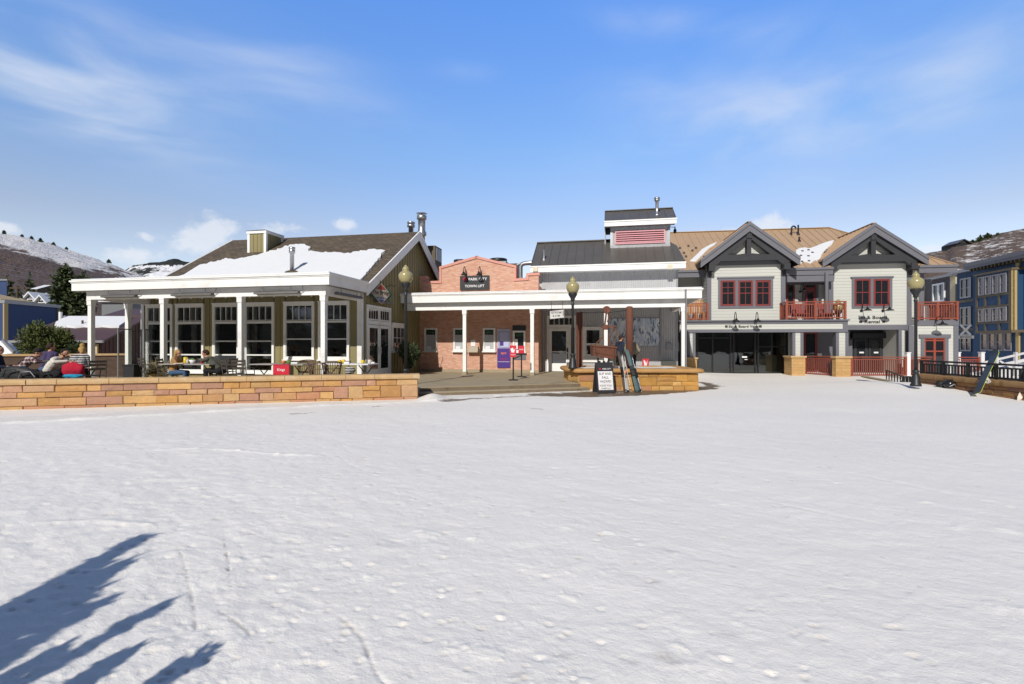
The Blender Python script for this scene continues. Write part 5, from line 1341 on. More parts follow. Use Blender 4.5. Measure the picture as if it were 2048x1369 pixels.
def build_shop():
    g1 = gable(G1, (1499, 444), (1397, 521), (1594, 512), 1414.5, 1569.5, 641, (509.6, 521.5), 'g1')
    g2 = gable(G2, (1748.8, 446.8), (1645, 523), (1855, 509), 1658, 1821.5, 655, (510.5, 524), 'g2')
    redwindow(g1['bay'], g1['b'], R, G1, [(1441, 1470), (1476, 1505), (1510.5, 1540)], 562, 612.5, 2, (1436, 1545.5, 558, 617.5), nz=(2, 1))
    redwindow(g2['bay'], g2['b'], R, G2, [(1708, 1740), (1746, 1778)], 559, 612.5, 2, (1703, 1783.5, 557, 617), nz=(1, 1))
    # main roof
    x0 = rx(1325, MRT[0]); x1 = R.onY(1659, 458.5, MRT[0])[0]; sl = (MRT[1]-MR0[1])/(MRT[0]-MR0[0]); mz = lambda y: MR0[1]+sl*(y-MR0[0])
    xl0, xr0 = rx(1330, MR0[0]), x1+3.6
    ga0, ga1 = g2['x0']-.05, g2['x1']+.05; yn = G2+.3
    r = MB(R); r1_ = x1+(xr0-x1)*(MRT[0]-yn)/(MRT[0]-MR0[0])
    for q in ([(xl0, MR0[0], MR0[1]), (ga0, MR0[0], MR0[1]), (ga0, *MRT) if ga0 < x1 else (x1, *MRT), (x0, *MRT)],
              [(ga0+.002, yn, mz(yn)), (r1_, yn, mz(yn)), (x1, *MRT), (min(ga0+.002, x1-.01), *MRT)], [(ga1, MR0[0], MR0[1]), (xr0, MR0[0], MR0[1]), (r1_, yn-.002, mz(yn)), (ga1, yn-.002, mz(yn))]):
        r.prism([(a, b_, c-.12) for a, b_, c in q], (0, 0, .12))
    r.prism([(x1+.002, MRT[0], MRT[1]-.12), (xr0+.002, MR0[0], MR0[1]-.12), (xr0+.002, 39, MR0[1]-.12)], (0, 0, .12))
    r.prism([(x0, MRT[0]+.002, MRT[1]-.12), (x1, MRT[0]+.002, MRT[1]-.12), (xr0, 39.1, MR0[1]-.12), (xl0, 39.1, MR0[1]-.12)], (0, 0, .12))
    for i in range(60):
        x = xl0+.1+i*.42
        if x > xr0-.2: break
        t1 = 1.0 if x < x1 else (xr0-x)/(xr0-x1)
        ys_ = yn if ga0-.05 < x < ga1+.05 else MR0[0]; r.bar((x, ys_, mz(ys_)+.012), (x, MR0[0]+(MRT[0]-MR0[0])*t1, mz(MR0[0]+(MRT[0]-MR0[0])*t1)+.012), .022, .045)
    r.bar((x0, MRT[0], MRT[1]+.015), (x1, MRT[0], MRT[1]+.015), .22, .04); r.bar((x1, MRT[0], MRT[1]+.015), (xr0, MR0[0], MR0[1]+.015), .2, .04)
    roof = r.build('roof', M['roof_tan'], shop)
    f = MB(R)
    for (u0, u1) in ((xl0, ga0), (ga1, xr0)): f.box(u0, u1, MR0[0]-.04, MR0[0]+.02, MR0[1]-.40, MR0[1]-.13); f.box(u0, u1, MR0[0]-.10, MR0[0]-.001, MR0[1]-.13, MR0[1]-.01)
    f.build('gutter', M['trim'], roof)
    p0, nn = (0, *MR0), (0, -sl, 1)
    ring = [R.onP(px, py, p0, nn) for px, py in [(1584,528),(1588,521),(1594,515),(1592,508),(1592,502),(1600,498),(1610,497),(1618,499),(1630,495),(1644,489),(1656,485),(1668,482),(1664,490),(1652,500),(1642,512),(1646,520),(1638,527),(1630,521),(1622,528),(1610,524),(1600,529)]]
    s = MB(R); s.add([(a, b_, c+.06) for a, b_, c in ring]+[(a, b_, c-.02) for a, b_, c in ring], [tuple(range(len(ring)))]+[(i, (i+1) % len(ring), len(ring)+(i+1) % len(ring), len(ring)+i) for i in range(len(ring))]); s.build('roof_snow', M['snow_roof'], roof, bevel=.02)
    ring = [R.onP(px, py, p0, nn) for px, py in [(1380,523),(1392,512),(1404,500),(1418,492),(1434,485),(1430,490),(1418,498),(1408,508),(1398,518),(1392,524)]]
    s = MB(R); s.add([(a, b_, c+.05) for a, b_, c in ring]+[(a, b_, c-.02) for a, b_, c in ring], [tuple(range(len(ring)))]+[(i, (i+1) % len(ring), len(ring)+(i+1) % len(ring), len(ring)+i) for i in range(len(ring))]); s.build('roof_snow', M['snow_roof'], roof, bevel=.02)
    # snow guards: rows of little cleats
    first = None
    for px, py in [(1360,498),(1377,494),(1368,508),(1385,503),(1357,513),(1372,515),(1392,498),(1605,505),(1617,503),(1602,514),(1617,515),(1589,521),(1604,526),(1618,525),(1669,494),(1655,503),(1651,507),(1625,508)]:
        q = R.onP(px, py, p0, nn)
        if first is None:
            s = MB(R); s.hexa([(q[0]-.07,q[1]-.05,q[2]-.03),(q[0]+.07,q[1]-.05,q[2]-.03),(q[0]+.07,q[1]+.1,q[2]+.03),(q[0]-.07,q[1]+.1,q[2]+.03),(q[0]-.05,q[1]-.02,q[2]+.11),(q[0]+.05,q[1]-.02,q[2]+.11),(q[0]+.05,q[1]+.02,q[2]+.12),(q[0]-.05,q[1]+.02,q[2]+.12)])
            first = s.build('snow_guard', M['truss'], roof); q_first = q
        else:
            o = first.copy(); COL.objects.link(o); o.location = (q[0]-q_first[0], q[1]-q_first[1], q[2]-q_first[2])
    # stove pipes
    q = R.onP(1583, 471, p0, nn); s = MB(R); pts = [(q[0], q[1], q[2]-.1), (q[0], q[1], q[2]+.42)]
    for w in np.linspace(.3, math.pi, 7): pts.append((q[0]+.12*(1-math.cos(w)), q[1], q[2]+.42+.13*math.sin(w)))
    s.tube(pts, .05, 8); s.build('vent_pipe', M['blackmetal'], roof)
    for px, py, h in ((1596.5, 470, .60), (1598.5, 483, .25)):
        q = R.onP(px, py, p0, nn); s = MB(R); s.tube([(q[0], q[1], q[2]-.1), (q[0], q[1], q[2]+h)], .05, 8); s.lathe([(.10, -.03), (.06, .1)], q, 10); s.build('vent_pipe', M['blackmetal'], roof)
    # body behind the gables, upper floor
    XL, XR = rx(1372, 29.6), rx(1846, 29.6)
    zf = rzv(1500, 640, AW)-.06
    w = MB(R); w.box(XL-6, XR, 29.6, 38, zf, MR0[1]-.1); lap(w, front(29.6), XL-6, XR, zf, MR0[1]-.12, .165); body = w.build('wall', M['siding'], shop)
    w = MB(R); w.pbox(front(29.6), XR-.22, XR+.02, zf, MR0[1]-.15, -.02, .05); w.build('corner_board', M['trim'], body); w = MB(R); w.pbox(front(29.6), g1['x1'], g2['x0'], 5.0, 5.35, 0, .04); w.build('recess_frieze', M['trim'], body)
    # right eave strip of the main roof beyond the second gable
    # balcony recess between the gables: door, transom light, side window
    b = front(29.6)
    xa, xb = rx(1604, 29.6), rx(1636, 29.6); zd0, zd1 = zf, rzv(1610, 580, 29.6)
    f = MB(R); frame_rect(f, b, xa, xb, zd0, rzv(1610, 562, 29.6), .11, -.02, .07, bottom=False); f.build('door_frame', M['trim'], body)
    f = MB(R); frame_rect(f, b, xa+.12, xb-.12, zd0, zd1, .13, -.02, .06); f.pbox(b, xa+.12, xb-.12, zd1+.001, zd1+.06, -.02, .062); frame_rect(f, b, xa+.12, xb-.12, zd1+.06, rzv(1610, 565, 29.6)-.0, .06, -.02, .058); d = f.build('door', M['redwin'], body)
    g = MB(R); g.pbox(b, xa+.2, xb-.2, zd0+.12, zd1-.1, -.02, .03); g.pbox(b, xa+.17, xb-.17, zd1+.1, rzv(1610, 565, 29.6)-.05, -.02, .03); g.build('pane', M['glass'], d)
    f = MB(R); frame_rect(f, b, rx(1572, 29.6), rx(1589, 29.6), zf+.4, rzv(1580, 563, 29.6), .09, -.02, .06); wn = f.build('window', M['redwin'], body)
    g = MB(R); g.pbox(b, rx(1573, 29.6), rx(1586, 29.6), zf+.5, rzv(1580, 566, 29.6), -.02, .025); g.build('pane', M['glass'], wn)
    # recess roof post
    s = MB(R); s.box(rx(1651, AW+1), rx(1657, AW+1), AW+1, AW+1.15, zf, rzv(1655, 545, AW+1)); s.build('recess_post', M['trim'], body)
    s = MB(R); s.box(g1['x1']+.05, g2['x0']-.0, MR0[0]-.02, 29.6, MR0[1]-.75, MR0[1]-.43); s.build('recess_beam', M['trim'], body)
    # ------------- valet front, ground floor
    xv0, xv1 = rx(1360, AW), rx(1694, AW); b = front(AW)
    zA, zB = rzv(1500, 640.5, AW), rzv(1500, 664.5, AW)
    s = MB(R); s.box(xv0-.06, xv1+.08, AW-.14, AW+2.4, zA-.07, zA); s.build('balcony_deck', M['trim'], shop)
    s = MB(R); s.box(xv0, xv1, AW, AW+.25, zB, zA-.08); lap(s, b, xv0+.02, xv1-.2, zB+.14, zA-.17, .16); beam = s.build('valet_beam', M['siding'], shop)
    s = MB(R); s.pbox(b, xv0, xv1+.02, zB-.02, zB+.13, -.05, .05); s.pbox(b, xv0, xv1+.02, zA-.19, zA-.075, -.02, .06); s.pbox(b, xv1-.2, xv1+.02, zB+.131, zA-.191, -.02, .045); s.build('beam_trim', M['trim'], beam)
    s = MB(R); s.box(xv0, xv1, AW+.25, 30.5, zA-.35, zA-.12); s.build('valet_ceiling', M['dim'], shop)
    sh0, sh1 = rx(1391, AW), rx(1567, AW)
    for (p0_, p1_, base) in ((1374.5, 1391, True), (1585, 1607, True), (1672, 1697, True)):
        a, c = rx(p0_, AW), rx(p1_, AW)
        s = MB(R); s.box(a+.10, c-.10, AW+.03, AW+.33, GZ-.1, zB); lap(s, front(AW+.03), a+.12, c-.12, GZ, zB, .16); co_ = s.build('column', M['siding'], shop)
        s = MB(R)
        for (q0, q1) in ((a, a+.14), (c-.14, c)): s.box(q0, q1, AW, AW+.36, GZ-.1, zB-.021)
        s.build('column_trim', M['trim'], co_)
    # shop front set back under the balcony
    Yg = AW+1.5; bg_ = front(Yg)
    s = MB(R); s.box(xv0-3, rx(1392, Yg), Yg, Yg+.2, GZ-.2, zB+.3); s.build('side_wall', M['truss'], shop)
    ga, gb = rx(1392, Yg), rx(1576, Yg)
    s = MB(R); frame_rect(s, bg_, ga, gb, GZ, zB+.25, .10, -.06, .05)
    for px in (1425, 1461, 1467, 1510, 1516): s.pbox(bg_, rx(px, Yg)-.035, rx(px, Yg)+.035, GZ+.1, zB+.15, -.05, .045)
    s.pbox(bg_, ga+.1, rx(1461, Yg), zB-.32, zB-.26, -.05, .04); s.pbox(bg_, rx(1516, Yg), gb-.1, zB-.8, zB-.74, -.05, .04)
    st = s.build('storefront', M['blackmetal'], shop)
    g = MB(R); g.pbox(bg_, ga+.05, gb-.05, GZ+.05, zB+.2, -.02, -.01); g.build('pane', M['clear'], st)
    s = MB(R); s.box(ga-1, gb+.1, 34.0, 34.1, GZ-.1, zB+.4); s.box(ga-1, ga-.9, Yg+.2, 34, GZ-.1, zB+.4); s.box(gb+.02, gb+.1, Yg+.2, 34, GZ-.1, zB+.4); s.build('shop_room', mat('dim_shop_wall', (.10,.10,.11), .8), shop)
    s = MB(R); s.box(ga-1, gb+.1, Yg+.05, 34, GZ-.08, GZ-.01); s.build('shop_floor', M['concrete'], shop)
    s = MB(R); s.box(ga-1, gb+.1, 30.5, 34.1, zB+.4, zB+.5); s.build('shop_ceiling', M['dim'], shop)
    for k, (px, lab) in enumerate(((1425, 'grey service counter inside the valet front, left of the doors'), (1540, 'low pale counter inside the valet front, right of the doors'))):
        x = rx(px, Yg+2); t = thing('service_counter', lab, 'counter', (x, Yg+2, GZ), R)
        s = MB(R); s.box(x-.8, x+.8, Yg+1.7, Yg+2.3, GZ, GZ+.98); s.build('counter_body', M['steel_dull'] if k == 0 else M['siding'], t); s = MB(R); s.box(x-.86, x+.86, Yg+1.62, Yg+2.36, GZ+.981, GZ+1.03); s.build('counter_top', M['tabletop'], t)
    for (pa, pb, ya, yb_, mm) in ((1484, 1494, 713, 716, 'pulp'), (1489, 1495, 718.8, 720, 'pulp')):
        s = MB(R); s.pbox(bg_, rx(pa, Yg), rx(pb, Yg), rzv(pa, yb_, Yg), rzv(pa, ya, Yg), .002, .008); s.build('door_sticker', M[mm], st)
    s = MB(R); s.box(gb, gb+.18, AW+.3, Yg+.5, GZ-.2, zB+.3); lap(s, side(gb, -1), AW+.34, Yg, GZ, zB, .16); s.build('return_wall', M['siding'], shop)
    # passage between the columns, grey rear wall and red door
    s = MB(R); s.box(gb+.18, rx(1700, 30.2), 30.2, 30.4, GZ-.2, zA-.3); s.build('rear_wall', M['trim'], shop)
    b2 = front(30.2); xa, xb = rx(1606, 30.2), rx(1634, 30.2)
    s = MB(R); frame_rect(s, b2, xa, xb, GZ, rzv(1620, 664, 30.2), .12, 0, .06); d = s.build('door', M['redwin'], shop)
    s = MB(R); s.pbox(b2, xa+.1, xb-.1, GZ+.1, rzv(1620, 668, 30.2), 0, .03); s.build('pane', M['glass'], d)
    s = MB(R); s.pbox(b2, rx(1634, 30.2), rx(1643, 30.2), rzv(1640, 712, 30.2), rzv(1640, 707, 30.2), 0, .05); s.build('notice', M['pulp'], shop)
    # ------------- rental entrance under the second gable
    zR0, zR1 = rzv(1750, 660, G2), rzv(1750, 653, G2); b = front(G2)
    xa, xb, xc = rx(1693, G2), rx(1822, G2), rx(1797, G2)
    s = MB(R); s.pbox(b, g2['x0'], g2['x1']+.02, zR0, g2['zb']+.12, -.05, .06); s.build('entry_beam', M['trim'], shop)
    s = MB(R); s.box(xa-.2, g2['x1'], G2+.06, G2+2.2, zR0+.08, zR0+.2); s.build('entry_ceiling', M['truss'], shop)
    s = MB(R); s.box(xc, g2['x1'], G2+.02, G2+2, GZ-.3, zR0+.05); lap(s, b, xc+.1, g2['x1']-.2, GZ-.1, zR0, .165); pw = s.build('pier_wall', M['siding'], shop)
    s = MB(R); s.pbox(b, xc-.02, xc+.13, GZ-.2, zR0, -.1, .05); s.pbox(b, g2['x1']-.3, g2['x1']+.02, GZ-.2, zR0, -.1, .05); s.build('corner_board', M['trim'], pw)
    Ye = G2+1.4; be = front(Ye)
    s = MB(R); s.box(rx(1690, Ye), xc+.1, Ye, Ye+.2, GZ-.3, zR0+.1); s.build('entry_wall', M['truss'], shop)
    s = MB(R); s.pbox(be, rx(1700, Ye), rx(1795, Ye), rzv(1750, 677, Ye), rzv(1750, 667, Ye), 0, .3); s.build('entry_header', M['truss'], shop)
    for (pa, pb) in ((1707, 1734), (1736, 1763)):
        s = MB(R); frame_rect(s, be, rx(pa, Ye), rx(pb, Ye), GZ, rzv(1720, 678, Ye), .13, 0, .06); d = s.build('door', M['truss'], shop)
        s = MB(R); s.pbox(be, rx(pa, Ye)+.1, rx(pb, Ye)-.1, GZ+.1, rzv(1720, 681, Ye), 0, .03); s.build('pane', M['glass'], d)
        s = MB(R); s.pbox(be, rx(pa+11, Ye), rx(pb-7, Ye), rzv(1720, 707, Ye), rzv(1720, 704, Ye), .03, .036); s.build('door_sticker', M['pulp'], d)
    for (pa, pb) in ((1692, 1700), (1777, 1788)):
        s = MB(R); s.pbox(be, rx(pa, Ye), rx(pb, Ye), GZ, rzv(1720, 680, Ye), 0, .25); s.build('entry_pillar', M['trim'], shop)
    # ------------- low wing on the right with a balcony on its roof
    YW = 28.6; b = front(YW); xa, xb = rx(1836, YW), rx(1915, YW); zt = rzv(1870, 641, YW)
    s = MB(R); s.box(g2['x1']+.03, xb, YW, YW+6, GZ-1.2, zt); lap(s, b, xa-.3, xb, GZ-.4, zt-.25, .165); wing = s.build('wing_wall', M['siding'], shop)
    s = MB(R); s.pbox(b, g2['x1']+.03, xb+.03, zt-.27, zt-.0, -.02, .06); s.pbox(b, xb-.2, xb+.02, GZ-1, zt-.271, -.02, .045); s.pbox(b, xa-.45, xa-.22, GZ-1, zt-.271, -.02, .045); s.build('wing_trim', M['trim'], wing)
    wa, wb = rx(1841, YW), rx(1895.5, YW); z1, z0 = rzv(1870, 670, YW), GZ-.1
    s = MB(R); s.pbox(b, wa, wa+.16, z0, z1, -.02, .06); s.pbox(b, wb-.16, wb, z0, z1, -.02, .06); s.pbox(b, wa-.10, wb+.10, z1-.16, z1+.02, -.02, .085); wn = s.build('window_surround', M['trim'], wing)
    s = MB(R); i0, i1 = wa+.16, wb-.16; frame_rect(s, b, i0, i1, z0, z1-.16, .06, -.02, .05); mid = (i0+i1)/2; s.pbox(b, mid-.05, mid+.05, z0+.06, z1-.22, -.02, .048)
    for py in (681.5, 703): z = rzv(1870, py, YW); s.pbox(b, i0+.06, i1-.06, z-.035, z+.035, -.02, .045)
    s.build('sash', M['orangewin'], wn)
    s = MB(R); s.pbox(b, i0+.05, i1-.05, z0+.05, z1-.2, -.02, .02); s.build('pane', M['glass'], wn)
    # upper wall set back behind the wing balcony
    s = MB(R); yb = 30.6; xx0, xx1 = g2['x1'], rx(1862, yb); s.box(xx0, xx1, yb, yb+4, zt, 5.3); boards(s, front(yb), xx0+.3, xx1-.3, zt, 5.2, .32, .03); s.build('upper_wall', M['siding'], shop)
    s = MB(R); s.pbox(front(yb), xx1-.3, xx1+.02, zt, 5.3, -.02, .05); s.pbox(front(yb), xx0, xx0+.25, zt, 5.3, -.02, .05); s.build('corner_board', M['trim'], shop)
    return g1, g2, zf, zA, zt
g1, g2, ZF, ZA, ZWING = build_shop()
# railings: posts, two rails and a row of balusters
def railing(name, label, cat, fr, p0, p1, h, m, group=None, pitch=.115, posts=2, bw=.032, toph=.05, topw=.09, lowz=.09, postw=.10, parent=None):
    a, b_ = np.array(p0, float), np.array(p1, float); L = np.linalg.norm((b_-a)[:2])
    t = parent or thing(name, label, cat, tuple(a), fr, group)
    up = np.array((0,0,1.))
    s = MB(fr); s.bar(a+up*(h-toph/2), b_+up*(h-toph/2), topw, toph); s.bar(a+up*(h-.14), b_+up*(h-.14), .035, .05); s.bar(a+up*lowz, b_+up*lowz, .04, .06); s.build('rail', M[m], t)
    s = MB(fr); n = int(L/pitch)
    for i in range(1, n):
        q = a+(b_-a)*i/n; s.bar(q+up*lowz, q+up*(h-.15), bw, bw, (0,1,0))
    s.build('balusters', M[m], t)
    for i in range(posts):
        q = a+(b_-a)*i/(posts-1)
        s = MB(fr); s.bar(q-up*.0, q+up*(h-toph-.001 if False else h+.0), postw, postw, (0,1,0)); s.build('post', M[m], t)
    return t
def rP(px, Y, z): return (rx(px, Y), Y, z)
h_ = rzv(1600, 603.5, AW)-ZA
t = railing('balcony_railing', 'red balcony railing over the valet front with a lamp at its corner', 'railing', R, rP(1573, AW-.02, ZA), rP(1690, AW-.02, ZA), h_, 'redwood', posts=3)
railing('balcony_railing', '', 'railing', R, rP(1573, AW+.06, ZA), (rx(1573, AW), G1-.05, ZA), h_, 'redwood', parent=t)
t = railing('balcony_railing', 'red side balcony railing stacked with orange wooden chairs', 'railing', R, rP(1362, AW+.4, ZA), rP(1415, AW+.4, ZA), h_, 'redwood')
t = railing('balcony_railing', 'red balcony railing on the low wing at the right end', 'railing', R, rP(1836, 28.5, ZWING), rP(1914, 28.5, ZWING), .95, 'redwood', posts=3)
railing('x', '', 'x', R, (rx(1914, 28.5), 28.6, ZWING), (rx(1914, 28.5), 30.6, ZWING), .95, 'redwood', parent=t)
def balcony_stuff():
    zc = ZA
    for k, (px, lab) in enumerate(((1381, 'orange wooden folding chair leaning on the left balcony railing'), (1399, 'second orange wooden chair piled by the balcony corner post'))):
        x = rx(px, AW+.9); y = AW+.9
        t = thing('wooden_chair', lab, 'chair', (x, y, zc), R)
        s = MB(R); s.box(x-.22, x+.22, y-.2, y+.2, zc+.42, zc+.46); s.build('seat', M['orangewood'], t)
        s = MB(R)
        for i in range(5): s.hexa([(x-.2+.09*i, y+.18, zc+.46), (x-.14+.09*i, y+.18, zc+.46), (x-.14+.09*i, y+.21, zc+.46), (x-.2+.09*i, y+.21, zc+.46), (x-.2+.09*i, y+.30, zc+1.2), (x-.14+.09*i, y+.30, zc+1.2), (x-.14+.09*i, y+.33, zc+1.2), (x-.2+.09*i, y+.33, zc+1.2)])
        s.box(x-.22, x+.22, y+.26, y+.29, zc+.85, zc+.93); s.build('backrest', M['orangewood'], t)
        for sx_ in (-1, 1):
            for sy in (-1, 1): s = MB(R); s.box(x+sx_*.19-.025, x+sx_*.19+.025, y+sy*.17-.025, y+sy*.17+.025, zc, zc+.42); s.build('leg', M['orangewood'], t)
    for px, lab in ((1600, 'dark red chair behind the middle balcony railing'), (1655, 'dark red chair near the corner of the middle balcony')):
        x = rx(px, AW+.8); y = AW+.8
        t = thing('adirondack_chair', lab, 'chair', (x, y, zc), R)
        s = MB(R); s.hexa([(x-.3,y-.3,zc+.30),(x+.3,y-.3,zc+.30),(x+.3,y+.25,zc+.20),(x-.3,y+.25,zc+.20),(x-.3,y-.3,zc+.35),(x+.3,y-.3,zc+.35),(x+.3,y+.25,zc+.25),(x-.3,y+.25,zc+.25)]); s.build('seat', M['redwin'], t)
        s = MB(R); s.hexa([(x-.28,y+.2,zc+.2),(x+.28,y+.2,zc+.2),(x+.28,y+.24,zc+.2),(x-.28,y+.24,zc+.2),(x-.28,y+.5,zc+.92),(x+.28,y+.5,zc+.92),(x+.28,y+.54,zc+.92),(x-.28,y+.54,zc+.92)]); s.build('backrest', M['redwin'], t)
        for sx_ in (-1, 1):
            s = MB(R); s.box(x+sx_*.34-.06, x+sx_*.34+.06, y-.32, y+.3, zc+.52, zc+.55); s.build('armrest', M['redwin'], t)
            for yy in (-.28, .22): s = MB(R); s.box(x+sx_*.32-.03, x+sx_*.32+.03, y+yy-.03, y+yy+.03, zc, zc+.52); s.build('leg', M['redwin'], t)
balcony_stuff()
# lettering on the shop front and its barn lamps
def shop_signs():
    b = front(AW); xa, xb = rx(1453, AW), rx(1521, AW); z0, z1 = rzv(1490, 656, AW), rzv(1490, 650.5, AW)
    t = thing('valet_sign', 'dark letters Ski & Board Valet along the pale beam', 'sign', b.p((xa+xb)/2, z0, .03), R)
    s = MB(R); s.text('Ski & Board Valet', b, rx(1457, AW), rx(1517, AW), z0, z1, .034); s.build('lettering', M['ink'], t)
    for px in (1452.5, 1520.5):
        s = MB(R); x = rx(px, AW); s.pbox(b, x-.06, x-.005, z0+.01, z1-.01, .02, .034); s.pbox(b, x+.005, x+.06, z0+.01, z1-.01, .02, .034); s.build('ornament', M['ink'], t)
    b = front(G2); t = thing('rental_sign', 'dark letters Ski & Board Rental on the pale gable wall', 'sign', b.p(rx(1744, G2), rzv(1744, 647, G2), .03), R)
    s = MB(R); s.text('Ski & Board', b, rx(1716, G2), rx(1773, G2), rzv(1744, 638.5, G2), rzv(1744, 632, G2), .034); s.text('Rental', b, rx(1729, G2), rx(1759, G2), rzv(1744, 647, G2), rzv(1744, 641, G2), .034); s.build('lettering', M['ink'], t)
    for px in (1721, 1767):
        s = MB(R); x = rx(px, G2); z0, z1 = rzv(1744, 646, G2), rzv(1744, 642, G2); s.pbox(b, x-.07, x-.005, z0, z1, .02, .034); s.pbox(b, x+.005, x+.07, z0, z1, .02, .034); s.build('ornament', M['ink'], t)
    ga = 'barn lamps on the ski shop'
    for px, lab in ((1468, 'black swan neck lamp over the start of the valet lettering'), (1510.5, 'black swan neck lamp over the end of the valet lettering')):
        gooseneck(R, front(AW-.14), rx(px, AW-.14), rzv(px, 642, AW-.14), .42, lab, ga, .42, .17, .10)
    for px, lab in ((1722, 'black swan neck lamp over the start of the rental lettering'), (1765, 'black swan neck lamp over the end of the rental lettering')):
        gooseneck(R, front(G2), rx(px, G2), rzv(px, 622, G2), .62, lab, ga, .42, .22, .14)
    gooseneck(R, front(28.6), rx(1868, 28.6), rzv(1868, 650, 28.6), .62, 'black swan neck lamp over the brick red window of the low wing', ga, .40, .24, .14)
    gooseneck(R, front(29.6), rx(1600, 29.6), rzv(1600, 584, 29.6), .55, 'black swan neck lamp beside the red balcony door', ga, .45, .22, .12)
shop_signs()
# brick gate pillars
def pillar(fr, x0, x1, y0, y1, z0, z1, label):
    t = thing('brick_pillar', label, 'pillar', ((x0+x1)/2, (y0+y1)/2, z0), fr, None)
    s = MB(fr); s.box(x0, x1, y0, y1, z0-.3, z1-.08); s.build('shaft', PILB, t)
    s = MB(fr); s.box(x0-.05, x1+.05, y0-.05, y1+.05, z1-.079, z1); s.build('cap', M['capstone'], t)
PILB = brickmat('honey_sandstone_courses', (.46,.27,.10), (.52,.32,.13), (.34,.22,.11), .42, .14, .008, .25, .6)
pillar(R, rx(1583.5, AW-.35), rx(1610.5, AW-.35), AW-.35, AW+.62, .12, rzv(1590, 712.5, AW-.35), 'honey stone pillar at the foot of the middle clapboard column')
pillar(W, W.at(1672,700,24.2)[0], W.at(1701.5,700,24.2)[0], 24.2, 24.5, .13, W.at(1680,713,24.2)[2], 'honey stone gate pillar standing forward in the red railing')
pillar(R, rx(1373, AW-.3), rx(1394, AW-.3), AW-.3, AW+.6, .12, rzv(1380, 715.5, AW-.3), 'honey stone pillar half hidden at the left end of the valet front')
# ground-level red railings
railing('red_railing', 'red baluster railing between the two honey stone pillars', 'railing', W, W.at(1610, 690, 26.4)[:2]+(.10,), W.at(1667, 690, 24.8)[:2]+(.12,), 1.02, 'redwood')
railing('red_railing', 'short red railing closing the left side of the passage by the shop front', 'railing', W, W.at(1568, 690, 27.6)[:2]+(.10,), W.at(1586, 690, 26.2)[:2]+(.12,), 1.0, 'redwood')
railing('red_railing', 'long red railing from the gate pillar to the white square post', 'railing', W, W.at(1702, 690, 24.6)[:2]+(.12,), W.at(1811, 690, 25.2)[:2]+(.10,), 1.0, 'redwood')
railing('red_railing', 'red railing right of the street lamp above the retaining wall', 'railing', W, W.at(1818, 690, 25.4)[:2]+(.02,), W.at(1957, 690, 26.4)[:2]+(-.02,), 1.08, 'redwood', posts=3)
for px, d, lab in ((1815, 25.3, 'square white post ending the long red railing'), (1915, 26.2, 'thin white post behind the red railing'), (1963, 26.4, 'square white post where the ramp meets the red railing')):
    q = W.at(px, 690, d); s = MB(W); s.box(q[0]-.09, q[0]+.09, d-.09, d+.09, -.6, 1.28); s.box(q[0]-.11, q[0]+.11, d-.11, d+.11, 1.281, 1.32); o = s.build('railing_post', M['plastic_white']); tag(o, lab, 'post')
# ramp with white painted handrails at the far right
RAMPW = mat('weathered_white_paint', (.50,.50,.51), .6, var=.15)
def ramp():
    t = thing('white_ramp', 'long ramp with white handrails climbing behind the black railing', 'ramp', W.at(2005, 730, 25.5)[:2]+(.0,), W)
    a, b_ = np.array(W.at(1962, 727, 25.5)), np.array(W.at(2090, 697, 24.5))
    def seg(name, p, q, w, h): s = MB(W); s.bar(p, q, w, h); s.build(name, RAMPW, t)
    seg('handrail', a, b_, .10, .10); dz = np.array((0,0,.55)); seg('handrail', a-dz*.55, b_-dz*.7, .06, .16)
    a2, b2 = np.array(W.at(1930, 748, 26.2)), np.array(W.at(2085, 716, 24.4)); seg('stringer', a2-(0,0,.15), b2-dz, .08, .35)
    for k in (.25, .55, .85):
        p = a+(b_-a)*k; seg('post', (p[0], p[1], -.6), (p[0], p[1], p[2]+.15), .12, .12)
    p, q = a+(b_-a)*.3, a+(b_-a)*.55; seg('brace', (p[0], p[1], p[2]-.1), (q[0], q[1], q[2]-.75), .06, .08)
    s = MB(W); s.prism([tuple(a2+np.array((0,.3,-.25))), tuple(b2+np.array((0,.3,-.4))), tuple(b2+np.array((0,1.6,-.4))), tuple(a2+np.array((0,1.6,-.25)))], (0,0,.08)); s.build('walkway', M['snow_roof'], t)
ramp()
# timber X sign on the wing corner
def x_sign():
    q = np.array(W.at(1931, 664, 26.6)); t = thing('crossing_sign', 'small grey crossed boards over a lettered bar hung at the wing corner', 'sign', tuple(q), W)
    b = front(q[1]); z = q[2]; x = q[0]
    for sg in (-1, 1):
        s = MB(W); s.bar(b.p(x-.28, z-.28*sg+.1, .01*sg), b.p(x+.28, z+.28*sg+.1, .01*sg), .03, .11, (0, 0, 1)); s.build('crossed_board', M['steel_dull'], t)
    s = MB(W); s.pbox(b, x-.42, x+.42, z-.36, z-.20, 0, .04); s.build('name_bar', M['steel_dull'], t)
    s = MB(W); s.text('MINERS', b, x-.34, x+.30, z-.33, z-.23, .043); s.build('lettering', M['ink'], t)
    s = MB(W); s.tube([b.p(x-.45, z+.55, 0), b.p(x-.45, z-1.5, 0)], .025, 6); s.tube([b.p(x-.45, z-.2, 0), b.p(x-.3, z-.2, 0)], .02, 6); s.build('bracket_pole', M['blackmetal'], t)
x_sign()
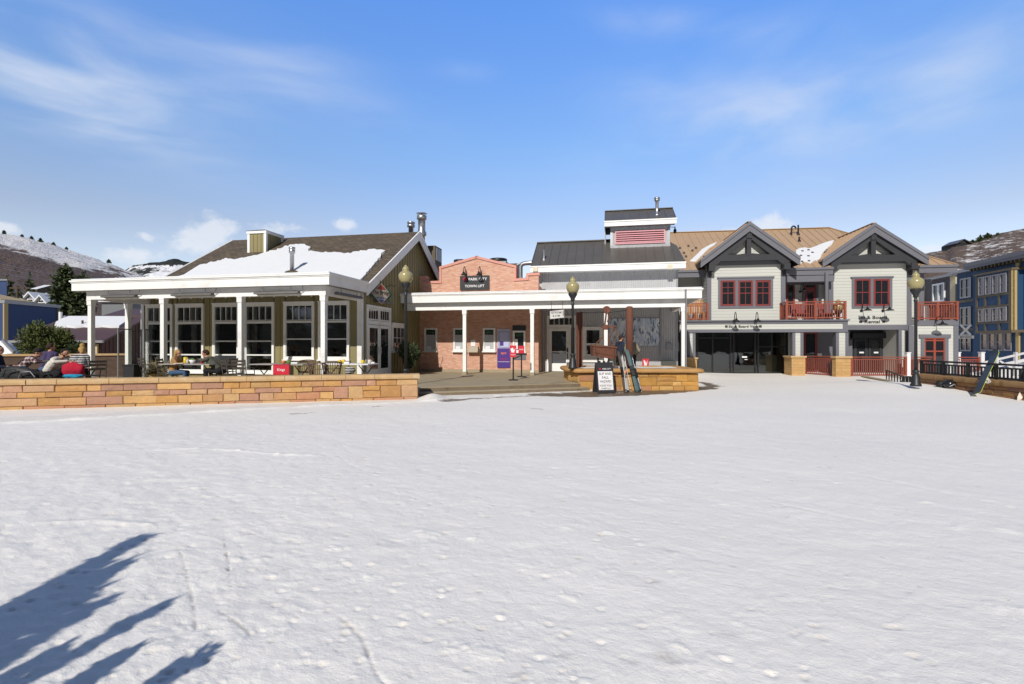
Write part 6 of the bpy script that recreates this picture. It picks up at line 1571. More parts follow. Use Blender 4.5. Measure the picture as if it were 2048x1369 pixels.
# ---------------------------------------------------------------- blue building and its neighbour on the right
def blue_building():
    X = 30.6; b = side(X, -1)
    y0, y1 = B.onX(2075, 600, X)[1], B.onX(1946, 600, X)[1]
    zt0 = B.onX(2040, 514, X)[2]
    t = thing('blue_building', 'tall peacock blue building with a tan trimmed bay of white windows', 'building', (X, y0, -.5), B)
    s = MB(B); s.box(X, X+12, y0, y1, -1.5, zt0); lap(s, b, y0, y1, -1.0, zt0-.5, .2); s.build('wall', M['tealblue'], t)
    s = MB(B); s.box(X-.55, X+12.5, y0-.4, y1+.3, zt0, zt0+.30); s.box(X-.5, X-.2, y0-.4, y1+.3, zt0-.22, zt0-.001); s.build('roof', M['trim'], t)
    s = MB(B)
    for i in range(16):
        y = y0+.3+(y1-y0-.6)*i/15; s.pbox(b, y-.06, y+.06, zt0-.42, zt0-.001, 0, .4)
    s.build('eave_brackets', M['dim'], t)
    s = MB(B)
    for (a, c) in ((y0, y0+.35), (B.onX(2041, 600, X)[1], B.onX(2041, 600, X)[1]+.3)): s.pbox(b, a, c, -1, zt0-.43, -.02, .12)
    s.box(X-.121, X+.5, y0-.02, y0-.001, -1, zt0-.43); s.build('pilaster', M['tan'], t)
    # projecting bay, two storeys
    Xb = X-.75; bb_ = side(Xb, -1); ya, yb = B.onX(2024, 600, Xb)[1], B.onX(1952, 600, Xb)[1]
    zb1, zb0 = B.onX(2024, 540, Xb)[2], B.onX(2000, 661, Xb)[2]
    s = MB(B); s.box(Xb, X-.001, ya, yb, zb0, zb1); bay = s.build('bay', M['tealblue'], t)
    s = MB(B); s.pbox(bb_, ya, ya+.28, zb0, zb1, -.02, .05); s.pbox(bb_, yb-.2, yb, zb0, zb1, -.02, .05); s.box(Xb-.1, X, ya-.12, yb+.1, zb1+.001, zb1+.16); s.box(Xb-.06, X, ya-.06, yb+.05, zb0-.2, zb0-.001)
    s.pbox(side(ya, 1) if False else front(ya), Xb+.0, Xb+.14, zb0, zb1, 0, .05)
    s.build('bay_trim', M['dim'], bay); s = MB(B); s.box(Xb-.06, Xb+.30, ya-.05, ya-.002, zb0-.18, zb1+.1); s.build('bay_corner', M['tan'], bay)  # side trim coloured as shaded tan; only the front corner keeps plain tan
    zm1, zm0 = B.onX(2010, 588, Xb)[2], B.onX(2010, 611, Xb)[2]
    s = MB(B)
    for z in (zm1, zm0, zb0+.62): s.pbox(bb_, ya+.28, yb-.2, z-.08, z+.08, -.02, .06)
    for k in (.33, .72):
        y = ya+(yb-ya)*k
        s.pbox(bb_, y-.1, y+.1, zm0+.081, zm1-.081, -.02, .05); s.pbox(bb_, y-.1, y+.1, zb0, zb0+.54, -.02, .05)
    s.build('bay_rails', M['dim'], bay)
    def wrow(par, bs_, yA, yB, z0, z1, n):
        w = (yB-yA)/n
        for i in range(n):
            f = MB(B); frame_rect(f, bs_, yA+w*i+.05, yA+w*(i+1)-.05, z0, z1, .09, -.02, .10); zmid = (z0+z1)/2
            f.pbox(bs_, yA+w*i+.14, yA+w*(i+1)-.14, zmid-.035, zmid+.035, -.02, .07)
            o = f.build('window', mat('grey_white_frame', (.42,.41,.45), .5), par) if par is None else f.build('window', GWF, par)
            g = MB(B); g.pbox(bs_, yA+w*i+.1, yA+w*(i+1)-.1, z0+.05, z1-.05, -.02, .02); g.build('pane', GLB, o)
    wrow(bay, bb_, ya+.4, yb-.3, zm1+.1, zb1-.15, 4); wrow(bay, bb_, ya+.4, yb-.3, zb0+.72, zm0-.1, 4)
    wrow(t, b, B.onX(2026, 690, X)[1], B.onX(1962, 690, X)[1], B.onX(2000, 702, X)[2], B.onX(2000, 666, X)[2], 4)
    # deeper part further along
    X2 = X+2.2; b2 = side(X2, -1); ya, yb = y1+.0, B.onX(1914, 600, X2)[1]
    zt = B.onX(1935, 545, X2)[2]
    t2 = thing('blue_annex', 'lower dark blue annex set back beside the blue building', 'building', (X2, ya, -.5), B)
    s = MB(B); s.box(X2, X2+8, ya+.01, yb, -1.5, zt); lap(s, b2, ya+.01, yb, -1, zt-.3, .2); s.build('wall', M['tealblue'], t2)
    s = MB(B); s.box(X2-.5, X2+8, ya+.31, yb+.3, zt, zt+.28); s.build('roof', M['steel_dull'], t2)
    for (za, zb) in ((596, 556), (652, 614), (703, 668)):
        f = MB(B); z0, z1 = B.onX(1935, za, X2)[2], B.onX(1935, zb, X2)[2]; yA, yB = B.onX(1944, 600, X2)[1], B.onX(1922, 600, X2)[1]
        frame_rect(f, b2, yA, yB, z0, z1, .12, -.02, .1); ymid = (yA+yB)/2; f.pbox(b2, ymid-.06, ymid+.06, z0+.1, z1-.1, -.02, .09); f.pbox(b2, yA+.12, yB-.12, (z0+z1)/2-.04, (z0+z1)/2+.04, -.02, .06); o = f.build('window', M['steel_dull'], t2)
        g = MB(B); g.pbox(b2, yA+.1, yB-.1, z0+.1, z1-.1, -.02, .02); g.build('pane', GLB, o)
    s = MB(B)
    for py in (603, 660): z = B.onX(1930, py, X2)[2]; s.pbox(b2, ya+.1, yb, z-.12, z+.12, 0, .12)
    s.build('storey_band', M['dim'], t2)
    # mauve house further back
    X3 = X2+1.0; b3 = side(X3, -1); ya, yb = B.onX(1912, 600, X3)[1], B.onX(1852, 600, X3)[1]; zt = B.onX(1890, 556, X3)[2]
    t3 = thing('mauve_house', 'mauve grey house with a cream corner board behind the wing balcony', 'house', (X3, ya, -.5), B)
    s = MB(B); s.box(X3, X3+8, ya, yb, -1.5, zt); lap(s, b3, ya, yb, -1, zt-.1, .2); s.build('wall', M['mauve'], t3)
    s = MB(B); s.box(X3-.4, X3+8, ya-.3, yb+.3, zt, zt+.25); s.build('roof', M['steel_dull'], t3)
    s = MB(B); s.pbox(b3, ya-.02, ya+.7, -1, zt, -.02, .12); s.box(X3-.121, X3+1.6, ya-.10, ya-.021, -1, zt); s.build('corner_board', mat('cream_trim', (.52,.44,.28), .6), t3)
    f = MB(B); z0, z1 = B.onX(1880, 604, X3)[2], B.onX(1880, 567, X3)[2]; yA, yB = B.onX(1891, 600, X3)[1], B.onX(1867, 600, X3)[1]
    frame_rect(f, b3, yA, yB, z0, z1, .16, -.02, .14); ym = (yA+yB)/2; f.pbox(b3, ym-.12, ym+.12, z0+.16, z1-.16, -.02, .13); o = f.build('window', M['plastic_white'], t3)
    g = MB(B); g.pbox(b3, yA+.1, yB-.1, z0+.1, z1-.1, -.02, .02); g.build('pane', GLB, o)
GWF = mat('grey_white_frame', (.22,.205,.225), .5)
GLB = glassmat('curtained_glass', (.09,.09,.11), .05, .6)
blue_building()
# ---------------------------------------------------------------- foliage
def leafmesh(name, P, D, ln, wd, m, parent, seed=0):
    """n leaf-sized blades at P pointing along D"""
    rg = np.random.default_rng(seed); n = len(P)
    D = D/np.maximum(np.linalg.norm(D, axis=1, keepdims=True), 1e-6)
    r = rg.normal(size=(n,3)); Sd = np.cross(D, r); Sd /= np.maximum(np.linalg.norm(Sd, axis=1, keepdims=True), 1e-6)
    l = ln*rg.uniform(.6, 1.35, (n,1)); w = wd*rg.uniform(.6, 1.3, (n,1))
    up = np.cross(Sd, D)*w*.35
    V = np.stack([P-Sd*w*.5, P+D*l*.55-Sd*w*.5+up, P+D*l, P+D*l*.55+Sd*w*.5+up, P+Sd*w*.5], 1).reshape(-1,3)
    X = np.array(rootmat(parent).inverted()); V = V @ X[:3,:3].T + X[:3,3]
    me = bpy.data.meshes.new(name); me.vertices.add(len(V)); me.vertices.foreach_set('co', V.ravel())
    me.loops.add(n*5); me.loops.foreach_set('vertex_index', np.arange(n*5)); me.polygons.add(n); me.polygons.foreach_set('loop_start', np.arange(n)*5)
    me.update(calc_edges=True); me.materials.append(m)
    o = bpy.data.objects.new(name, me); COL.objects.link(o); o.parent = parent; return o
def conifer(label, base, h, r, m, seed, name='conifer', group=None, lean=(0,0), levels=22, nb=9, ln=.22, wd=.09, per=7, start=.10, top=.02, droop=.35, leaders=None, dens=1.0, prof=1.0):
    rg = np.random.default_rng(seed)
    t = thing(name, label, 'tree', base, W, group)
    wood = MB(W); Pl, Dl = [], []
    for (ox, oy, hh, rr) in (leaders or [(0, 0, h, r)]):
        b0 = np.array(base, float); axis = lambda f: b0+np.array((lean[0]*f*hh+ox*f, lean[1]*f*hh+oy*f, hh*f))
        wood.tube([axis(0), axis(.4), axis(.75), axis(.98)], [r*.07+.01, r*.05+.008, r*.03+.006, .005], 7)
        for i in range(levels):
            f = start+(1-start)*(i+rg.uniform(-.3, .3))/levels; f = min(max(f, .02), .99)
            R_ = rr*((1-f)**prof*(1-top)+top)*rg.uniform(.72, 1.18)
            c = axis(f)
            for k in range(nb):
                if rg.random() > dens: continue
                a = 2*math.pi*(k+rg.uniform(-.4, .4))/nb+i*2.4; L = R_*rg.uniform(.55, 1.15)
                out = np.array((math.cos(a), math.sin(a), 0)); q = c.copy(); steps = max(2, int(per*L/max(r, .01))+1)
                tip = c+out*L+np.array((0,0,-droop*L+.12*L*rg.normal()))
                if L > .25: wood.tube([c, (c+tip)/2+np.array((0,0,.06*L)), tip], [.006+.012*L, .006, .003], 4, False)
                for j in range(steps):
                    u = (j+.6)/steps; p = c+(tip-c)*u+np.array((0,0,.10*L*math.sin(math.pi*u)))
                    for e in range(4):
                        Pl.append(p+rg.normal(size=3)*(min(.05, .5*rr)+.08*L)*np.array((1,1,.6))); Dl.append((tip-c)/max(L, .05)+rg.normal(size=3)*.55+np.array((0,0,.15)))
        for e in range(26):
            f = rg.uniform(.9, 1.02); Pl.append(axis(f)+rg.normal(size=3)*min(.03, rr*.4)); Dl.append(np.array((0,0,1.))+rg.normal(size=3)*.35)
    wood.build('trunk', M['bark'], t, fix=False)
    leafmesh('crown', np.array(Pl), np.array(Dl), ln, wd, m, t, seed); return t
def bushy(label, base, rx_, ry_, rz_, m, seed, n=2600, ln=.16, wd=.06, name='shrub', cat='shrub', lobes=9, group=None):
    rg = np.random.default_rng(seed); t = thing(name, label, cat, base, W, group); b0 = np.array(base, float)
    C_ = []; wood = MB(W)
    for k in range(lobes):
        a = rg.uniform(0, 2*math.pi); q = rg.uniform(.1, .68)
        C_.append(b0+np.array((rx_*q*math.cos(a), ry_*q*math.sin(a), rz_*rg.uniform(.5, 1.45))))
        wood.tube([b0, b0*.5+C_[-1]*.5+np.array((0,0,.05)), C_[-1]], [.03*rz_+.01, .015, .006], 5, False)
    C_ = np.array(C_); i = rg.integers(0, lobes, n); d = rg.normal(size=(n,3)); d /= np.linalg.norm(d, axis=1, keepdims=True)
    rr = rg.random((n,1))**.45; s_ = np.array((rx_, ry_, rz_))*.48*rg.uniform(.7, 1.15, (lobes,1))[i]
    P = C_[i]+d*rr*s_; keep = P[:,2] > b0[2]+.02
    wood.build('trunk', M['bark'], t, fix=False)
    leafmesh('crown', P[keep], (d+np.array((0,0,.7))+rg.normal(size=d.shape)*.4)[keep], ln, wd, m, t, seed); return t
# evergreens on the left
conifer('tall dark spruce with two leaders rising behind the cafe terrace', W.at(134, 690, 50)[:2]+(-.5,), 9.4, 2.0, M['needle'], 3, 'spruce_tree', leaders=[(-.15, 0, 10.0, 2.1), (1.35, .4, 9.3, 1.7)], levels=30, nb=12, ln=.38, wd=.17, per=9, droop=.18, prof=.45, start=.06)
conifer('sparse spruce seen through the canopy behind the brown roof', W.at(172, 690, 55)[:2]+(-.5,), 6.2, 2.6, M['needle'], 5, 'spruce_tree', levels=16, nb=10, ln=.34, wd=.14, per=7, dens=.8)
conifer('dark round topped evergreen at the left edge below the hill', W.at(14, 690, 85)[:2]+(-.6,), 13.5, 2.6, M['needle'], 8, 'evergreen_tree', levels=18, nb=9, ln=.5, wd=.25, per=6, prof=.5, droop=.1)
conifer('small dark fir in front of the grey gabled house', W.at(38, 690, 80)[:2]+(-.6,), 11.2, 1.3, M['needle'], 9, 'evergreen_tree', levels=16, nb=8, ln=.4, wd=.2, per=5)
conifer('dark fir among the snowy roofs', W.at(60, 690, 110)[:2]+(-.6,), 17.5, 2.4, M['needle'], 10, 'evergreen_tree', levels=14, nb=8, ln=.5, wd=.3, per=5, prof=.55)
bushy('dense green mugo pine behind the left terrace wall', W.at(98, 690, 23.2)[:2]+(.2,), 1.05, .9, 1.42, M['needle2'], 2, 7500, .15, .045, 'mugo_pine', 'tree', 13)
bushy('low dark juniper between the pine and the canopy post', W.at(148, 690, 23.4)[:2]+(.2,), .8, .7, .85, M['needle'], 4, 3200, .13, .04, 'juniper', 'shrub', 9)
bushy('russet leaved shrub peeping over the terrace wall', W.at(160, 690, 22.4)[:2]+(.3,), .42, .4, .62, mat('russet_leaves', (.17,.08,.035), .7, var=.5, vs=6), 6, 900, .10, .05, 'russet_shrub', 'shrub', 7)
bushy('low green shrub left of the mugo pine', W.at(44, 690, 22.6)[:2]+(.3,), .45, .4, .45, M['needle2'], 7, 1200, .11, .04, 'shrub', 'shrub', 7)
# clipped evergreen by the left lamp, in a tub
def tub_shrub():
    q = B.onX(812, 700, -8.9); base = B.onY(813, 740, 20.9); base = (base[0], base[1], FL)
    w = Matrix.Rotation(-B.yaw, 4, 'Z') @ Vector(base)
    t = bushy('clipped evergreen shrub beside the left lamp post', (w[0], w[1], FL+.05), .58, .52, .78, M['shrubleaf'], 12, 4600, .09, .035, 'evergreen_shrub', 'shrub', 12)
tub_shrub()
# little trees on the skylines
for i, (px, py, h, d) in enumerate([(8, 464, 4.5, 412), (44, 471, 3, 412), (63, 476, 5, 412), (81, 480, 5, 412), (107, 488, 5, 412), (133, 496, 2.5, 412), (218, 522, 4.5, 412), (236, 543, 5, 395), (247, 545, 4, 395)]):
    q = W.at(px, py+1, d); conifer(['lone conifer at the far left of the snowy ridge', 'tiny conifer on the snowy ridge', 'round conifer first of a pair on the snowy ridge', 'round conifer second of a pair on the snowy ridge', 'pointed conifer midway down the snowy ridge', 'smallest conifer low on the snowy ridge', 'solitary conifer near the foot of the snowy ridge', 'dark conifer below the ridge foot', 'small conifer beside the one below the ridge foot'][i],
        (q[0], q[1], q[2]-h*.30), h*.62, h*.34, M['needle'], 30+i, 'ridge_tree', 'trees on the snowy ridge', levels=9, nb=7, ln=.5, wd=.35, per=4, prof=.3)
for i, (px, py, h, d, r) in enumerate([(1960, 484, 5.0, 240, 1.6), (1975, 480, 5.6, 240, 2.4), (1995, 478, 4.6, 240, 2.0), (1903, 495, 2.2, 240, .7), (1945, 487, 2.6, 240, 1.4), (2010, 474, 3, 240, 1.6)]):
    q = W.at(px, py+2, d); conifer(['dark evergreen left of the clump on the right hilltop', 'biggest dark evergreen on the right hilltop', 'broad dark evergreen right of the hilltop clump', 'tiny fir left of the hilltop house', 'bush against the right side of the hilltop house', 'low evergreen near the right edge of the hilltop'][i],
        (q[0], q[1], q[2]-h*.35), h*.95, r*1.1, M['needle'], 50+i, 'hilltop_tree', 'trees on the right hilltop', levels=10, nb=8, ln=.8, wd=.45, per=5, prof=.4)
# slender conifers left of the camera; only their shadows reach the picture
def shadow_tree(tip, vp, h, r, seed, label, prof=.45, ln=.10):
    """a slim conifer placed so that its shadow ends at the given spot of the snow and runs along the given bearing"""
    T = np.array(W.onZ(*tip, .04)); k = h/math.tan(rad(SUN_EL)); d = np.array((math.sin(rad(SUN_AZ)), math.cos(rad(SUN_AZ)), 0))
    a = math.atan2(vp-CX, F); f = T-np.array((math.sin(a), math.cos(a), 0))*k*1.03; l = (T-k*d-f)/h
    conifer(label, (f[0], f[1], .02), h, r, M['needle'], seed, 'slender_conifer', 'slender conifers beside the camera', lean=(l[0], l[1]), levels=46, nb=6, ln=ln, wd=.04, per=5, prof=prof, droop=-1.3, start=.04, top=.05)
shadow_tree((287, 1076), 1000, 2.75, .055, 71, 'tallest conifer of the group whose shadow falls on the snow', .45, .09)
shadow_tree((262, 1120), 960, 2.6, .028, 72, 'second conifer close behind the tallest one', .7, .09)
shadow_tree((200, 1145), 1000, 2.5, .075, 73, 'bushy conifer on the left of the shadow casting group', .4, .10)
shadow_tree((205, 1205), 1060, 2.3, .018, 79, 'thin wispy conifer between the bushy ones of the shadow casting group', .7, .09)
shadow_tree((172, 1188), 1040, 2.4, .07, 74, 'broad conifer deepest in the shadow casting group', .4, .10)
shadow_tree((344, 1202), 1240, 2.30, .020, 75, 'thin pole like conifer casting the long straight shadow', .12, .055)
shadow_tree((141, 1291), 1200, 1.75, .028, 76, 'short conifer casting a shadow at the lower left corner', .3, .06)
shadow_tree((266, 1302), 1180, 1.55, .03, 77, 'small conifer casting the shadow near the bottom edge', .3, .06)
shadow_tree((416, 1307), 1420, 1.60, .036, 78, 'rightmost small conifer of the shadow casting group', .3, .06)
# ---------------------------------------------------------------- street lamps
def street_lamp(px, t_, zb, ytop, label, gl=.235):
    q = W.at(px, 690, t_); x, y = q[0], q[1]; zt = CZ+(HY-ytop)/F*t_
    t = thing('street_lamp', label, 'street lamp', (x, y, zb), W, 'acorn globe street lamps')
    short = zt-zb < 2
    s = MB(W); s.lathe([(.10, 0), (.10, .03), (.06, .05)] if short else [(.16, 0), (.16, .06), (.13, .10), (.12, .30), (.085, .38), (.08, .46), (.095, .48), (.095, .52), (.06, .56)], (x, y, zb), 20); s.build('base', M['lampmetal'], t)
    zg = zt-.84*gl/.235*.74
    s = MB(W); s.lathe([(.05, .03), (.05, zg-zb-.25)] if short else [(.052, .5), (.046, zg-zb-.42), (.06, zg-zb-.40), (.06, zg-zb-.36), (.045, zg-zb-.33), (.05, zg-zb-.25)], (x, y, zb), 14); s.build('pole', M['lampmetal'], t)
    k = gl/.235
    s = MB(W); s.lathe([(.05, -.26), (.085, -.24), (.07, -.20), (.12*k, -.10), (.155*k, -.05), (.155*k, -.02), (.17*k, 0), (.13*k, .02)], (x, y, zg), 20); s.build('globe_holder', M['lampmetal'], t)
    s = MB(W); s.lathe([(.135*k, .01), (.185*k, .07), (.225*k, .16), (.235*k, .235), (.225*k, .30), (.19*k, .36), (.125*k, .40), (.10*k, .42), (.115*k, .44), (.105*k, .50), (.075*k, .55), (.04*k, .575), (.035*k, .60), (.01, .62)], (x, y, zg), 24); s.build('globe', M['globe'], t)
    return t
street_lamp(811.5, 16.6, FL, 530, 'street lamp with amber globe standing before the cafe gable')
street_lamp(1145.5, 17.9, .84, 553, 'street lamp with amber globe on the planter left end')
street_lamp(1831.5, 16.9, .30, 543, 'tall street lamp with amber globe at the right before the low wing')
_q = rx(1676.5, AW+.35)
def balcony_lamp():
    p = R.onY(1676.5, 690, AW+.25); w = Matrix.Rotation(-R.yaw, 4, 'Z') @ Vector(p)
    street_lamp(1676.5, w[1], ZA, 596, 'short lamp with olive globe standing on the balcony corner', .26)
balcony_lamp()
# ---------------------------------------------------------------- planter, rusted tram relics
PT = 17.75
def planter():
    xa, xb = W.at(1158, 690, PT)[0], W.at(1396, 690, PT)[0]; xl = W.at(1136, 690, PT+1.1)[0]; zt = .85
    t = thing('stone_planter', 'raised sandstone planter with rounded cap in front of the map wall', 'planter', ((xa+xb)/2, PT+1, .05))
    ring = [(xa, PT), (xb, PT), (xb, PT+2.4), (xl, PT+2.4), (xl, PT+.85)]
    s = MB(W); s.prism([(x+(.02 if x < xb-1 else -.02), y+.02, -.2) for x, y in ring], (0, 0, .86)); s.build('core', M['mortar'], t)
    s = MB(W); tn = [(.50,.27,.075), (.46,.24,.07), (.52,.31,.11), (.43,.21,.10), (.48,.25,.06)]
    stone_face(s, (xa, PT), (1, 0), (0, -1), xb-xa, .74, -.06, 21, tn)
    d = np.array((xa-xl, PT-(PT+.85))); L = np.linalg.norm(d); d /= L; stone_face(s, (xl, PT+.85), d, (d[1], -d[0]), L, .74, -.06, 22, tn)
    stone_face(s, (xb, PT), (0, 1), (1, 0), 2.4, .74, -.06, 23, tn); stone_face(s, (xl, PT+2.4), (0, -1), (-1, 0), 1.55, .74, -.06, 24, tn)
    s.build('stonework', M['stone'], t)
    c = MB(W)                                               # rounded coping swept round the rim
    prof = [(-.10, .69), (-.155, .72), (-.165, .77), (-.14, .83), (-.07, .855), (.30, .855), (.34, .80), (.34, .69)]
    cx_, cy_ = (xa+xb)/2, PT+1.2; m = len(prof); R_ = ring; rows = []; nR = len(R_)
    rg = random.Random(3)
    for i in range(nR):
        p0, p1, p2 = np.array(R_[i-1]), np.array(R_[i]), np.array(R_[(i+1) % nR])
        n1 = np.array(((p1-p0)[1], -(p1-p0)[0])); n1 /= np.linalg.norm(n1); n2 = np.array(((p2-p1)[1], -(p2-p1)[0])); n2 /= np.linalg.norm(n2)
        bs = n1+n2; bs /= (1+n1@n2)
        rows.append([(p1[0]-bs[0]*u, p1[1]-bs[1]*u, z) for u, z in prof])
    rr = []
    for i in range(nR):
        A_, B_ = rows[i], rows[(i+1) % nR]; L = max(2, int(np.linalg.norm(np.array(A_[0])-np.array(B_[0]))/.22))
        for k in range(L):
            u = k/L; j = rg.uniform(-.010, .010); rr.append([(a[0]*(1-u)+b_[0]*u+j*.5, a[1]*(1-u)+b_[1]*u+j, a[2]*(1-u)+b_[2]*u+rg.uniform(-.006, .006)) for a, b_ in zip(A_, B_)])
    vs = [p for r_ in rr for p in r_]; n = len(rr)
    c.add(vs, [(i*m+k, i*m+(k+1) % m, ((i+1) % n)*m+(k+1) % m, ((i+1) % n)*m+k) for i in range(n) for k in range(m)], True)
    c.build('coping', mat('honey_cap', (.42,.235,.085), .8, var=.25, vs=2.5, bump=.5, bs=12), t)
    s = MB(W); nx, ny = 40, 16; vs = []
    for j in range(ny+1):
        for i in range(nx+1):
            x = xl+.3+(xb-.3-xl-.3)*i/nx; y = PT+.28+(2.0)*j/ny; 
            if y < PT+1.0 and x < xa+.1: x = max(x, xl+.3+(PT+1.0-y)*.6)
            vs.append((x, y, .80+.07*float(fbm(np.array([x*1.3]), np.array([y*1.3]), 4, 4)[0])+.04*math.sin(math.pi*j/ny)))
    s.add(vs, [(j*(nx+1)+i, j*(nx+1)+i+1, (j+1)*(nx+1)+i+1, (j+1)*(nx+1)+i) for j in range(ny) for i in range(nx)], True); s.build('planter_snow', M['snow_roof'], t)
planter()
def rusted_post(px, t_, ytop, w, label, cap=False):
    q = W.at(px, 690, t_); zt = CZ+(HY-ytop)/F*t_
    t = thing('rusted_post', label, 'post', (q[0], t_, .8))
    s = MB(W)
    if cap: s.lathe([(w/2, 0), (w/2, zt-.8-.08), (w*.42, zt-.8-.02), (w*.2, zt-.8)], (q[0], t_, .8), 16); 
    else:
        for k in (-1, 1): s.box(q[0]+k*w/2-.02, q[0]+k*w/2+.02, t_-w/2, t_+w/2, .8, zt)
        s.box(q[0]-w/2+.02, q[0]+w/2-.02, t_-.02, t_+.02, .8, zt)
    s.build('shaft', M['rust'], t)
    s = MB(W); s.box(q[0]-w*.8, q[0]+w*.8, t_-w*.8, t_+w*.8, .80, .87); s.build('base_plate', M['rust'], t)
    return q, zt
pA, zA_ = rusted_post(1158.5, 19.3, 625, .20, 'rusted steel H section post behind the left end of the planter')
pB, zB_ = rusted_post(1259, 18.6, 613, .27, 'tall round rusted pipe post in the middle of the planter', True)
def ore_bucket():
    t_ = 18.45; P = lambda px, py: W.at(px, py, t_)
    q = P(1213, 620); t = thing('ore_bucket', 'rusted mining tram bucket hanging from a pulley wheel on a cable', 'mining relic', P(1206, 718))
    s = MB(W); s.v = []; r_ = .135
    prof = [(.03, -.06), (r_*.8, -.05), (r_, -.075), (r_, -.055), (r_*.88, -.02), (r_*.88, .02), (r_, .055), (r_, .075), (r_*.8, .05), (.03, .06)]
    m = MB(W); m.lathe(prof, (0, 0, 0), 22); m.v = [(q[0]+a, q[1]+c, q[2]+b) for a, b, c in m.v]; m.build('pulley_wheel', M['rust'], t)
    m = MB(W); pts = [W.at(1160, 625, 19.25)]+[np.array(W.at(1160, 625, 19.25))*(1-u)+np.array(P(1213, 622))*u-np.array((0,0,.05*math.sin(math.pi*u))) for u in (.25,.5,.75)]+[P(1213, 626), W.at(1256, 621, 18.6)]
    m.tube(pts, .012, 5); m.build('cable', M['blackmetal'], t)
    m = MB(W); m.bar(P(1213, 624), P(1209, 655), .05, .07, (0,1,0)); m.tube([P(1213, 622), P(1219, 632), P(1215, 645)], .03, 7)
    m.bar(P(1203, 655), P(1231, 653), .10, .06); m.box(P(1211, 0)[0]-.09, P(1211, 0)[0]+.09, t_-.07, t_+.07, P(0, 660)[2], P(0, 650)[2]); m.build('carriage', M['rust'], t)
    m = MB(W); m.tube([P(1207, 655), P(1205, 676), P(1186, 693)], .018, 6); m.tube([P(1207, 672), P(1189, 690)], .012, 5)
    m.tube([P(1229, 655), P(1221, 668), P(1217, 682), P(1224, 692)], .03, 7); m.tube([P(1231, 653), P(1234, 670), P(1226, 694)], .02, 6); m.build('hanger', M['rust'], t)
    m = MB(W); a0, a1 = P(1182, 690), P(1229, 694); b0, b1 = P(1184, 712), P(1227, 719)
    y0, y1 = t_-.32, t_+.32
    m.hexa([(b0[0],y0,b0[2]), (b1[0],y0,b1[2]), (b1[0],y1,b1[2]), (b0[0],y1,b0[2]), (a0[0],y0-.05,a0[2]), (a1[0],y0-.05,a1[2]), (a1[0],y1,a1[2]), (a0[0],y1,a0[2])])
    m.bar((a0[0]-.03, y0-.06, a0[2]-.02), (a1[0]+.03, y0-.06, a1[2]-.02), .04, .06); m.bar((b0[0], y0-.02, b0[2]+.15), (b1[0], y0-.02, b1[2]+.15), .03, .04)
    for u in (.08, .92): m.bar(((a0[0]*(1-u)+a1[0]*u), y0-.06, a0[2]*(1-u)+a1[2]*u), (b0[0]*(1-u)+b1[0]*u, y0-.02, b0[2]*(1-u)+b1[2]*u), .05, .03)
    m.build('bucket', M['rust'], t)
    m = MB(W)
    for px in (1196, 1217): m.bar(P(px, 716), P(px, 736), .05, .05, (0,1,0))
    m.build('bucket_stand', M['rust'], t)
ore_bucket()
# ---------------------------------------------------------------- caution board, skis, snowboard
def a_frame():
    t_ = 16.75; P = lambda px, py, d=0: np.array(W.at(px, py, t_+d)); z0 = .085
    t = thing('caution_board', 'black A-frame board reading SLIP AND FALL HAZARD before the planter', 'sign', (P(1210, 690)[0], t_, z0))
    w = .62; h = 1.02; xc = P(1213, 690)[0]
    ang = rad(12)                                        # turned slightly to the left
    e = np.array((math.cos(ang), -math.sin(ang)*-1, 0)); n = np.array((e[1], -e[0], 0)); lean = .20
    class T(Basis):
        def p(s, a, z, d=0.0):
            q = s.o+a*s.e+d*s.n-s.n*lean*(z-z0)/h; return (q[0], q[1], z)
    b = T((xc, t_, 0), e, n)
    s = MB(W); s.pbox(b, -w/2, w/2, z0, z0+h, -.03, 0); s.build('front_board', M['charcoal'], t)
    s = MB(W); s.pbox(b, -w/2+.05, w/2-.05, z0+.10, z0+.72, .0, .006); s.build('notice', M['pulp'], t)
    s = MB(W)
    for i, (tx, a, za) in enumerate((('SLIP AND', .22, .60), ('FALL', .12, .475), ('HAZARD', .20, .345))): s.text(tx, b, -a, a, z0+za, z0+za+.078, .008)
    s.pbox(b, -.17, .17, z0+.29, z0+.295, .006, .0085)
    for tx, a, za in (('PLEASE WALK', .22, .215), ('CAREFULLY', .18, .125)): s.text(tx, b, -a, a, z0+za, z0+za+.052, .008)
    s.build('lettering', mat('grey_ink', (.05,.05,.06), .6, var=0), t)
    s = MB(W); s.text('PARK CITY', b, -.08, .22, z0+.775, z0+.825, .004); s.build('heading', M['pulp'], t)
    s = MB(W); s.pbox(b, -.20, -.14, z0+.775, z0+.83, 0, .004); s.build('red_mark', M['redsign'], t)
    b2 = T((xc, t_, 0), e, n); lean_ = lean
    s = MB(W); q = lambda a, z, d: tuple(np.array((xc, t_, 0))+a*e-n*(lean*1.0+.02)-n*lean*(1-(z-z0)/h)*1.25+n*d+np.array((0,0,z)))
    s.hexa([q(-w/2, z0, 0), q(w/2, z0, 0), q(w/2, z0, -.03), q(-w/2, z0, -.03), q(-w/2, z0+h*.985, 0), q(w/2, z0+h*.985, 0), q(w/2, z0+h*.985, -.03), q(-w/2, z0+h*.985, -.03)]); s.build('rear_board', M['charcoal'], t)
    s = MB(W)
    for a in (-.16, 0, .16): s.pbox(b, a-.03, a+.03, z0+h-.03, z0+h+.05, -.05, .01)
    s.build('hinge', M['charcoal'], t)
a_frame()
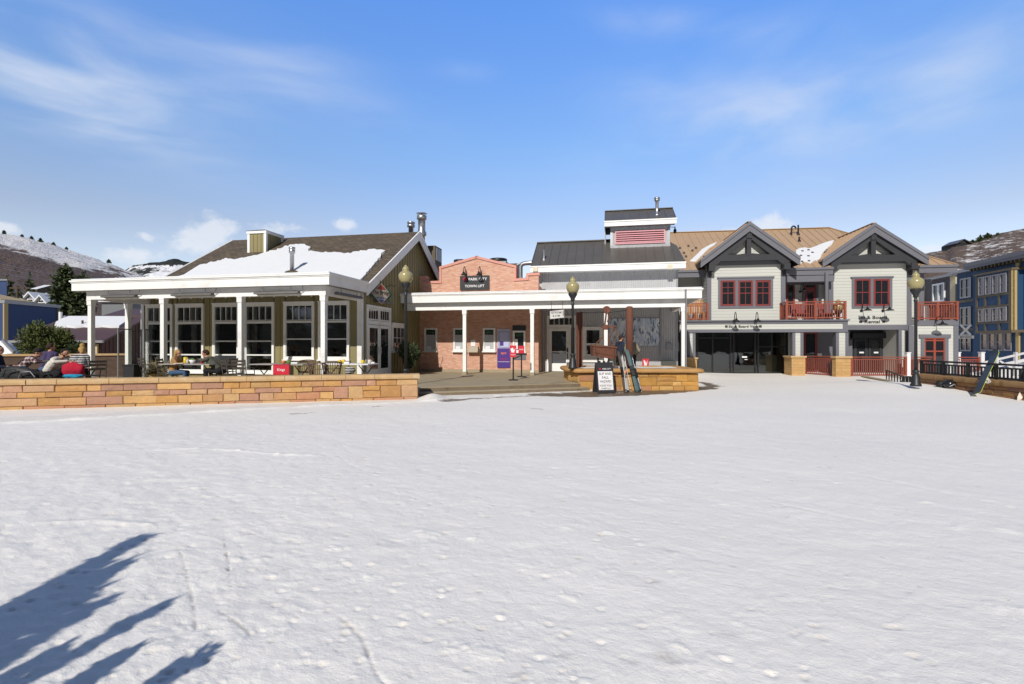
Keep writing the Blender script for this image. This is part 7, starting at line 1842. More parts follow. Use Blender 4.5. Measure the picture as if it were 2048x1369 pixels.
def plank(mb, foot, top, w, side_, th=.016, tip=.16, waist=.72, nose=True, curve=.10):
    """a ski or board along foot->top; side_ is its width direction"""
    f, tp = np.array(foot, float), np.array(top, float); d = tp-f; L = np.linalg.norm(d); d /= L; s = np.array(side_, float); s -= d*(s@d); s /= np.linalg.norm(s); n = np.cross(d, s)
    if n[1] > 0: n = -n
    rows = []
    for u in np.linspace(0, 1, 25):
        ww = w*(waist+(1-waist)*abs(2*u-1)**1.6)
        if u > 1-tip/L: ww *= math.sqrt(max(.02, 1-((u-1+tip/L)/(tip/L))**2))
        if u < .5*tip/L: ww *= math.sqrt(max(.08, 1-((.5*tip/L-u)/(.5*tip/L))**2*.8))
        off = -n*curve*max(0, (u-.86)/.14)**2*(.6 if nose else 0)-n*curve*.5*max(0, (.06-u)/.06)**2
        c = f+d*L*u+off
        rows += [c-s*ww/2-n*th/2, c+s*ww/2-n*th/2, c+s*ww/2+n*th/2, c-s*ww/2+n*th/2]
    vs = [tuple(r) for r in rows]; k = 25
    mb.add(vs, [(i*4+j, i*4+(j+1) % 4, (i+1)*4+(j+1) % 4, (i+1)*4+j) for i in range(k-1) for j in range(4)]+[(3,2,1,0), tuple((k-1)*4+j for j in range(4))])
    return d, s, n, f, L
def ski(foot, top, w, m, label, side_, accent=None, bindm='blackmetal'):
    t = thing('ski', label, 'ski', foot, W, None)
    a = MB(W); d, s, n, f, L = plank(a, foot, top, w, side_); a.build('ski_body', M[m] if isinstance(m, str) else m, t)
    b = MB(W)
    for u, l_, h in ((.42, .10, .06), (.54, .07, .05), (.48, .14, .025)):
        c = f+d*L*u; p = [c+s*x*w*.42+d*y*l_ for x in (-1, 1) for y in (-1, 1)]; q = [v+n*h for v in p]
        b.hexa([p[0], p[2], p[3], p[1], q[0], q[2], q[3], q[1]])
    b.build('binding', M[bindm], t)
    if accent:
        b = MB(W); c = f+d*L*.47; p = [c+s*x*w*.3+d*y*.05+n*.03 for x in (-1, 1) for y in (-1, 1)]; q = [v+n*.05 for v in p]; b.hexa([p[0], p[2], p[3], p[1], q[0], q[2], q[3], q[1]]); b.build('heel_lever', M[accent], t)
def skis():
    P = lambda px, py, d: W.at(px, py, d)
    zf = .10; F_ = lambda px, d: (P(px, 690, d)[0], d, zf); tl = PT-.17
    dark = mat('black_topsheet', (.03,.03,.036), .35, var=.3, vs=9); pale = mat('cream_topsheet', (.55,.47,.36), .35, var=.2, vs=9); teal = mat('teal_topsheet', (.07,.115,.12), .35, var=.25, vs=6); teal2 = mat('dark_teal_topsheet', (.045,.07,.08), .35, var=.25, vs=6)
    brownsk = mat('brown_topsheet', (.085,.065,.05), .35, var=.4, vs=9)
    ski(F_(1250, 16.95), P(1236.5, 701, tl), .10, brownsk, 'dark brown ski leaning on the planter next to the caution board', (1, .2, 0))
    ski(F_(1256, 16.98), P(1242, 704, tl), .10, dark, 'black ski with an orange heel lever leaning beside the dark brown ski', (1, -.2, 0), 'orange')
    ski(F_(1275, 16.95), P(1252.5, 697, tl-.02), .135, teal, 'wide teal ski leaning against the planter cap', (1, 0, 0))
    ski(F_(1281, 17.05), P(1259, 707, tl+.02), .125, teal2, 'dark teal ski tucked behind the wide teal ski', (1, .3, 0))
    for k, (a, b_, lab) in enumerate(((F_(1252, 16.9), P(1243.5, 700, tl), 'pale ski pole standing before the dark brown ski'), (F_(1262, 16.95), P(1247, 702, tl), 'thin ski pole right of the black ski'), (F_(1283, 17.0), P(1262, 706, tl), 'ski pole crossing behind the teal skis'))):
        t = thing('ski_pole', lab, 'ski pole', a); s = MB(W); a_, bb_ = np.array(a), np.array(b_); s.tube([a_, bb_-(bb_-a_)*.12], [.006, .009], 6); s.build('shaft', M['steel'] if k else M['plastic_white'], t)
        s = MB(W); s.tube([bb_-(bb_-a_)*.13, bb_], [.015, .018], 8); s.build('grip', M['rubber'], t)
        s = MB(W); c = a_+(bb_-a_)*.05; s.lathe([(.045, 0), (.045, .01), (.01, .02)], tuple(c), 10); s.build('basket', M['rubber'], t)
skis()
# ---------------------------------------------------------------- retaining wall with black railing, board and bags at the right
def right_wall():
    Z = .63; a = np.array(W.onZ(2120, 771, Z)); c = np.array(W.onZ(1838, 747.6, Z)); d = (c-a)[:2]; L = np.linalg.norm(d); d /= L; n = np.array((-d[1], d[0]))
    t = thing('retaining_wall', 'weathered brown sandstone retaining wall under the black railing', 'wall', (*(a+c)[:2]/2, .1))
    if n[0] > 0: n = -n
    s = MB(W)
    p = [a[:2]-n*.02, c[:2]-n*.02, c[:2]-n*.35, a[:2]-n*.35]; s.prism([(*q, -1.5) for q in p], (0, 0, 1.5+Z-.16)); s.build('core', M['mortar'], t)
    s = MB(W); tn = [(.26,.13,.05), (.22,.105,.05), (.30,.16,.065), (.20,.10,.065), (.27,.15,.08)]
    stone_face(s, (*a[:2],), d, n, L, .62, Z-.78, 41, tn); stone_face(s, (*c[:2],), -n, d, .35, .62, Z-.78, 42, tn); s.build('stonework', M['stone'], t)
    s = MB(W); cap_run(s, ((*(a[:2]+n*.06), 0), (*(c[:2]+n*.06), 0)), ((*(a[:2]-n*.40), 0), (*(c[:2]-n*.40), 0)), Z-.16, Z, 12, .9); s.build('coping', mat('brown_cap', (.30,.175,.075), .85, var=.3, vs=3, bump=.6, bs=12), t)
    p0 = (*(a[:2]-n*.15), Z); p1 = (*(c[:2]-n*.15+d*.1), Z)
    r = railing('black_railing', 'black metal railing along the top of the brown retaining wall', 'railing', W, p0, p1, .50, 'blackmetal', posts=6, pitch=.135, bw=.035, toph=.06, topw=.06, lowz=.05, postw=.075)
    return a, c, d, n
RA, RC, RD, RN = right_wall()
def snowboard():
    f = np.array(W.onZ(1950, 792, .16)); top = np.array(W.at(1993, 701, f[1]+.75))
    t = thing('snowboard', 'black snowboard with a yellow green edge leaning on the black railing', 'snowboard', tuple(f))
    s = MB(W); d, sd_, n, f, L = plank(s, f, top, .27, (.24, .97, 0), .014, .2, .84, True, .12); s.build('board', mat('graphite_topsheet', (.03,.036,.036), .3, var=.3, vs=4), t)
    e = MB(W); d, sd_, n, f, L = plank(e, f+n*.013, top+n*.013, .285, (.24, .97, 0), .010, .2, .84, True, .12); e.build('edge', mat('lime_edge', (.50,.56,.10), .4), t)
    nn = n
    for u, mm in ((.36, 'plastic_white'), (.62, 'green')):
        c = f+d*L*u; b = MB(W)
        p = [c+sd_*x*.10+d*y*.06 for x in (-1, 1) for y in (-1, 1)]; q = [v+nn*.03 for v in p]; b.hexa([p[0], p[2], p[3], p[1], q[0], q[2], q[3], q[1]])
        pts = [c-sd_*.09+nn*.02+nn*.16*math.sin(w)+sd_*.18*(w/math.pi) for w in np.linspace(0, math.pi, 8)]; b.tube(pts, .016, 6)
        pts = [c+d*.05-sd_*.09+nn*.02+nn*.20*math.sin(w)+sd_*.18*(w/math.pi) for w in np.linspace(0, math.pi, 8)]; b.tube(pts, .014, 6)
        b.build('binding', M[mm], t)
snowboard()
def right_props():
    dark = mat('black_racing_topsheet', (.02,.02,.024), .3); pale = mat('pale_ski_base', (.62,.55,.47), .4)
    for (fx_, fy, tx, ty, m, lab) in ((2028, 797, 2052, 727, dark, 'black ski leaning on the retaining wall at the right edge'), (2038, 800, 2066, 726, pale, 'pale wooden coloured ski at the right edge of the wall')):
        f = np.array(W.onZ(fx_, fy, .13)); top = np.array(W.at(tx, ty, f[1]+.35)); ski(tuple(f), tuple(top), .11, m, lab, (1, -.4, 0))
    q = W.at(1893, 775, 17.0)
    for k, (px, r_, lab) in enumerate(((1899, .17, 'round black helmet lying on the snow against the retaining wall'), (1882, .15, 'black bag slumped beside the helmet on the snow'))):
        c = W.at(px, 769, 16.9+k*.3); t = thing(('helmet', 'bag')[k], lab, ('helmet', 'bag')[k], (c[0], c[1], c[2]-r_))
        s = MB(W); s.ball((c[0], c[1], c[2]), r_*1.05, r_, r_*.9, 16, 10); s.build(('shell', 'sack')[k], M['rubber'] if k else mat('gloss_black', (.015,.015,.017), .2), t)
        s = MB(W); s.tube([(c[0]-r_*.6, c[1]-r_*.7, c[2]-r_*.4), (c[0], c[1]-r_*1.15, c[2]+.02), (c[0]+r_*.6, c[1]-r_*.7, c[2]-r_*.4)], .018, 6); s.build('strap', M['steel_dull'], t)
right_props()
def stair_handrail():
    P = lambda px, py, d: np.array(W.at(px, py, d))
    t = thing('stair_handrail', 'sloping black handrail of a stairway cut into the snow by the lamp', 'handrail', tuple(P(1800, 772, 19.5)))
    a, b_ = P(1773, 741, 22.0), P(1807, 754, 19.8); s = MB(W); s.bar(a, b_, .05, .05); s.bar(b_, P(1821, 754, 19.9), .05, .05); s.bar(a-(0,0,.45), b_-(0,0,.30), .04, .04); s.build('rail', M['blackmetal'], t)
    s = MB(W)
    for u in np.linspace(0, 1, 7): q = a+(b_-a)*u; s.bar(q, (q[0], q[1], q[2]-.72+.30*u), .03, .03, (0,1,0))
    s.build('balusters', M['blackmetal'], t)
    for px, d in ((1807, 19.8), (1814, 19.85), (1821, 19.9)):
        q = P(px, 754, d); s = MB(W); s.bar(q, (q[0], q[1], .1), .07, .07, (0,1,0)); s.build('post', M['blackmetal'], t)
    q = P(1801, 770, 19.7); s = MB(W); s.bar(q, P(1807, 757, 19.8), .04, .04); s.build('brace', M['blackmetal'], t)
    t2 = thing('ramp_edge', 'low tan concrete edge sunk in the snow beside the stair handrail', 'kerb', tuple(P(1750, 760, 22.5)))
    s = MB(W); p = [P(1722, 754, 24)*np.array((1,1,0)), P(1778, 764, 20.6)*np.array((1,1,0)), P(1786, 764, 20.9)*np.array((1,1,0)), P(1730, 754, 24.3)*np.array((1,1,0))]
    s.prism([(q[0], q[1], -.3) for q in p], (0, 0, .50)); s.build('edge_block', M['concrete'], t2)
stair_handrail()
# ---------------------------------------------------------------- houses on the left
def house(label, fr, x0, x1, ye, ze, yr, zr, zb, mwall, mroof, name='house', snow=True, ov=.4, gable_mat=None):
    """a gabled house, its ridge along x"""
    t = thing(name, label, 'house', ((x0+x1)/2, ye, zb), fr)
    yb = 2*yr-ye; sl = (zr-ze)/(yr-ye)
    w = MB(fr); w.prism([(x0, ye+.3, zb), (x0, yb-.3, zb), (x0, yb-.3, ze+.1), (x0, yr, zr-.15), (x0, ye+.3, ze+.1)], (x1-x0, 0, 0)); w.build('wall', M[mwall], t)
    r = MB(fr)
    for a in (ye, yb): r.hexa([(x0-ov, a, ze-.12), (x1+ov, a, ze-.12), (x1+ov, yr, zr-.12), (x0-ov, yr, zr-.12), (x0-ov, a, ze), (x1+ov, a, ze), (x1+ov, yr, zr), (x0-ov, yr, zr)])
    rf = r.build('roof', M[mroof], t)
    if snow:
        r = MB(fr); k0, k1 = snow if isinstance(snow, tuple) else (.02, .98)
        for a in (ye, yb):
            y0, y1 = a+(yr-a)*k0, a+(yr-a)*k1; z0, z1 = ze+(zr-ze)*k0, ze+(zr-ze)*k1
            r.hexa([(x0-ov+.1, y0, z0-.02), (x1+ov-.1, y0, z0-.02), (x1+ov-.1, y1, z1-.02), (x0-ov+.1, y1, z1-.02), (x0-ov+.1, y0, z0+.10), (x1+ov-.1, y0, z0+.10), (x1+ov-.1, y1, z1+.10), (x0-ov+.1, y1, z1+.10)])
        r.build('roof_snow', M['snow_roof'], rf)
    return t, rf
def neighbours():
    # navy house end
    a, c = np.array(W.at(7, 690, 35)), np.array(W.at(117, 690, 39.5)); zt = CZ+.083*35
    t = thing('navy_house', 'navy clapboard house with tan corner boards and flat snowy parapet at the left edge', 'house', (a[0], a[1], -1))
    s = MB(W); s.prism([(a[0], a[1], -1.5), (c[0], c[1], -1.5), (c[0]-9, c[1]+.5, -1.5), (a[0]-9, a[1], -1.5)], (0, 0, zt+1.5))
    d = (c-a)[:2]; L = np.linalg.norm(d); d /= L; n = np.array((d[1], -d[0])); bb = Basis((a[0], a[1], 0), (d[0], d[1], 0), (n[0], n[1], 0))
    lap(s, bb, 0, L, -1, zt-.2, .2); w_ = s.build('wall', M['navy'], t)
    s = MB(W); s.pbox(bb, -.05, L+.1, zt+.001, zt+.24, -.4, .12); s.build('parapet_cap', M['steel_dull'], t)
    s = MB(W); s.pbox(bb, -.02, .28, -1, zt, -.02, .06); s.build('corner_board', M['tan'], t)
    s = MB(W); s.pbox(bb, L-.16, L+.02, -1, zt, -.02, .05); s.build('corner_board', M['dim'], t)
    s = MB(W); s.prism([(a[0]-.3, a[1]+.1, zt+.2), (a[0]-.1+(c-a)[0]*.6, a[1]+(c-a)[1]*.6, zt+.2), (a[0]-5, c[1], zt+1.0), (a[0]-9, a[1]+.2, zt+1.0)], (0, 0, .1)); s.build('roof', M['tan'], t)
    q = W.at(14, 562, 46); t = thing('navy_tower', 'taller navy building part peeping in at the left edge', 'building', (q[0], 46, 0))
    xb = q[0]*50/46-.1; s = MB(W); s.prism([(q[0]-8, 46, -1), (q[0], 46, -1), (xb, 50, -1), (q[0]-8, 50, -1)], (0, 0, q[2]+1)); lap(s, front(46), q[0]-8, q[0]-.02, 3, q[2]-.2, .2); s.build('wall', M['navy'], t)
    s = MB(W); s.prism([(q[0]-8, 45.9, q[2]+.001), (q[0]+.1, 45.9, q[2]+.001), (xb+.1, 50.1, q[2]+.001), (q[0]-8, 50.1, q[2]+.001)], (0, 0, .15)); s.build('parapet_cap', M['steel_dull'], t)
    # brown house with maroon metal roof
    ye, ze, yr, zr = 30.0, 1.95, 33.6, 3.55
    x0, x1 = W.at(22, 690, 30)[0]+.45, W.at(207, 690, 30)[0]-.45
    t, rf = house('low brown boarded house with a maroon metal roof half under snow', W, x0, x1, ye, ze, yr, zr, -.8, 'brownboard', 'maroon', 'brown_house', False, .45)
    p0 = (0, ye, ze); sl = (zr-ze)/(yr-ye); nn = (0, -sl, 1)
    ring = [W.onP(px, py, p0, nn) for px, py in [(109,655),(112,648),(122,643),(128,636.5),(180,636.6),(264,637),(250,648),(238,656),(222,656.5),(205,655),(186,656.5),(168,655),(150,657),(134,655.5),(120,657)]]
    s = MB(W); k = len(ring); s.add([(x, y, z+.14) for x, y, z in ring]+[(x, y, z-.02) for x, y, z in ring], [tuple(range(k))]+[(i, (i+1) % k, k+(i+1) % k, k+i) for i in range(k)]); s.build('roof_snow', M['snow_roof'], rf)
    for px, py, h, r_ in ((121, 641, .55, .10), (165, 652, .35, .06)):
        q = W.onP(px, py, p0, nn); s = MB(W); s.tube([(q[0], q[1], q[2]-.1), (q[0], q[1], q[2]+h)], r_, 10); s.build('flue', M['plastic_white'] if h > .5 else M['brownboard'], rf)
    s = MB(W); s.bar((x0-.5, ye-.08, ze-.06), (x1+.5, ye-.08, ze-.06), .14, .14); s.build('gutter', M['steel_dull'], rf)
    s = MB(W); s.box(x0+.3, x0+1.6, ye+.2, ye+.29, -.5, ze-.25); s.box(x1-.9, x1-.15, ye+.2, ye+.29, -.5, ze-.25); s.build('orange_cladding', M['orangewood'], t)
    s = MB(W); 
    for xx in (x1-.95, x1-.18): s.box(xx, xx+.12, ye+.15, ye+.28, -.5, ze-.2)
    s.build('porch_post', mat('cream_wood', (.55,.42,.22), .6), t)
    s = MB(W); boards(s, side(x1, 1), ye+.4, 2*yr-ye-.4, -.5, lambda a: ze+sl*(min(a, 2*yr-a)-ye)-.1, .3); s.build('battens', M['brownboard'], t)
    # second maroon roof behind
    house('low maroon roofed house behind the brown one', W, W.at(213, 690, 42)[0], W.at(300, 690, 42)[0], 42, CZ+.058*42, 44.5, CZ+.072*44.5, -.8, 'brownboard', 'maroon', 'maroon_roofed_house', False)
    # small houses at the hill foot
    def rh(px0, px1, pye, pyr, d, run, mw, mr, lab, **k): 
        x0, x1 = W.at(px0, 690, d)[0], W.at(px1, 690, d)[0]; house(lab, W, x0, x1, d, CZ+(HY-pye)/F*d, d+run, CZ+(HY-pyr)/F*(d+run), -1, mw, mr, 'hillside_house', **k)
    rh(14, 36, 600, 589, 118, 6, 'grey_house', 'maroon', 'small grey hillside house with a snowy roof at far left', snow=True)
    rh(56, 92, 600, 585, 125, 6, 'grey_house', 'maroon', 'hillside house with a broad white snowy roof', snow=True)
    rh(200, 260, 604, 590, 70, 5, 'grey_house', 'maroon', 'grey roofed house glimpsed under the canopy', snow=(.0, .5))
    rh(60, 72, 579, 571, 150, 5, 'dim', 'maroon', 'tiny cabin with a snowy roof above the other houses', snow=True)
    # grey gable end facing the square
    def gable_house(px0, px1, pyp, pye, d, mw, lab):
        x0, x1 = W.at(px0, 690, d)[0], W.at(px1, 690, d)[0]; xm = (x0+x1)/2; zp, ze = CZ+(HY-pyp)/F*d, CZ+(HY-pye)/F*d
        t = thing('gabled_house', lab, 'house', (xm, d, -1)); s = MB(W); s.prism([(x0, d, -1), (x1, d, -1), (x1, d, ze), (xm, d, zp), (x0, d, ze)], (0, 9, 0)); s.build('wall', M[mw], t)
        r = MB(W)
        for sg, xe in ((-1, x0-.5), (1, x1+.5)):
            zz = ze-(zp-ze)/(xm-x0)*.5; r.hexa([(xe, d-.5, zz), (xm, d-.5, zp), (xm, d+9, zp), (xe, d+9, zz), (xe, d-.5, zz+.3), (xm, d-.5, zp+.3), (xm, d+9, zp+.3), (xe, d+9, zz+.3)])
        r.build('roof', M['snow_roof'], t)
        s = MB(W); frame_rect(s, front(d), xm-.6, xm+.6, ze+(zp-ze)*.1, ze+(zp-ze)*.55, .12, 0, .08); w_ = s.build('window', M['white'], t); s = MB(W); s.pbox(front(d), xm-.5, xm+.5, ze+(zp-ze)*.12, ze+(zp-ze)*.5, 0, .03); s.build('pane', M['glass'], w_)
    gable_house(38, 84, 587, 612, 95, 'grey_house', 'grey gabled house end with a steep snowy roof'); gable_house(70, 96, 593, 608, 92, 'olive', 'small pale green gabled house beside the spruce')
    # utility pole and wires
    q = W.at(35, 690, 75); t = thing('utility_pole', 'wooden utility pole among the snowy roofs', 'utility pole', (q[0], 75, -1))
    s = MB(W); s.tube([(q[0], 75, -1), (q[0], 75, CZ+.118*75)], [.2, .14], 8); s.build('pole', M['bark'], t); s = MB(W); s.box(q[0]-1.1, q[0]+1.1, 74.9, 75.1, CZ+.112*75, CZ+.115*75); s.build('crossarm', M['bark'], t)
    for i, (ya, yb, lab) in enumerate(((517, 553, 'highest power line sagging across the brown hillside'), (528, 556, 'middle power line sagging across the brown hillside'), (540, 561, 'lowest power line sagging across the brown hillside'))):
        a, c = np.array(W.at(-60, ya-6, 90)), np.array(W.at(230, yb+4, 120)); s = MB(W); s.tube([a+(c-a)*u-np.array((0,0,1.2*math.sin(math.pi*u))) for u in np.linspace(0, 1, 14)], .035, 5)
        o = s.build('power_line', M['steel']); tag(o, lab, 'cable', 'power lines over the hillside')
    # snow-covered lean-to at the very edge
    p = [W.at(-30, 676, 27), W.at(4, 683, 27), W.at(27, 707, 26.5), W.at(-30, 712, 26.5)]; t = thing('lean_to', 'slanted snow covered lean-to roof at the left edge behind the wall', 'shed', (p[0][0], 27, 0))
    s = MB(W); s.prism(p, (0, .5, -.1)); s.build('roof', M['snow_roof'], t)
    s = MB(W); s.bar(np.array(p[1])+(.05,0,.05), np.array(p[2])+(.05,0,.05), .12, .16); s.build('roof_edge', M['steel_dull'], t)
    s = MB(W); s.box(p[0][0], p[1][0], 27.1, 28.5, -1, p[1][2]-.1); s.build('wall', M['grey_house'], t)
    # dark timber house on the right hill
    d = 236; x0, x1 = W.at(1912, 690, d)[0], W.at(1941, 690, d)[0]; t = thing('hilltop_house', 'dark timber house perched on the right hilltop', 'house', ((x0+x1)/2, d, CZ+.195*d))
    z0, z1, z2 = CZ+.188*d, CZ+.202*d, CZ+.210*d; xm = x0*.55+x1*.45
    s = MB(W); s.box(x0, x1, d, d+8, z0, z1); s.prism([(x0+1.5, d-.3, z1), (x1-2, d-.3, z1), (xm, d-.3, z2)], (0, 8, 0)); s.build('wall', M['truss'], t)
    s = MB(W); s.bar((x0-.6, d+3, z1-.1), (xm, d+3, z2+.1), 8, .35); s.bar((xm, d+3, z2+.1), (x1+.6, d+3, z1-.1), 8, .35); s.build('roof', M['roof_dark'], t)
    s = MB(W)
    for i in range(4): xx = x0+.8+(x1-x0-2)*i/3; s.box(xx, xx+.8, d-.36, d-.3, z0+.9, z1-.5)
    s.build('window', M['glass'], t)
neighbours()
# ---------------------------------------------------------------- people
def capsule(mb, p, q, r0, r1, n=12):
    P, Q = Vector(p), Vector(q); d = Q-P; L = d.length; d = d.normalized() if L > 1e-6 else Vector((0,0,1))
    pts, rr = [], []
    for k in range(1, 5): a = math.pi/2*k/4-math.pi/2; pts.append(P+d*r0*math.sin(a)); rr.append(max(.0008, r0*math.cos(a)))
    for k in range(0, 4): a = math.pi/2*k/4; pts.append(Q+d*r1*math.sin(a)); rr.append(max(.0008, r1*math.cos(a)))
    mb.tube(pts, rr, n)
def person(label, pos, face, pose, mats, scale=1.0, hair='short', hairm='darkhair', hat=None, voxel=.009):
    """pos: floor point; face: clockwise degrees from straight ahead; pose: joint overrides in a frame looking along +y"""
    seated = pose.get('seated', True); lean = rad(pose.get('lean', 10)); J = {}
    hz = .50 if seated else .92
    def up(x, y, z):                               # upper-body point, leaned about the hips
        zz = z; return np.array((x, y*math.cos(lean)+zz*math.sin(lean), hz+zz*math.cos(lean)-y*math.sin(lean)))
    caps = []
    def C_(p, q, r0, r1, m): caps.append((np.array(p, float), np.array(q, float), r0, r1, m))
    TOP, BOT, SK, SH = 0, 1, 2, 3
    C_((-.07, 0, hz), (.07, 0, hz), .125, .125, BOT)
    curl = rad(pose.get('curl', 12))
    for x in (-.065, .065): C_(up(x, 0, .08), up(x*1.1, .0, .26), .115, .12, TOP); C_(up(x*1.1, 0, .26), up(x*1.35, .03, .46), .12, .108, TOP)
    C_(up(-.13, .02, .50), up(.13, .02, .50), .075, .075, TOP)
    nk0 = up(0, .03, .54); hd = up(0, .03, .62)+np.array((0, .02+.05*math.sin(lean), 0)); turn = rad(pose.get('turn', 0)); nod = rad(pose.get('nod', 0))
    hc = hd+np.array((0, .03*math.cos(turn), .075)); C_(nk0, hd, .055, .050, SK)
    fx_ = np.array((math.sin(turn)*math.cos(nod), math.cos(turn)*math.cos(nod), -math.sin(nod))); sx_ = np.array((math.cos(turn), -math.sin(turn), 0)); uz = np.cross(sx_, fx_)
    H = lambda a, b_, c_: hc+sx_*a+fx_*b_+uz*c_
    C_(H(0, -.02, .02), H(0, .015, .035), .088, .082, SK); C_(H(0, .035, -.055), H(0, .01, -.02), .055, .07, SK)
    C_(H(0, .088, .005), H(0, .105, -.022), .011, .015, SK)
    for s_ in (-1, 1): C_(H(s_*.085, -.005, .01), H(s_*.083, -.01, -.02), .014, .010, SK); C_(H(s_*.03, .085, .028), H(s_*.045, .078, .026), .012, .010, SK)
    C_(H(-.02, .085, -.052), H(.02, .085, -.052), .010, .010, SK)
    for s_, k in ((-1, 'L'), (1, 'R')):
        sh = up(s_*.185, .02, .485); el_ = pose.get('elbow'+k); wr = pose.get('wrist'+k)
        el_ = np.array(el_, float) if el_ is not None else up(s_*.23, .10, .22); wr = np.array(wr, float) if wr is not None else el_+np.array((-s_*.06, .25, .02))
        C_(sh, el_, .062, .050, TOP); C_(el_, wr, .048, .034, TOP)
        d = (wr-el_)/np.linalg.norm(wr-el_); lat = np.cross(d, (0,0,1.)); lat = lat/np.linalg.norm(lat) if np.linalg.norm(lat) > .1 else np.array((1.,0,0)); dn = np.cross(lat, d); dn = dn if dn[2] < 0 else -dn
        pm = wr+d*.085; C_(wr, wr+d*.03, .027, .03, SK); C_(wr+d*.03-lat*.02, pm-lat*.024, .019, .017, SK); C_(wr+d*.03+lat*.02, pm+lat*.024, .019, .017, SK)
        for i, (off, ln_) in enumerate(((-.033, .060), (-.011, .074), (.011, .080), (.033, .068))):
            b0 = pm+lat*off; b1 = b0+d*ln_*.5+dn*.012; b2 = b1+d*ln_*.38+dn*.03; C_(b0, b1, .0105, .010, SK); C_(b1, b2, .010, .009, SK)
        th0 = wr+d*.03+lat*s_*-.028; th1 = th0+d*.035-lat*s_*.025; C_(th0, th1, .013, .012, SK); C_(th1, th1+d*.03+dn*.008, .012, .010, SK)
        hp = np.array((s_*.095, 0, hz)); kn = pose.get('knee'+k); an = pose.get('ankle'+k)
        kn = np.array(kn, float) if kn is not None else np.array((s_*.12, .42, .50) if seated else (s_*.10, .04, .50)); an = np.array(an, float) if an is not None else np.array((s_*.12, .38, .09) if seated else (s_*.10, -.02, .09))
        C_(hp, kn, .092, .062, BOT); C_(kn, an, .060, .042, BOT); C_(an-np.array((0,.02,.04)), an+np.array((0,.14,-.055)), .042, .034, SH)
    t = thing('person', label, 'person', pos, W, None, rz=-rad(face))
    mb = MB(W)
    for p, q, r0, r1, m in caps: capsule(mb, p, q, r0, r1)
    me = bpy.data.meshes.new('body'); me.from_pydata([tuple(v) for v in mb.v], [], mb.f); me.update()
    o = bpy.data.objects.new('body', me); COL.objects.link(o)
    md = o.modifiers.new('skin', 'REMESH'); md.mode = 'VOXEL'; md.voxel_size = voxel; sm = o.modifiers.new('soft', 'SMOOTH'); sm.iterations = 3; sm.factor = .5
    dg = bpy.context.evaluated_depsgraph_get(); dg.update(); nm = bpy.data.meshes.new_from_object(o.evaluated_get(dg))
    o.modifiers.clear(); o.data = nm; bpy.data.meshes.remove(me); nm.name = 'body'
    n = len(nm.polygons); ce = np.empty(n*3); nm.polygons.foreach_get('center', ce); ce = ce.reshape(-1,3); best = np.full(n, 9.); mi = np.zeros(n, np.int32)
    for p, q, r0, r1, m in caps:
        d = q-p; L2 = max(d@d, 1e-9); u = np.clip(((ce-p)@d)/L2, 0, 1); ds = np.linalg.norm(ce-p-u[:,None]*d, axis=1)-(r0+(r1-r0)*u); k = ds < best; best[k] = ds[k]; mi[k] = m
    nm.materials.clear()
    for k in ('top', 'bottom', 'skin', 'shoe'): nm.materials.append(M[mats.get(k, 'skin' if k == 'skin' else 'black')])
    nm.polygons.foreach_set('material_index', mi); nm.polygons.foreach_set('use_smooth', np.ones(n, bool)); nm.update()
    # cloth folds
    co_ = np.empty(len(nm.vertices)*3); nm.vertices.foreach_get('co', co_); co_ = co_.reshape(-1,3); no = np.empty_like(co_).ravel(); nm.vertices.foreach_get('normal', no); no = no.reshape(-1,3)
    cloth = np.zeros(len(co_)); 
    lv = np.empty(len(nm.loops), np.int32); nm.loops.foreach_get('vertex_index', lv); tot = np.empty(n, np.int32); nm.polygons.foreach_get('loop_total', tot); np.maximum.at(cloth, lv, np.repeat((mi < 2).astype(float), tot))
    hsh = abs(hash(label)) % 97 if False else sum(map(ord, label)) % 97
    co_ += no*(cloth*(.008+.014*fbm(co_[:,0]/.11+co_[:,1]/.16+hsh, co_[:,2]/.07+co_[:,1]/.2, hsh, 3)))[:,None]
    nm.vertices.foreach_set('co', co_.ravel()); nm.update()
    o.parent = t; t.scale = (scale,)*3
    def put(mb2, name, m):
        if not mb2.v: return
        me2 = bpy.data.meshes.new(name); me2.from_pydata([tuple(v) for v in mb2.v], [], mb2.f); me2.materials.append(M[m]); me2.polygons.foreach_set('use_smooth', np.ones(len(me2.polygons), bool)); me2.update()
        oo = bpy.data.objects.new(name, me2); COL.objects.link(oo); oo.parent = t
    h = MB(W)
    def blobs(lst):
        for a, b_, c_, r in lst: c = H(a, b_, c_); h.ball(tuple(c), r, n=12, m=8)
    if hair in ('short', 'long', 'bun', 'beard'): blobs([(0, -.032, .05, .090), (0, -.008, .070, .076), (-.048, -.035, .040, .056), (.048, -.035, .040, .056), (0, -.058, .005, .074)])
    if hair == 'beard': blobs([(0, .052, -.075, .038), (-.045, .03, -.055, .032), (.045, .03, -.055, .032)])
    if hair == 'long':
        for s_ in (-1, 1): blobs([(s_*.062, -.06, -.03, .040), (s_*.068, -.062, -.09, .040), (s_*.072, -.055, -.15, .038), (s_*.07, -.04, -.21, .032)])
        blobs([(0, -.075, -.06, .06), (0, -.08, -.14, .055)])
    if hair == 'bun': blobs([(0, -.02, .17, .068), (0, -.07, -.05, .06)])
    put(h, 'hair', hairm)
    if hat:
        k = MB(W); c = H(0, -.012, .055); k.ball(tuple(c), .103, .103, .085, 16, 8)
        if hat[0] == 'cap': c = H(0, .12, .055); k.ball(tuple(c), .075, .06, .012, 12, 6)
        put(k, 'hat', hat[1])
    return t
def floor_at(px, d, up=0): q = W.at(px, 690, d); return (q[0], d, FL+up)
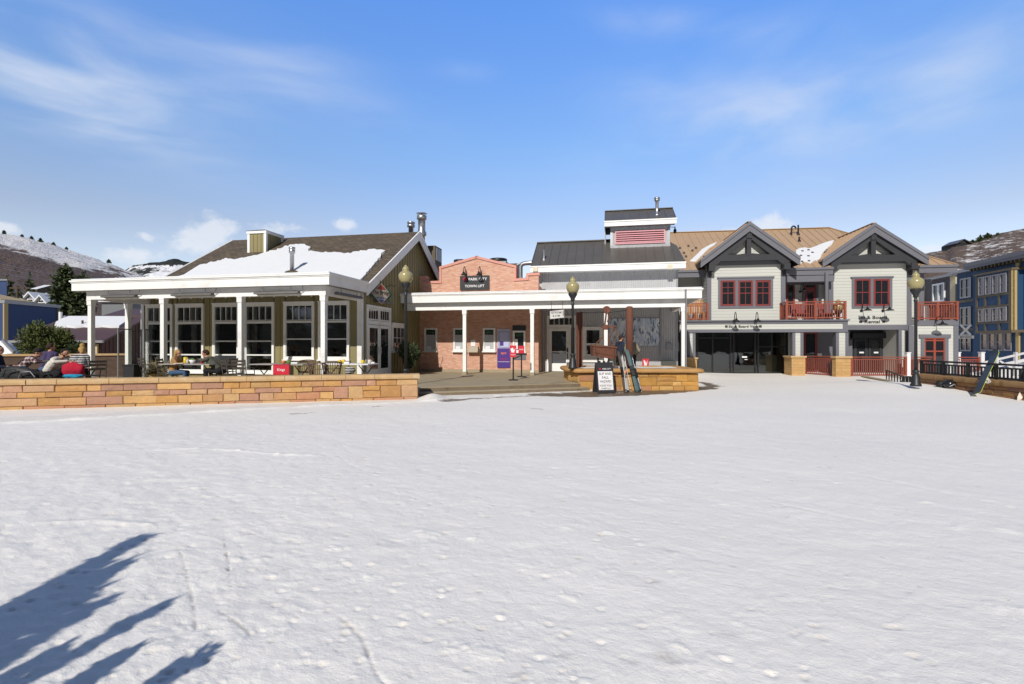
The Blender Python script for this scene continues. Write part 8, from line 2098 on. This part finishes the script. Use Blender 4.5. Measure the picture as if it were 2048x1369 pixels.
person('person in a red and white plaid shirt and dark cap hunched at the leftmost table', floor_at(33, 14.7, .05), 48, dict(lean=36, turn=20, nod=15, elbowR=(.26,.42,.80), wristR=(.1,.66,.80), elbowL=(-.26,.45,.80), wristL=(-.1,.66,.80)), dict(top='plaid', bottom='darktrousers'), 1.0, 'short', 'darkhair', ('beanie', 'black'))
person('person in a plum shirt seen from behind beyond the others', floor_at(94, 16.0, .05), -8, dict(lean=8, turn=35, nod=5), dict(top='plum', bottom='jeans'), 1.02, 'short', 'brownhair')
person('bearded person in a cream sweater leaning over the table', floor_at(96, 14.3, .04), 88, dict(lean=36, turn=0, nod=12, elbowR=(.25,.38,.82), wristR=(.10,.60,.84), elbowL=(-.25,.40,.80), wristL=(-.1,.62,.82)), dict(top='cream', bottom='darktrousers'), 1.0, 'beard', 'darkhair')
person('person with a blond top knot in a black and white patterned sweater', floor_at(153, 15.0, .06), -18, dict(lean=24, turn=-20, nod=15), dict(top='fairisle', bottom='darktrousers'), .98, 'bun', 'blondhair')
person('person in blue jeans mostly outside the left edge', floor_at(-14, 14.2), 70, dict(lean=5), dict(top='navyjacket', bottom='jeans'), 1.0, 'short', 'brownhair')
person('smiling blonde woman in a tan and black coat at the grey table', floor_at(347, 16.35), 78, dict(lean=6, turn=8, nod=2, elbowR=(.24,.2,.80), wristR=(.08,.42,.84), elbowL=(-.22,.22,.80), wristL=(-.05,.44,.84)), dict(top='tancoat', bottom='jeans'), .90, 'long', 'blondhair')
person('person in a moss grey hooded jacket bent low over the table', floor_at(441, 16.15, .02), -86, dict(lean=40, turn=0, nod=25, elbowR=(.26,.40,.82), wristR=(.08,.58,.86), elbowL=(-.26,.42,.82), wristL=(-.08,.6,.86)), dict(top='moss', bottom='darktrousers'), 1.0, 'short', 'brownhair')
person('person in a dark cap and navy jacket standing behind the planter', floor_at(1238, 20.2), 68, dict(seated=False, lean=4, turn=10, elbowR=(.25,.02,1.16), wristR=(.20,.24,1.05), elbowL=(-.25,.0,1.16), wristL=(-.2,.2,1.0)), dict(top='navyjacket', bottom='greytrousers'), 1.0, 'beard', 'brownhair', ('cap', 'navyjacket'))
person('person in a mottled camouflage jacket half hidden by the round rusted post', floor_at(1263, 20.0), 10, dict(seated=False, lean=6, elbowR=(.30,-.05,1.15), wristR=(.24,.15,1.0), elbowL=(-.30,-.05,1.15), wristL=(-.24,.15,1.0)), dict(top='camo', bottom='darktrousers'), .97, 'short', 'brownhair', ('beanie', 'black'))
# ---------------------------------------------------------------- terrace furniture
def table(px, d, w, dp, label, ztop=.74, m='tabletop', rz=-11):
    q = floor_at(px, d); t = thing('table', label, 'table', q, W, None, rz=rad(rz))
    R_ = Matrix.Translation(q) @ Matrix.Rotation(rad(rz), 4, 'Z'); T = lambda x, y, z: tuple(R_ @ Vector((x, y, z)))
    s = MB(W); s.hexa([T(-w/2,-dp/2,ztop-.035), T(w/2,-dp/2,ztop-.035), T(w/2,dp/2,ztop-.035), T(-w/2,dp/2,ztop-.035), T(-w/2,-dp/2,ztop), T(w/2,-dp/2,ztop), T(w/2,dp/2,ztop), T(-w/2,dp/2,ztop)]); s.build('tabletop', M[m], t, bevel=.008)
    for sg in (-1, 1):
        x = sg*w*.36; s = MB(W)
        s.tube([T(x-.3, 0, .0), T(x-.25, 0, .03), T(x-.02, 0, .35), T(x+.02, 0, .42), T(x+.28, 0, ztop-.04)], .017, 7); s.tube([T(x+.3, .0, .0), T(x+.02, 0, .35), T(x-.28, 0, ztop-.04)], .017, 7); s.tube([T(x, -.28, .02), T(x, .28, .02)], .017, 7); s.build('leg', M['chairmetal'], t)
    return t
table(152, 15.4, 1.5, .8, 'grey slatted table shared by the group on the left'); table(386, 16.3, 1.9, .75, 'grey table between the blonde woman and the bent person')
table(566, 16.1, 1.9, .75, 'long grey table set with green and orange bowls'); table(697, 16.3, 1.75, .75, 'grey table with yellow mugs by the corner post', m='pulp')
def chair(px, d, face, label, kind='metal'):
    q = floor_at(px, d); rz = -face; t = thing('chair', label, 'chair', q, W, None, rz=rad(rz)); R_ = Matrix.Translation(q) @ Matrix.Rotation(rad(rz), 4, 'Z'); T = lambda x, y, z: tuple(R_ @ Vector((x, y, z)))
    def bx(mb, x0, x1, y0, y1, z0, z1, sh=0): mb.hexa([T(x0,y0,z0), T(x1,y0,z0), T(x1,y1,z0), T(x0,y1,z0), T(x0,y0+sh,z1), T(x1,y0+sh,z1), T(x1,y1+sh,z1), T(x0,y1+sh,z1)])
    if kind == 'metal':
        s = MB(W)
        for i in range(6): bx(s, -.22, .22, -.20+.07*i, -.145+.07*i, .43, .45)
        s.build('seat', M['chairmetal'], t)
        if 'stool' in label:
            for sg in (-1, 1):
                for y in (-.18, .18): s = MB(W); s.tube([T(sg*.2, y, 0), T(sg*.17, y, .44)], .016, 6); s.build('leg', M['chairmetal'], t)
            return t
        s = MB(W)
        for i, z in enumerate((.60, .72, .82)): bx(s, -.20, .20, -.235-.02*i, -.215-.02*i, z, z+.065, -.012)
        s.build('backrest', M['chairmetal'], t)
        for sg in (-1, 1):
            s = MB(W); s.tube([T(sg*.21, .2, 0), T(sg*.21, .19, .44)], .016, 6); s.build('leg', M['chairmetal'], t)
            s = MB(W); s.tube([T(sg*.21, -.24, 0), T(sg*.21, -.21, .44), T(sg*.21, -.28, .90)], .016, 6); s.build('leg', M['chairmetal'], t)
            s = MB(W); s.tube([T(sg*.23, -.22, .66), T(sg*.23, .16, .65), T(sg*.22, .19, .45)], .014, 6); s.build('armrest', M['chairmetal'], t)
    else:
        s = MB(W); s.lathe([(.05, .40), (.24, .41), (.25, .44), (.05, .46)], (0, 0, 0), 18); s.v = [T(*p) for p in s.v]; s.build('seat', M['wicker'], t)
        s = MB(W); ring = [(.26*math.sin(w), -.22*math.cos(w)+.02) for w in np.linspace(-2.0, 2.0, 17)]; vs = []
        for z, k in ((.44, .92), (.62, 1.0), (.82, 1.1)): vs += [T(x*k, y*k, z-(.12*(abs(i-8)/8)**2 if z > .8 else 0)) for i, (x, y) in enumerate(ring)]
        for r in range(3): s.tube(vs[r*17:r*17+17], .012, 5)
        for i in range(0, 17): s.tube([vs[i], vs[17+i], vs[34+i]], .011, 5)
        s.build('backrest', M['wicker'], t)
        s = MB(W); s.tube([T(x*1.1, y*1.1, .83-.12*(abs(i-8)/8)**2) for i, (x, y) in enumerate(ring)], .02, 7); s.build('rim', M['wicker'], t)
        for sg in (-1, 1):
            for y in (-.16, .16): s = MB(W); s.tube([T(sg*.19, y, 0), T(sg*.17, y, .42)], .016, 6); s.build('leg', M['wicker'], t)
    return t
for px, d, f_, lab, k in ((466, 15.5, 40, 'bronze slatted chair left of the pair behind the wall', 'metal'), (488, 15.35, 5, 'bronze slatted chair seen square from behind', 'metal'), (452, 16.9, -80, 'bronze chair under the bent person in moss grey', 'metal'), (337, 16.5, 80, 'bronze chair under the blonde woman', 'metal'),
    (634, 15.1, 10, 'round backed wicker chair with a tan cushion in front of the tables', 'wicker'), (664, 15.4, -25, 'wicker armchair draped with a striped cloth', 'wicker'), (612, 16.9, 180, 'wicker chair behind the long table', 'wicker'),
    (188, 14.9, -60, 'metal chair right of the group near the canopy post', 'metal'), (96, 14.5, 88, 'metal stool under the person in the cream sweater', 'metal'), (33, 14.7, 48, 'metal stool under the person in plaid', 'metal'), (153, 15.0, -18, 'metal stool under the person in the patterned sweater', 'metal'), (90, 16.0, -8, 'metal stool under the person in plum', 'metal'), (-14, 14.2, 70, 'metal stool under the person at the left edge', 'metal'), (300, 17.4, 30, 'dark chair beside the black bin', 'metal')): chair(px, d, f_, lab, k)
def heap(name, label, cat, c, r, m, seed, n=26, mm=16, extra=None):
    t = thing(name, label, cat, (c[0], c[1], c[2]-r[2])); s = MB(W); s.ball((0,0,0), r[0], r[1], r[2], n, mm); V = np.array(s.v); L = np.linalg.norm(V, axis=1, keepdims=True)
    k = 1+.38*fbm(V[:,0]/(r[0]*.5)+seed+V[:,1]/(r[1]*.6), V[:,2]/(r[2]*.45)+seed*1.7, seed, 4); V = V*k[:,None]; s.v = [(c[0]+v[0], c[1]+v[1], c[2]+v[2]) for v in V]; s.build({'jacket': 'cloth', 'backpack': 'sack', 'bag': 'sack'}.get(cat, 'cloth'), M[m], t)
    if extra: extra(t)
    return t
def straps(c, m, k):
    def f(t): s = MB(W); s.tube([(c[0]-.2, c[1]-.22, c[2]-.1), (c[0]-.05, c[1]-.29, c[2]+.10), (c[0]+.15, c[1]-.24, c[2]+.12), (c[0]+.25, c[1]-.2, c[2]-.05)], .014, 6); s.build('strap', M[m], t)
    return f
c = W.at(36, 747, 13.75); heap('jacket', 'big dark grey jacket slung over the wall at the left', 'jacket', c, (.44, .17, .20), 'charcoal', 3, extra=straps(c, 'rubber', 1))
c = W.at(66, 751, 13.8); heap('backpack', 'black backpack with silver straps beside the grey jacket', 'backpack', c, (.27, .15, .16), 'black', 5, extra=straps(c, 'steel_dull', 1))
c = W.at(97, 752, 13.85); heap('bag', 'black bag on the wall coping below the cream sweater', 'bag', c, (.36, .15, .12), 'black', 8, extra=straps(c, 'rubber', 1))
c = W.at(147, 742, 14.2); heap('jacket', 'bright red jacket hung over a chair back', 'jacket', c, (.30, .14, .23), 'redcloth', 11)
c = W.at(145, 753, 13.98); heap('jacket', 'turquoise garment lying on the wall coping', 'garment', c, (.26, .13, .07), 'sky', 14)
c = W.at(699, 742, 15.0); t_ = heap('striped_cloth', 'black and white striped cloth crumpled on the wicker chair', 'cloth', c, (.16, .14, .12), 'fairisle', 17)
def small(name, label, cat, px, py, d, kind, m, r=.045, h=.10, m2=None):
    q = W.at(px, py, d); t = thing(name, label, cat, q)
    s = MB(W)
    if kind == 'mug':
        s.lathe([(r*.8, 0), (r, .01), (r, h), (r*.9, h), (r*.85, .02)], q, 14); s.build('cup', M[m], t); s = MB(W); s.tube([(q[0]+r, q[1], q[2]+h*.8), (q[0]+r*1.7, q[1], q[2]+h*.6), (q[0]+r*1.6, q[1], q[2]+h*.3), (q[0]+r, q[1], q[2]+h*.2)], .008, 5); s.build('handle', M[m], t)
    elif kind == 'bowl': s.lathe([(r*.4, 0), (r*.5, .01), (r, h*.7), (r*.9, h*.7), (r*.3, .03)], q, 16); s.build('bowl', M[m], t); s = MB(W); s.ball((q[0], q[1], q[2]+h*.65), r*.8, r*.8, h*.35, 12, 7); s.build('food', M[m2 or 'green'], t)
    elif kind == 'bottle': s.lathe([(r, 0), (r, h*.6), (r*.4, h*.8), (r*.4, h)], q, 12); s.build('bottle', M[m], t); s = MB(W); s.lathe([(r*.5, h), (r*.5, h*1.08)], q, 10); s.build('cap', M[m2 or 'blackmetal'], t)
    elif kind == 'sheet': s.hexa([(q[0]-r, q[1]-r*.7, q[2]), (q[0]+r, q[1]-r*.7, q[2]), (q[0]+r, q[1]+r*.7, q[2]), (q[0]-r, q[1]+r*.7, q[2]), (q[0]-r, q[1]-r*.7, q[2]+h), (q[0]+r, q[1]-r*.7, q[2]+h), (q[0]+r, q[1]+r*.7, q[2]+h), (q[0]-r, q[1]+r*.7, q[2]+h)]); s.build('sheets', M[m], t)
zt = lambda d: HY+(CZ-FL-.745)/d*F
for a in (('mug', 'yellow mug first of the close pair on the corner table', 'mug', 679, zt(16.1), 16.1, 'mug', 'yellow', .05, .12), ('mug', 'yellow mug second of the close pair on the corner table', 'mug', 687, zt(16.2), 16.2, 'mug', 'yellow', .05, .13),
    ('mug', 'yellow mug alone on the right half of the corner table', 'mug', 725, zt(16.2), 16.2, 'mug', 'yellow', .05, .11), ('cup', 'pale yellow cup at the right end of the corner table', 'cup', 739, zt(16.2), 16.2, 'mug', 'cream', .055, .12),
    ('napkin_stack', 'white napkins on the corner table', 'napkins', 694, zt(16.1), 16.1, 'sheet', 'pulp', .08, .06), ('napkin_stack', 'white napkins at the far end of the corner table', 'napkins', 746, zt(16.1), 16.1, 'sheet', 'pulp', .05, .05),
    ('salt_shaker', 'steel shaker between the mugs of the corner table', 'shaker', 732, zt(16.2), 16.2, 'bottle', 'steel', .022, .15), ('food_bowl', 'orange bowl on the long table', 'bowl', 567, zt(16.0), 16.0, 'bowl', 'orange', .09, .10, 'orange'), ('food_bowl', 'green salad bowl on the long table', 'bowl', 578, zt(16.0), 16.0, 'bowl', 'green', .10, .11, 'green'), ('napkin_stack', 'white paper on the long table', 'napkins', 590, zt(16.0), 16.0, 'sheet', 'pulp', .10, .05),
    ('mug', 'yellow mug in front of the blonde woman', 'mug', 371, zt(16.3), 16.3, 'mug', 'yellow', .06, .20), ('candle', 'cream candle on the table beside the vase', 'candle', 375, zt(16.15), 16.15, 'bottle', 'cream', .035, .16, 'cream'), ('flower_bowl', 'white and green flower bowl on the grey table', 'bowl', 385, zt(16.1), 16.1, 'bowl', 'pulp', .11, .17, 'green'), ('cup', 'red paper cup before the bent person', 'cup', 404, zt(16.2), 16.2, 'mug', 'redsign', .05, .16), ('napkin_stack', 'open white menu on the grey table', 'menu', 360, zt(16.0), 16.0, 'sheet', 'pulp', .15, .01)): small(*a)
def red_box():
    q = np.array(W.at(565, 690, 14.42)); z0 = .835; t = thing('red_box', 'crimson box lettered in white script standing on the wall coping', 'box', (q[0], q[1], z0)); b = Basis((q[0], q[1]-.09, 0), (math.cos(rad(13)), math.sin(rad(13)), 0), (math.sin(rad(13)), -math.cos(rad(13)), 0))
    s = MB(W); s.pbox(b, -.215, .215, z0, z0+.27, -.17, 0); s.build('box_body', M['redsign'], t, bevel=.008)
    s = MB(W); s.pbox(b, -.22, .22, z0+.272, z0+.30, -.175, .005); s.build('lid', M['redcloth'], t)
    s = MB(W); s.text('Kings', b, -.10, .10, z0+.09, z0+.19, .004); s.build('lettering', M['pulp'], t)
red_box()
def bin_():
    q = floor_at(265, 17.3); t = thing('litter_bin', 'square black litter bin at the open end of the terrace', 'bin', q); s = MB(W); s.hexa([(q[0]-.16,q[1]-.18,FL), (q[0]+.16,q[1]-.18,FL), (q[0]+.18,q[1]+.18,FL), (q[0]-.18,q[1]+.18,FL), (q[0]-.20,q[1]-.2,FL+.62), (q[0]+.2,q[1]-.2,FL+.62), (q[0]+.2,q[1]+.2,FL+.62), (q[0]-.2,q[1]+.2,FL+.62)]); s.build('bin_body', M['charcoal'], t, bevel=.01)
    s = MB(W); s.box(q[0]-.215, q[0]+.215, q[1]-.215, q[1]+.215, FL+.622, FL+.67); s.build('rim', M['rubber'], t)
    for px, d, lab in ((310, 17.6, 'pale ornamental grass in a pot beside the glass screen'), (318, 17.9, 'trailing dry plant in a pot by the second canopy post')):
        q = floor_at(px, d); rg = np.random.default_rng(int(px)); t = thing('potted_grass', lab, 'potted plant', q); s = MB(W); s.lathe([(.13, 0), (.19, .32), (.20, .34), (.16, .34), (.05, .28)], q, 16); s.build('pot', M['tan'], t)
        P = np.array(q)+np.array((0,0,.34))+rg.normal(size=(260,3))*np.array((.10,.10,.10)); D = rg.normal(size=(260,3))*.5+np.array((0,0,1)); leafmesh('grass_blades', P, D, .34, .014, mat('straw_grass', (.34,.29,.15), .8, var=.3), t, 3)
bin_()
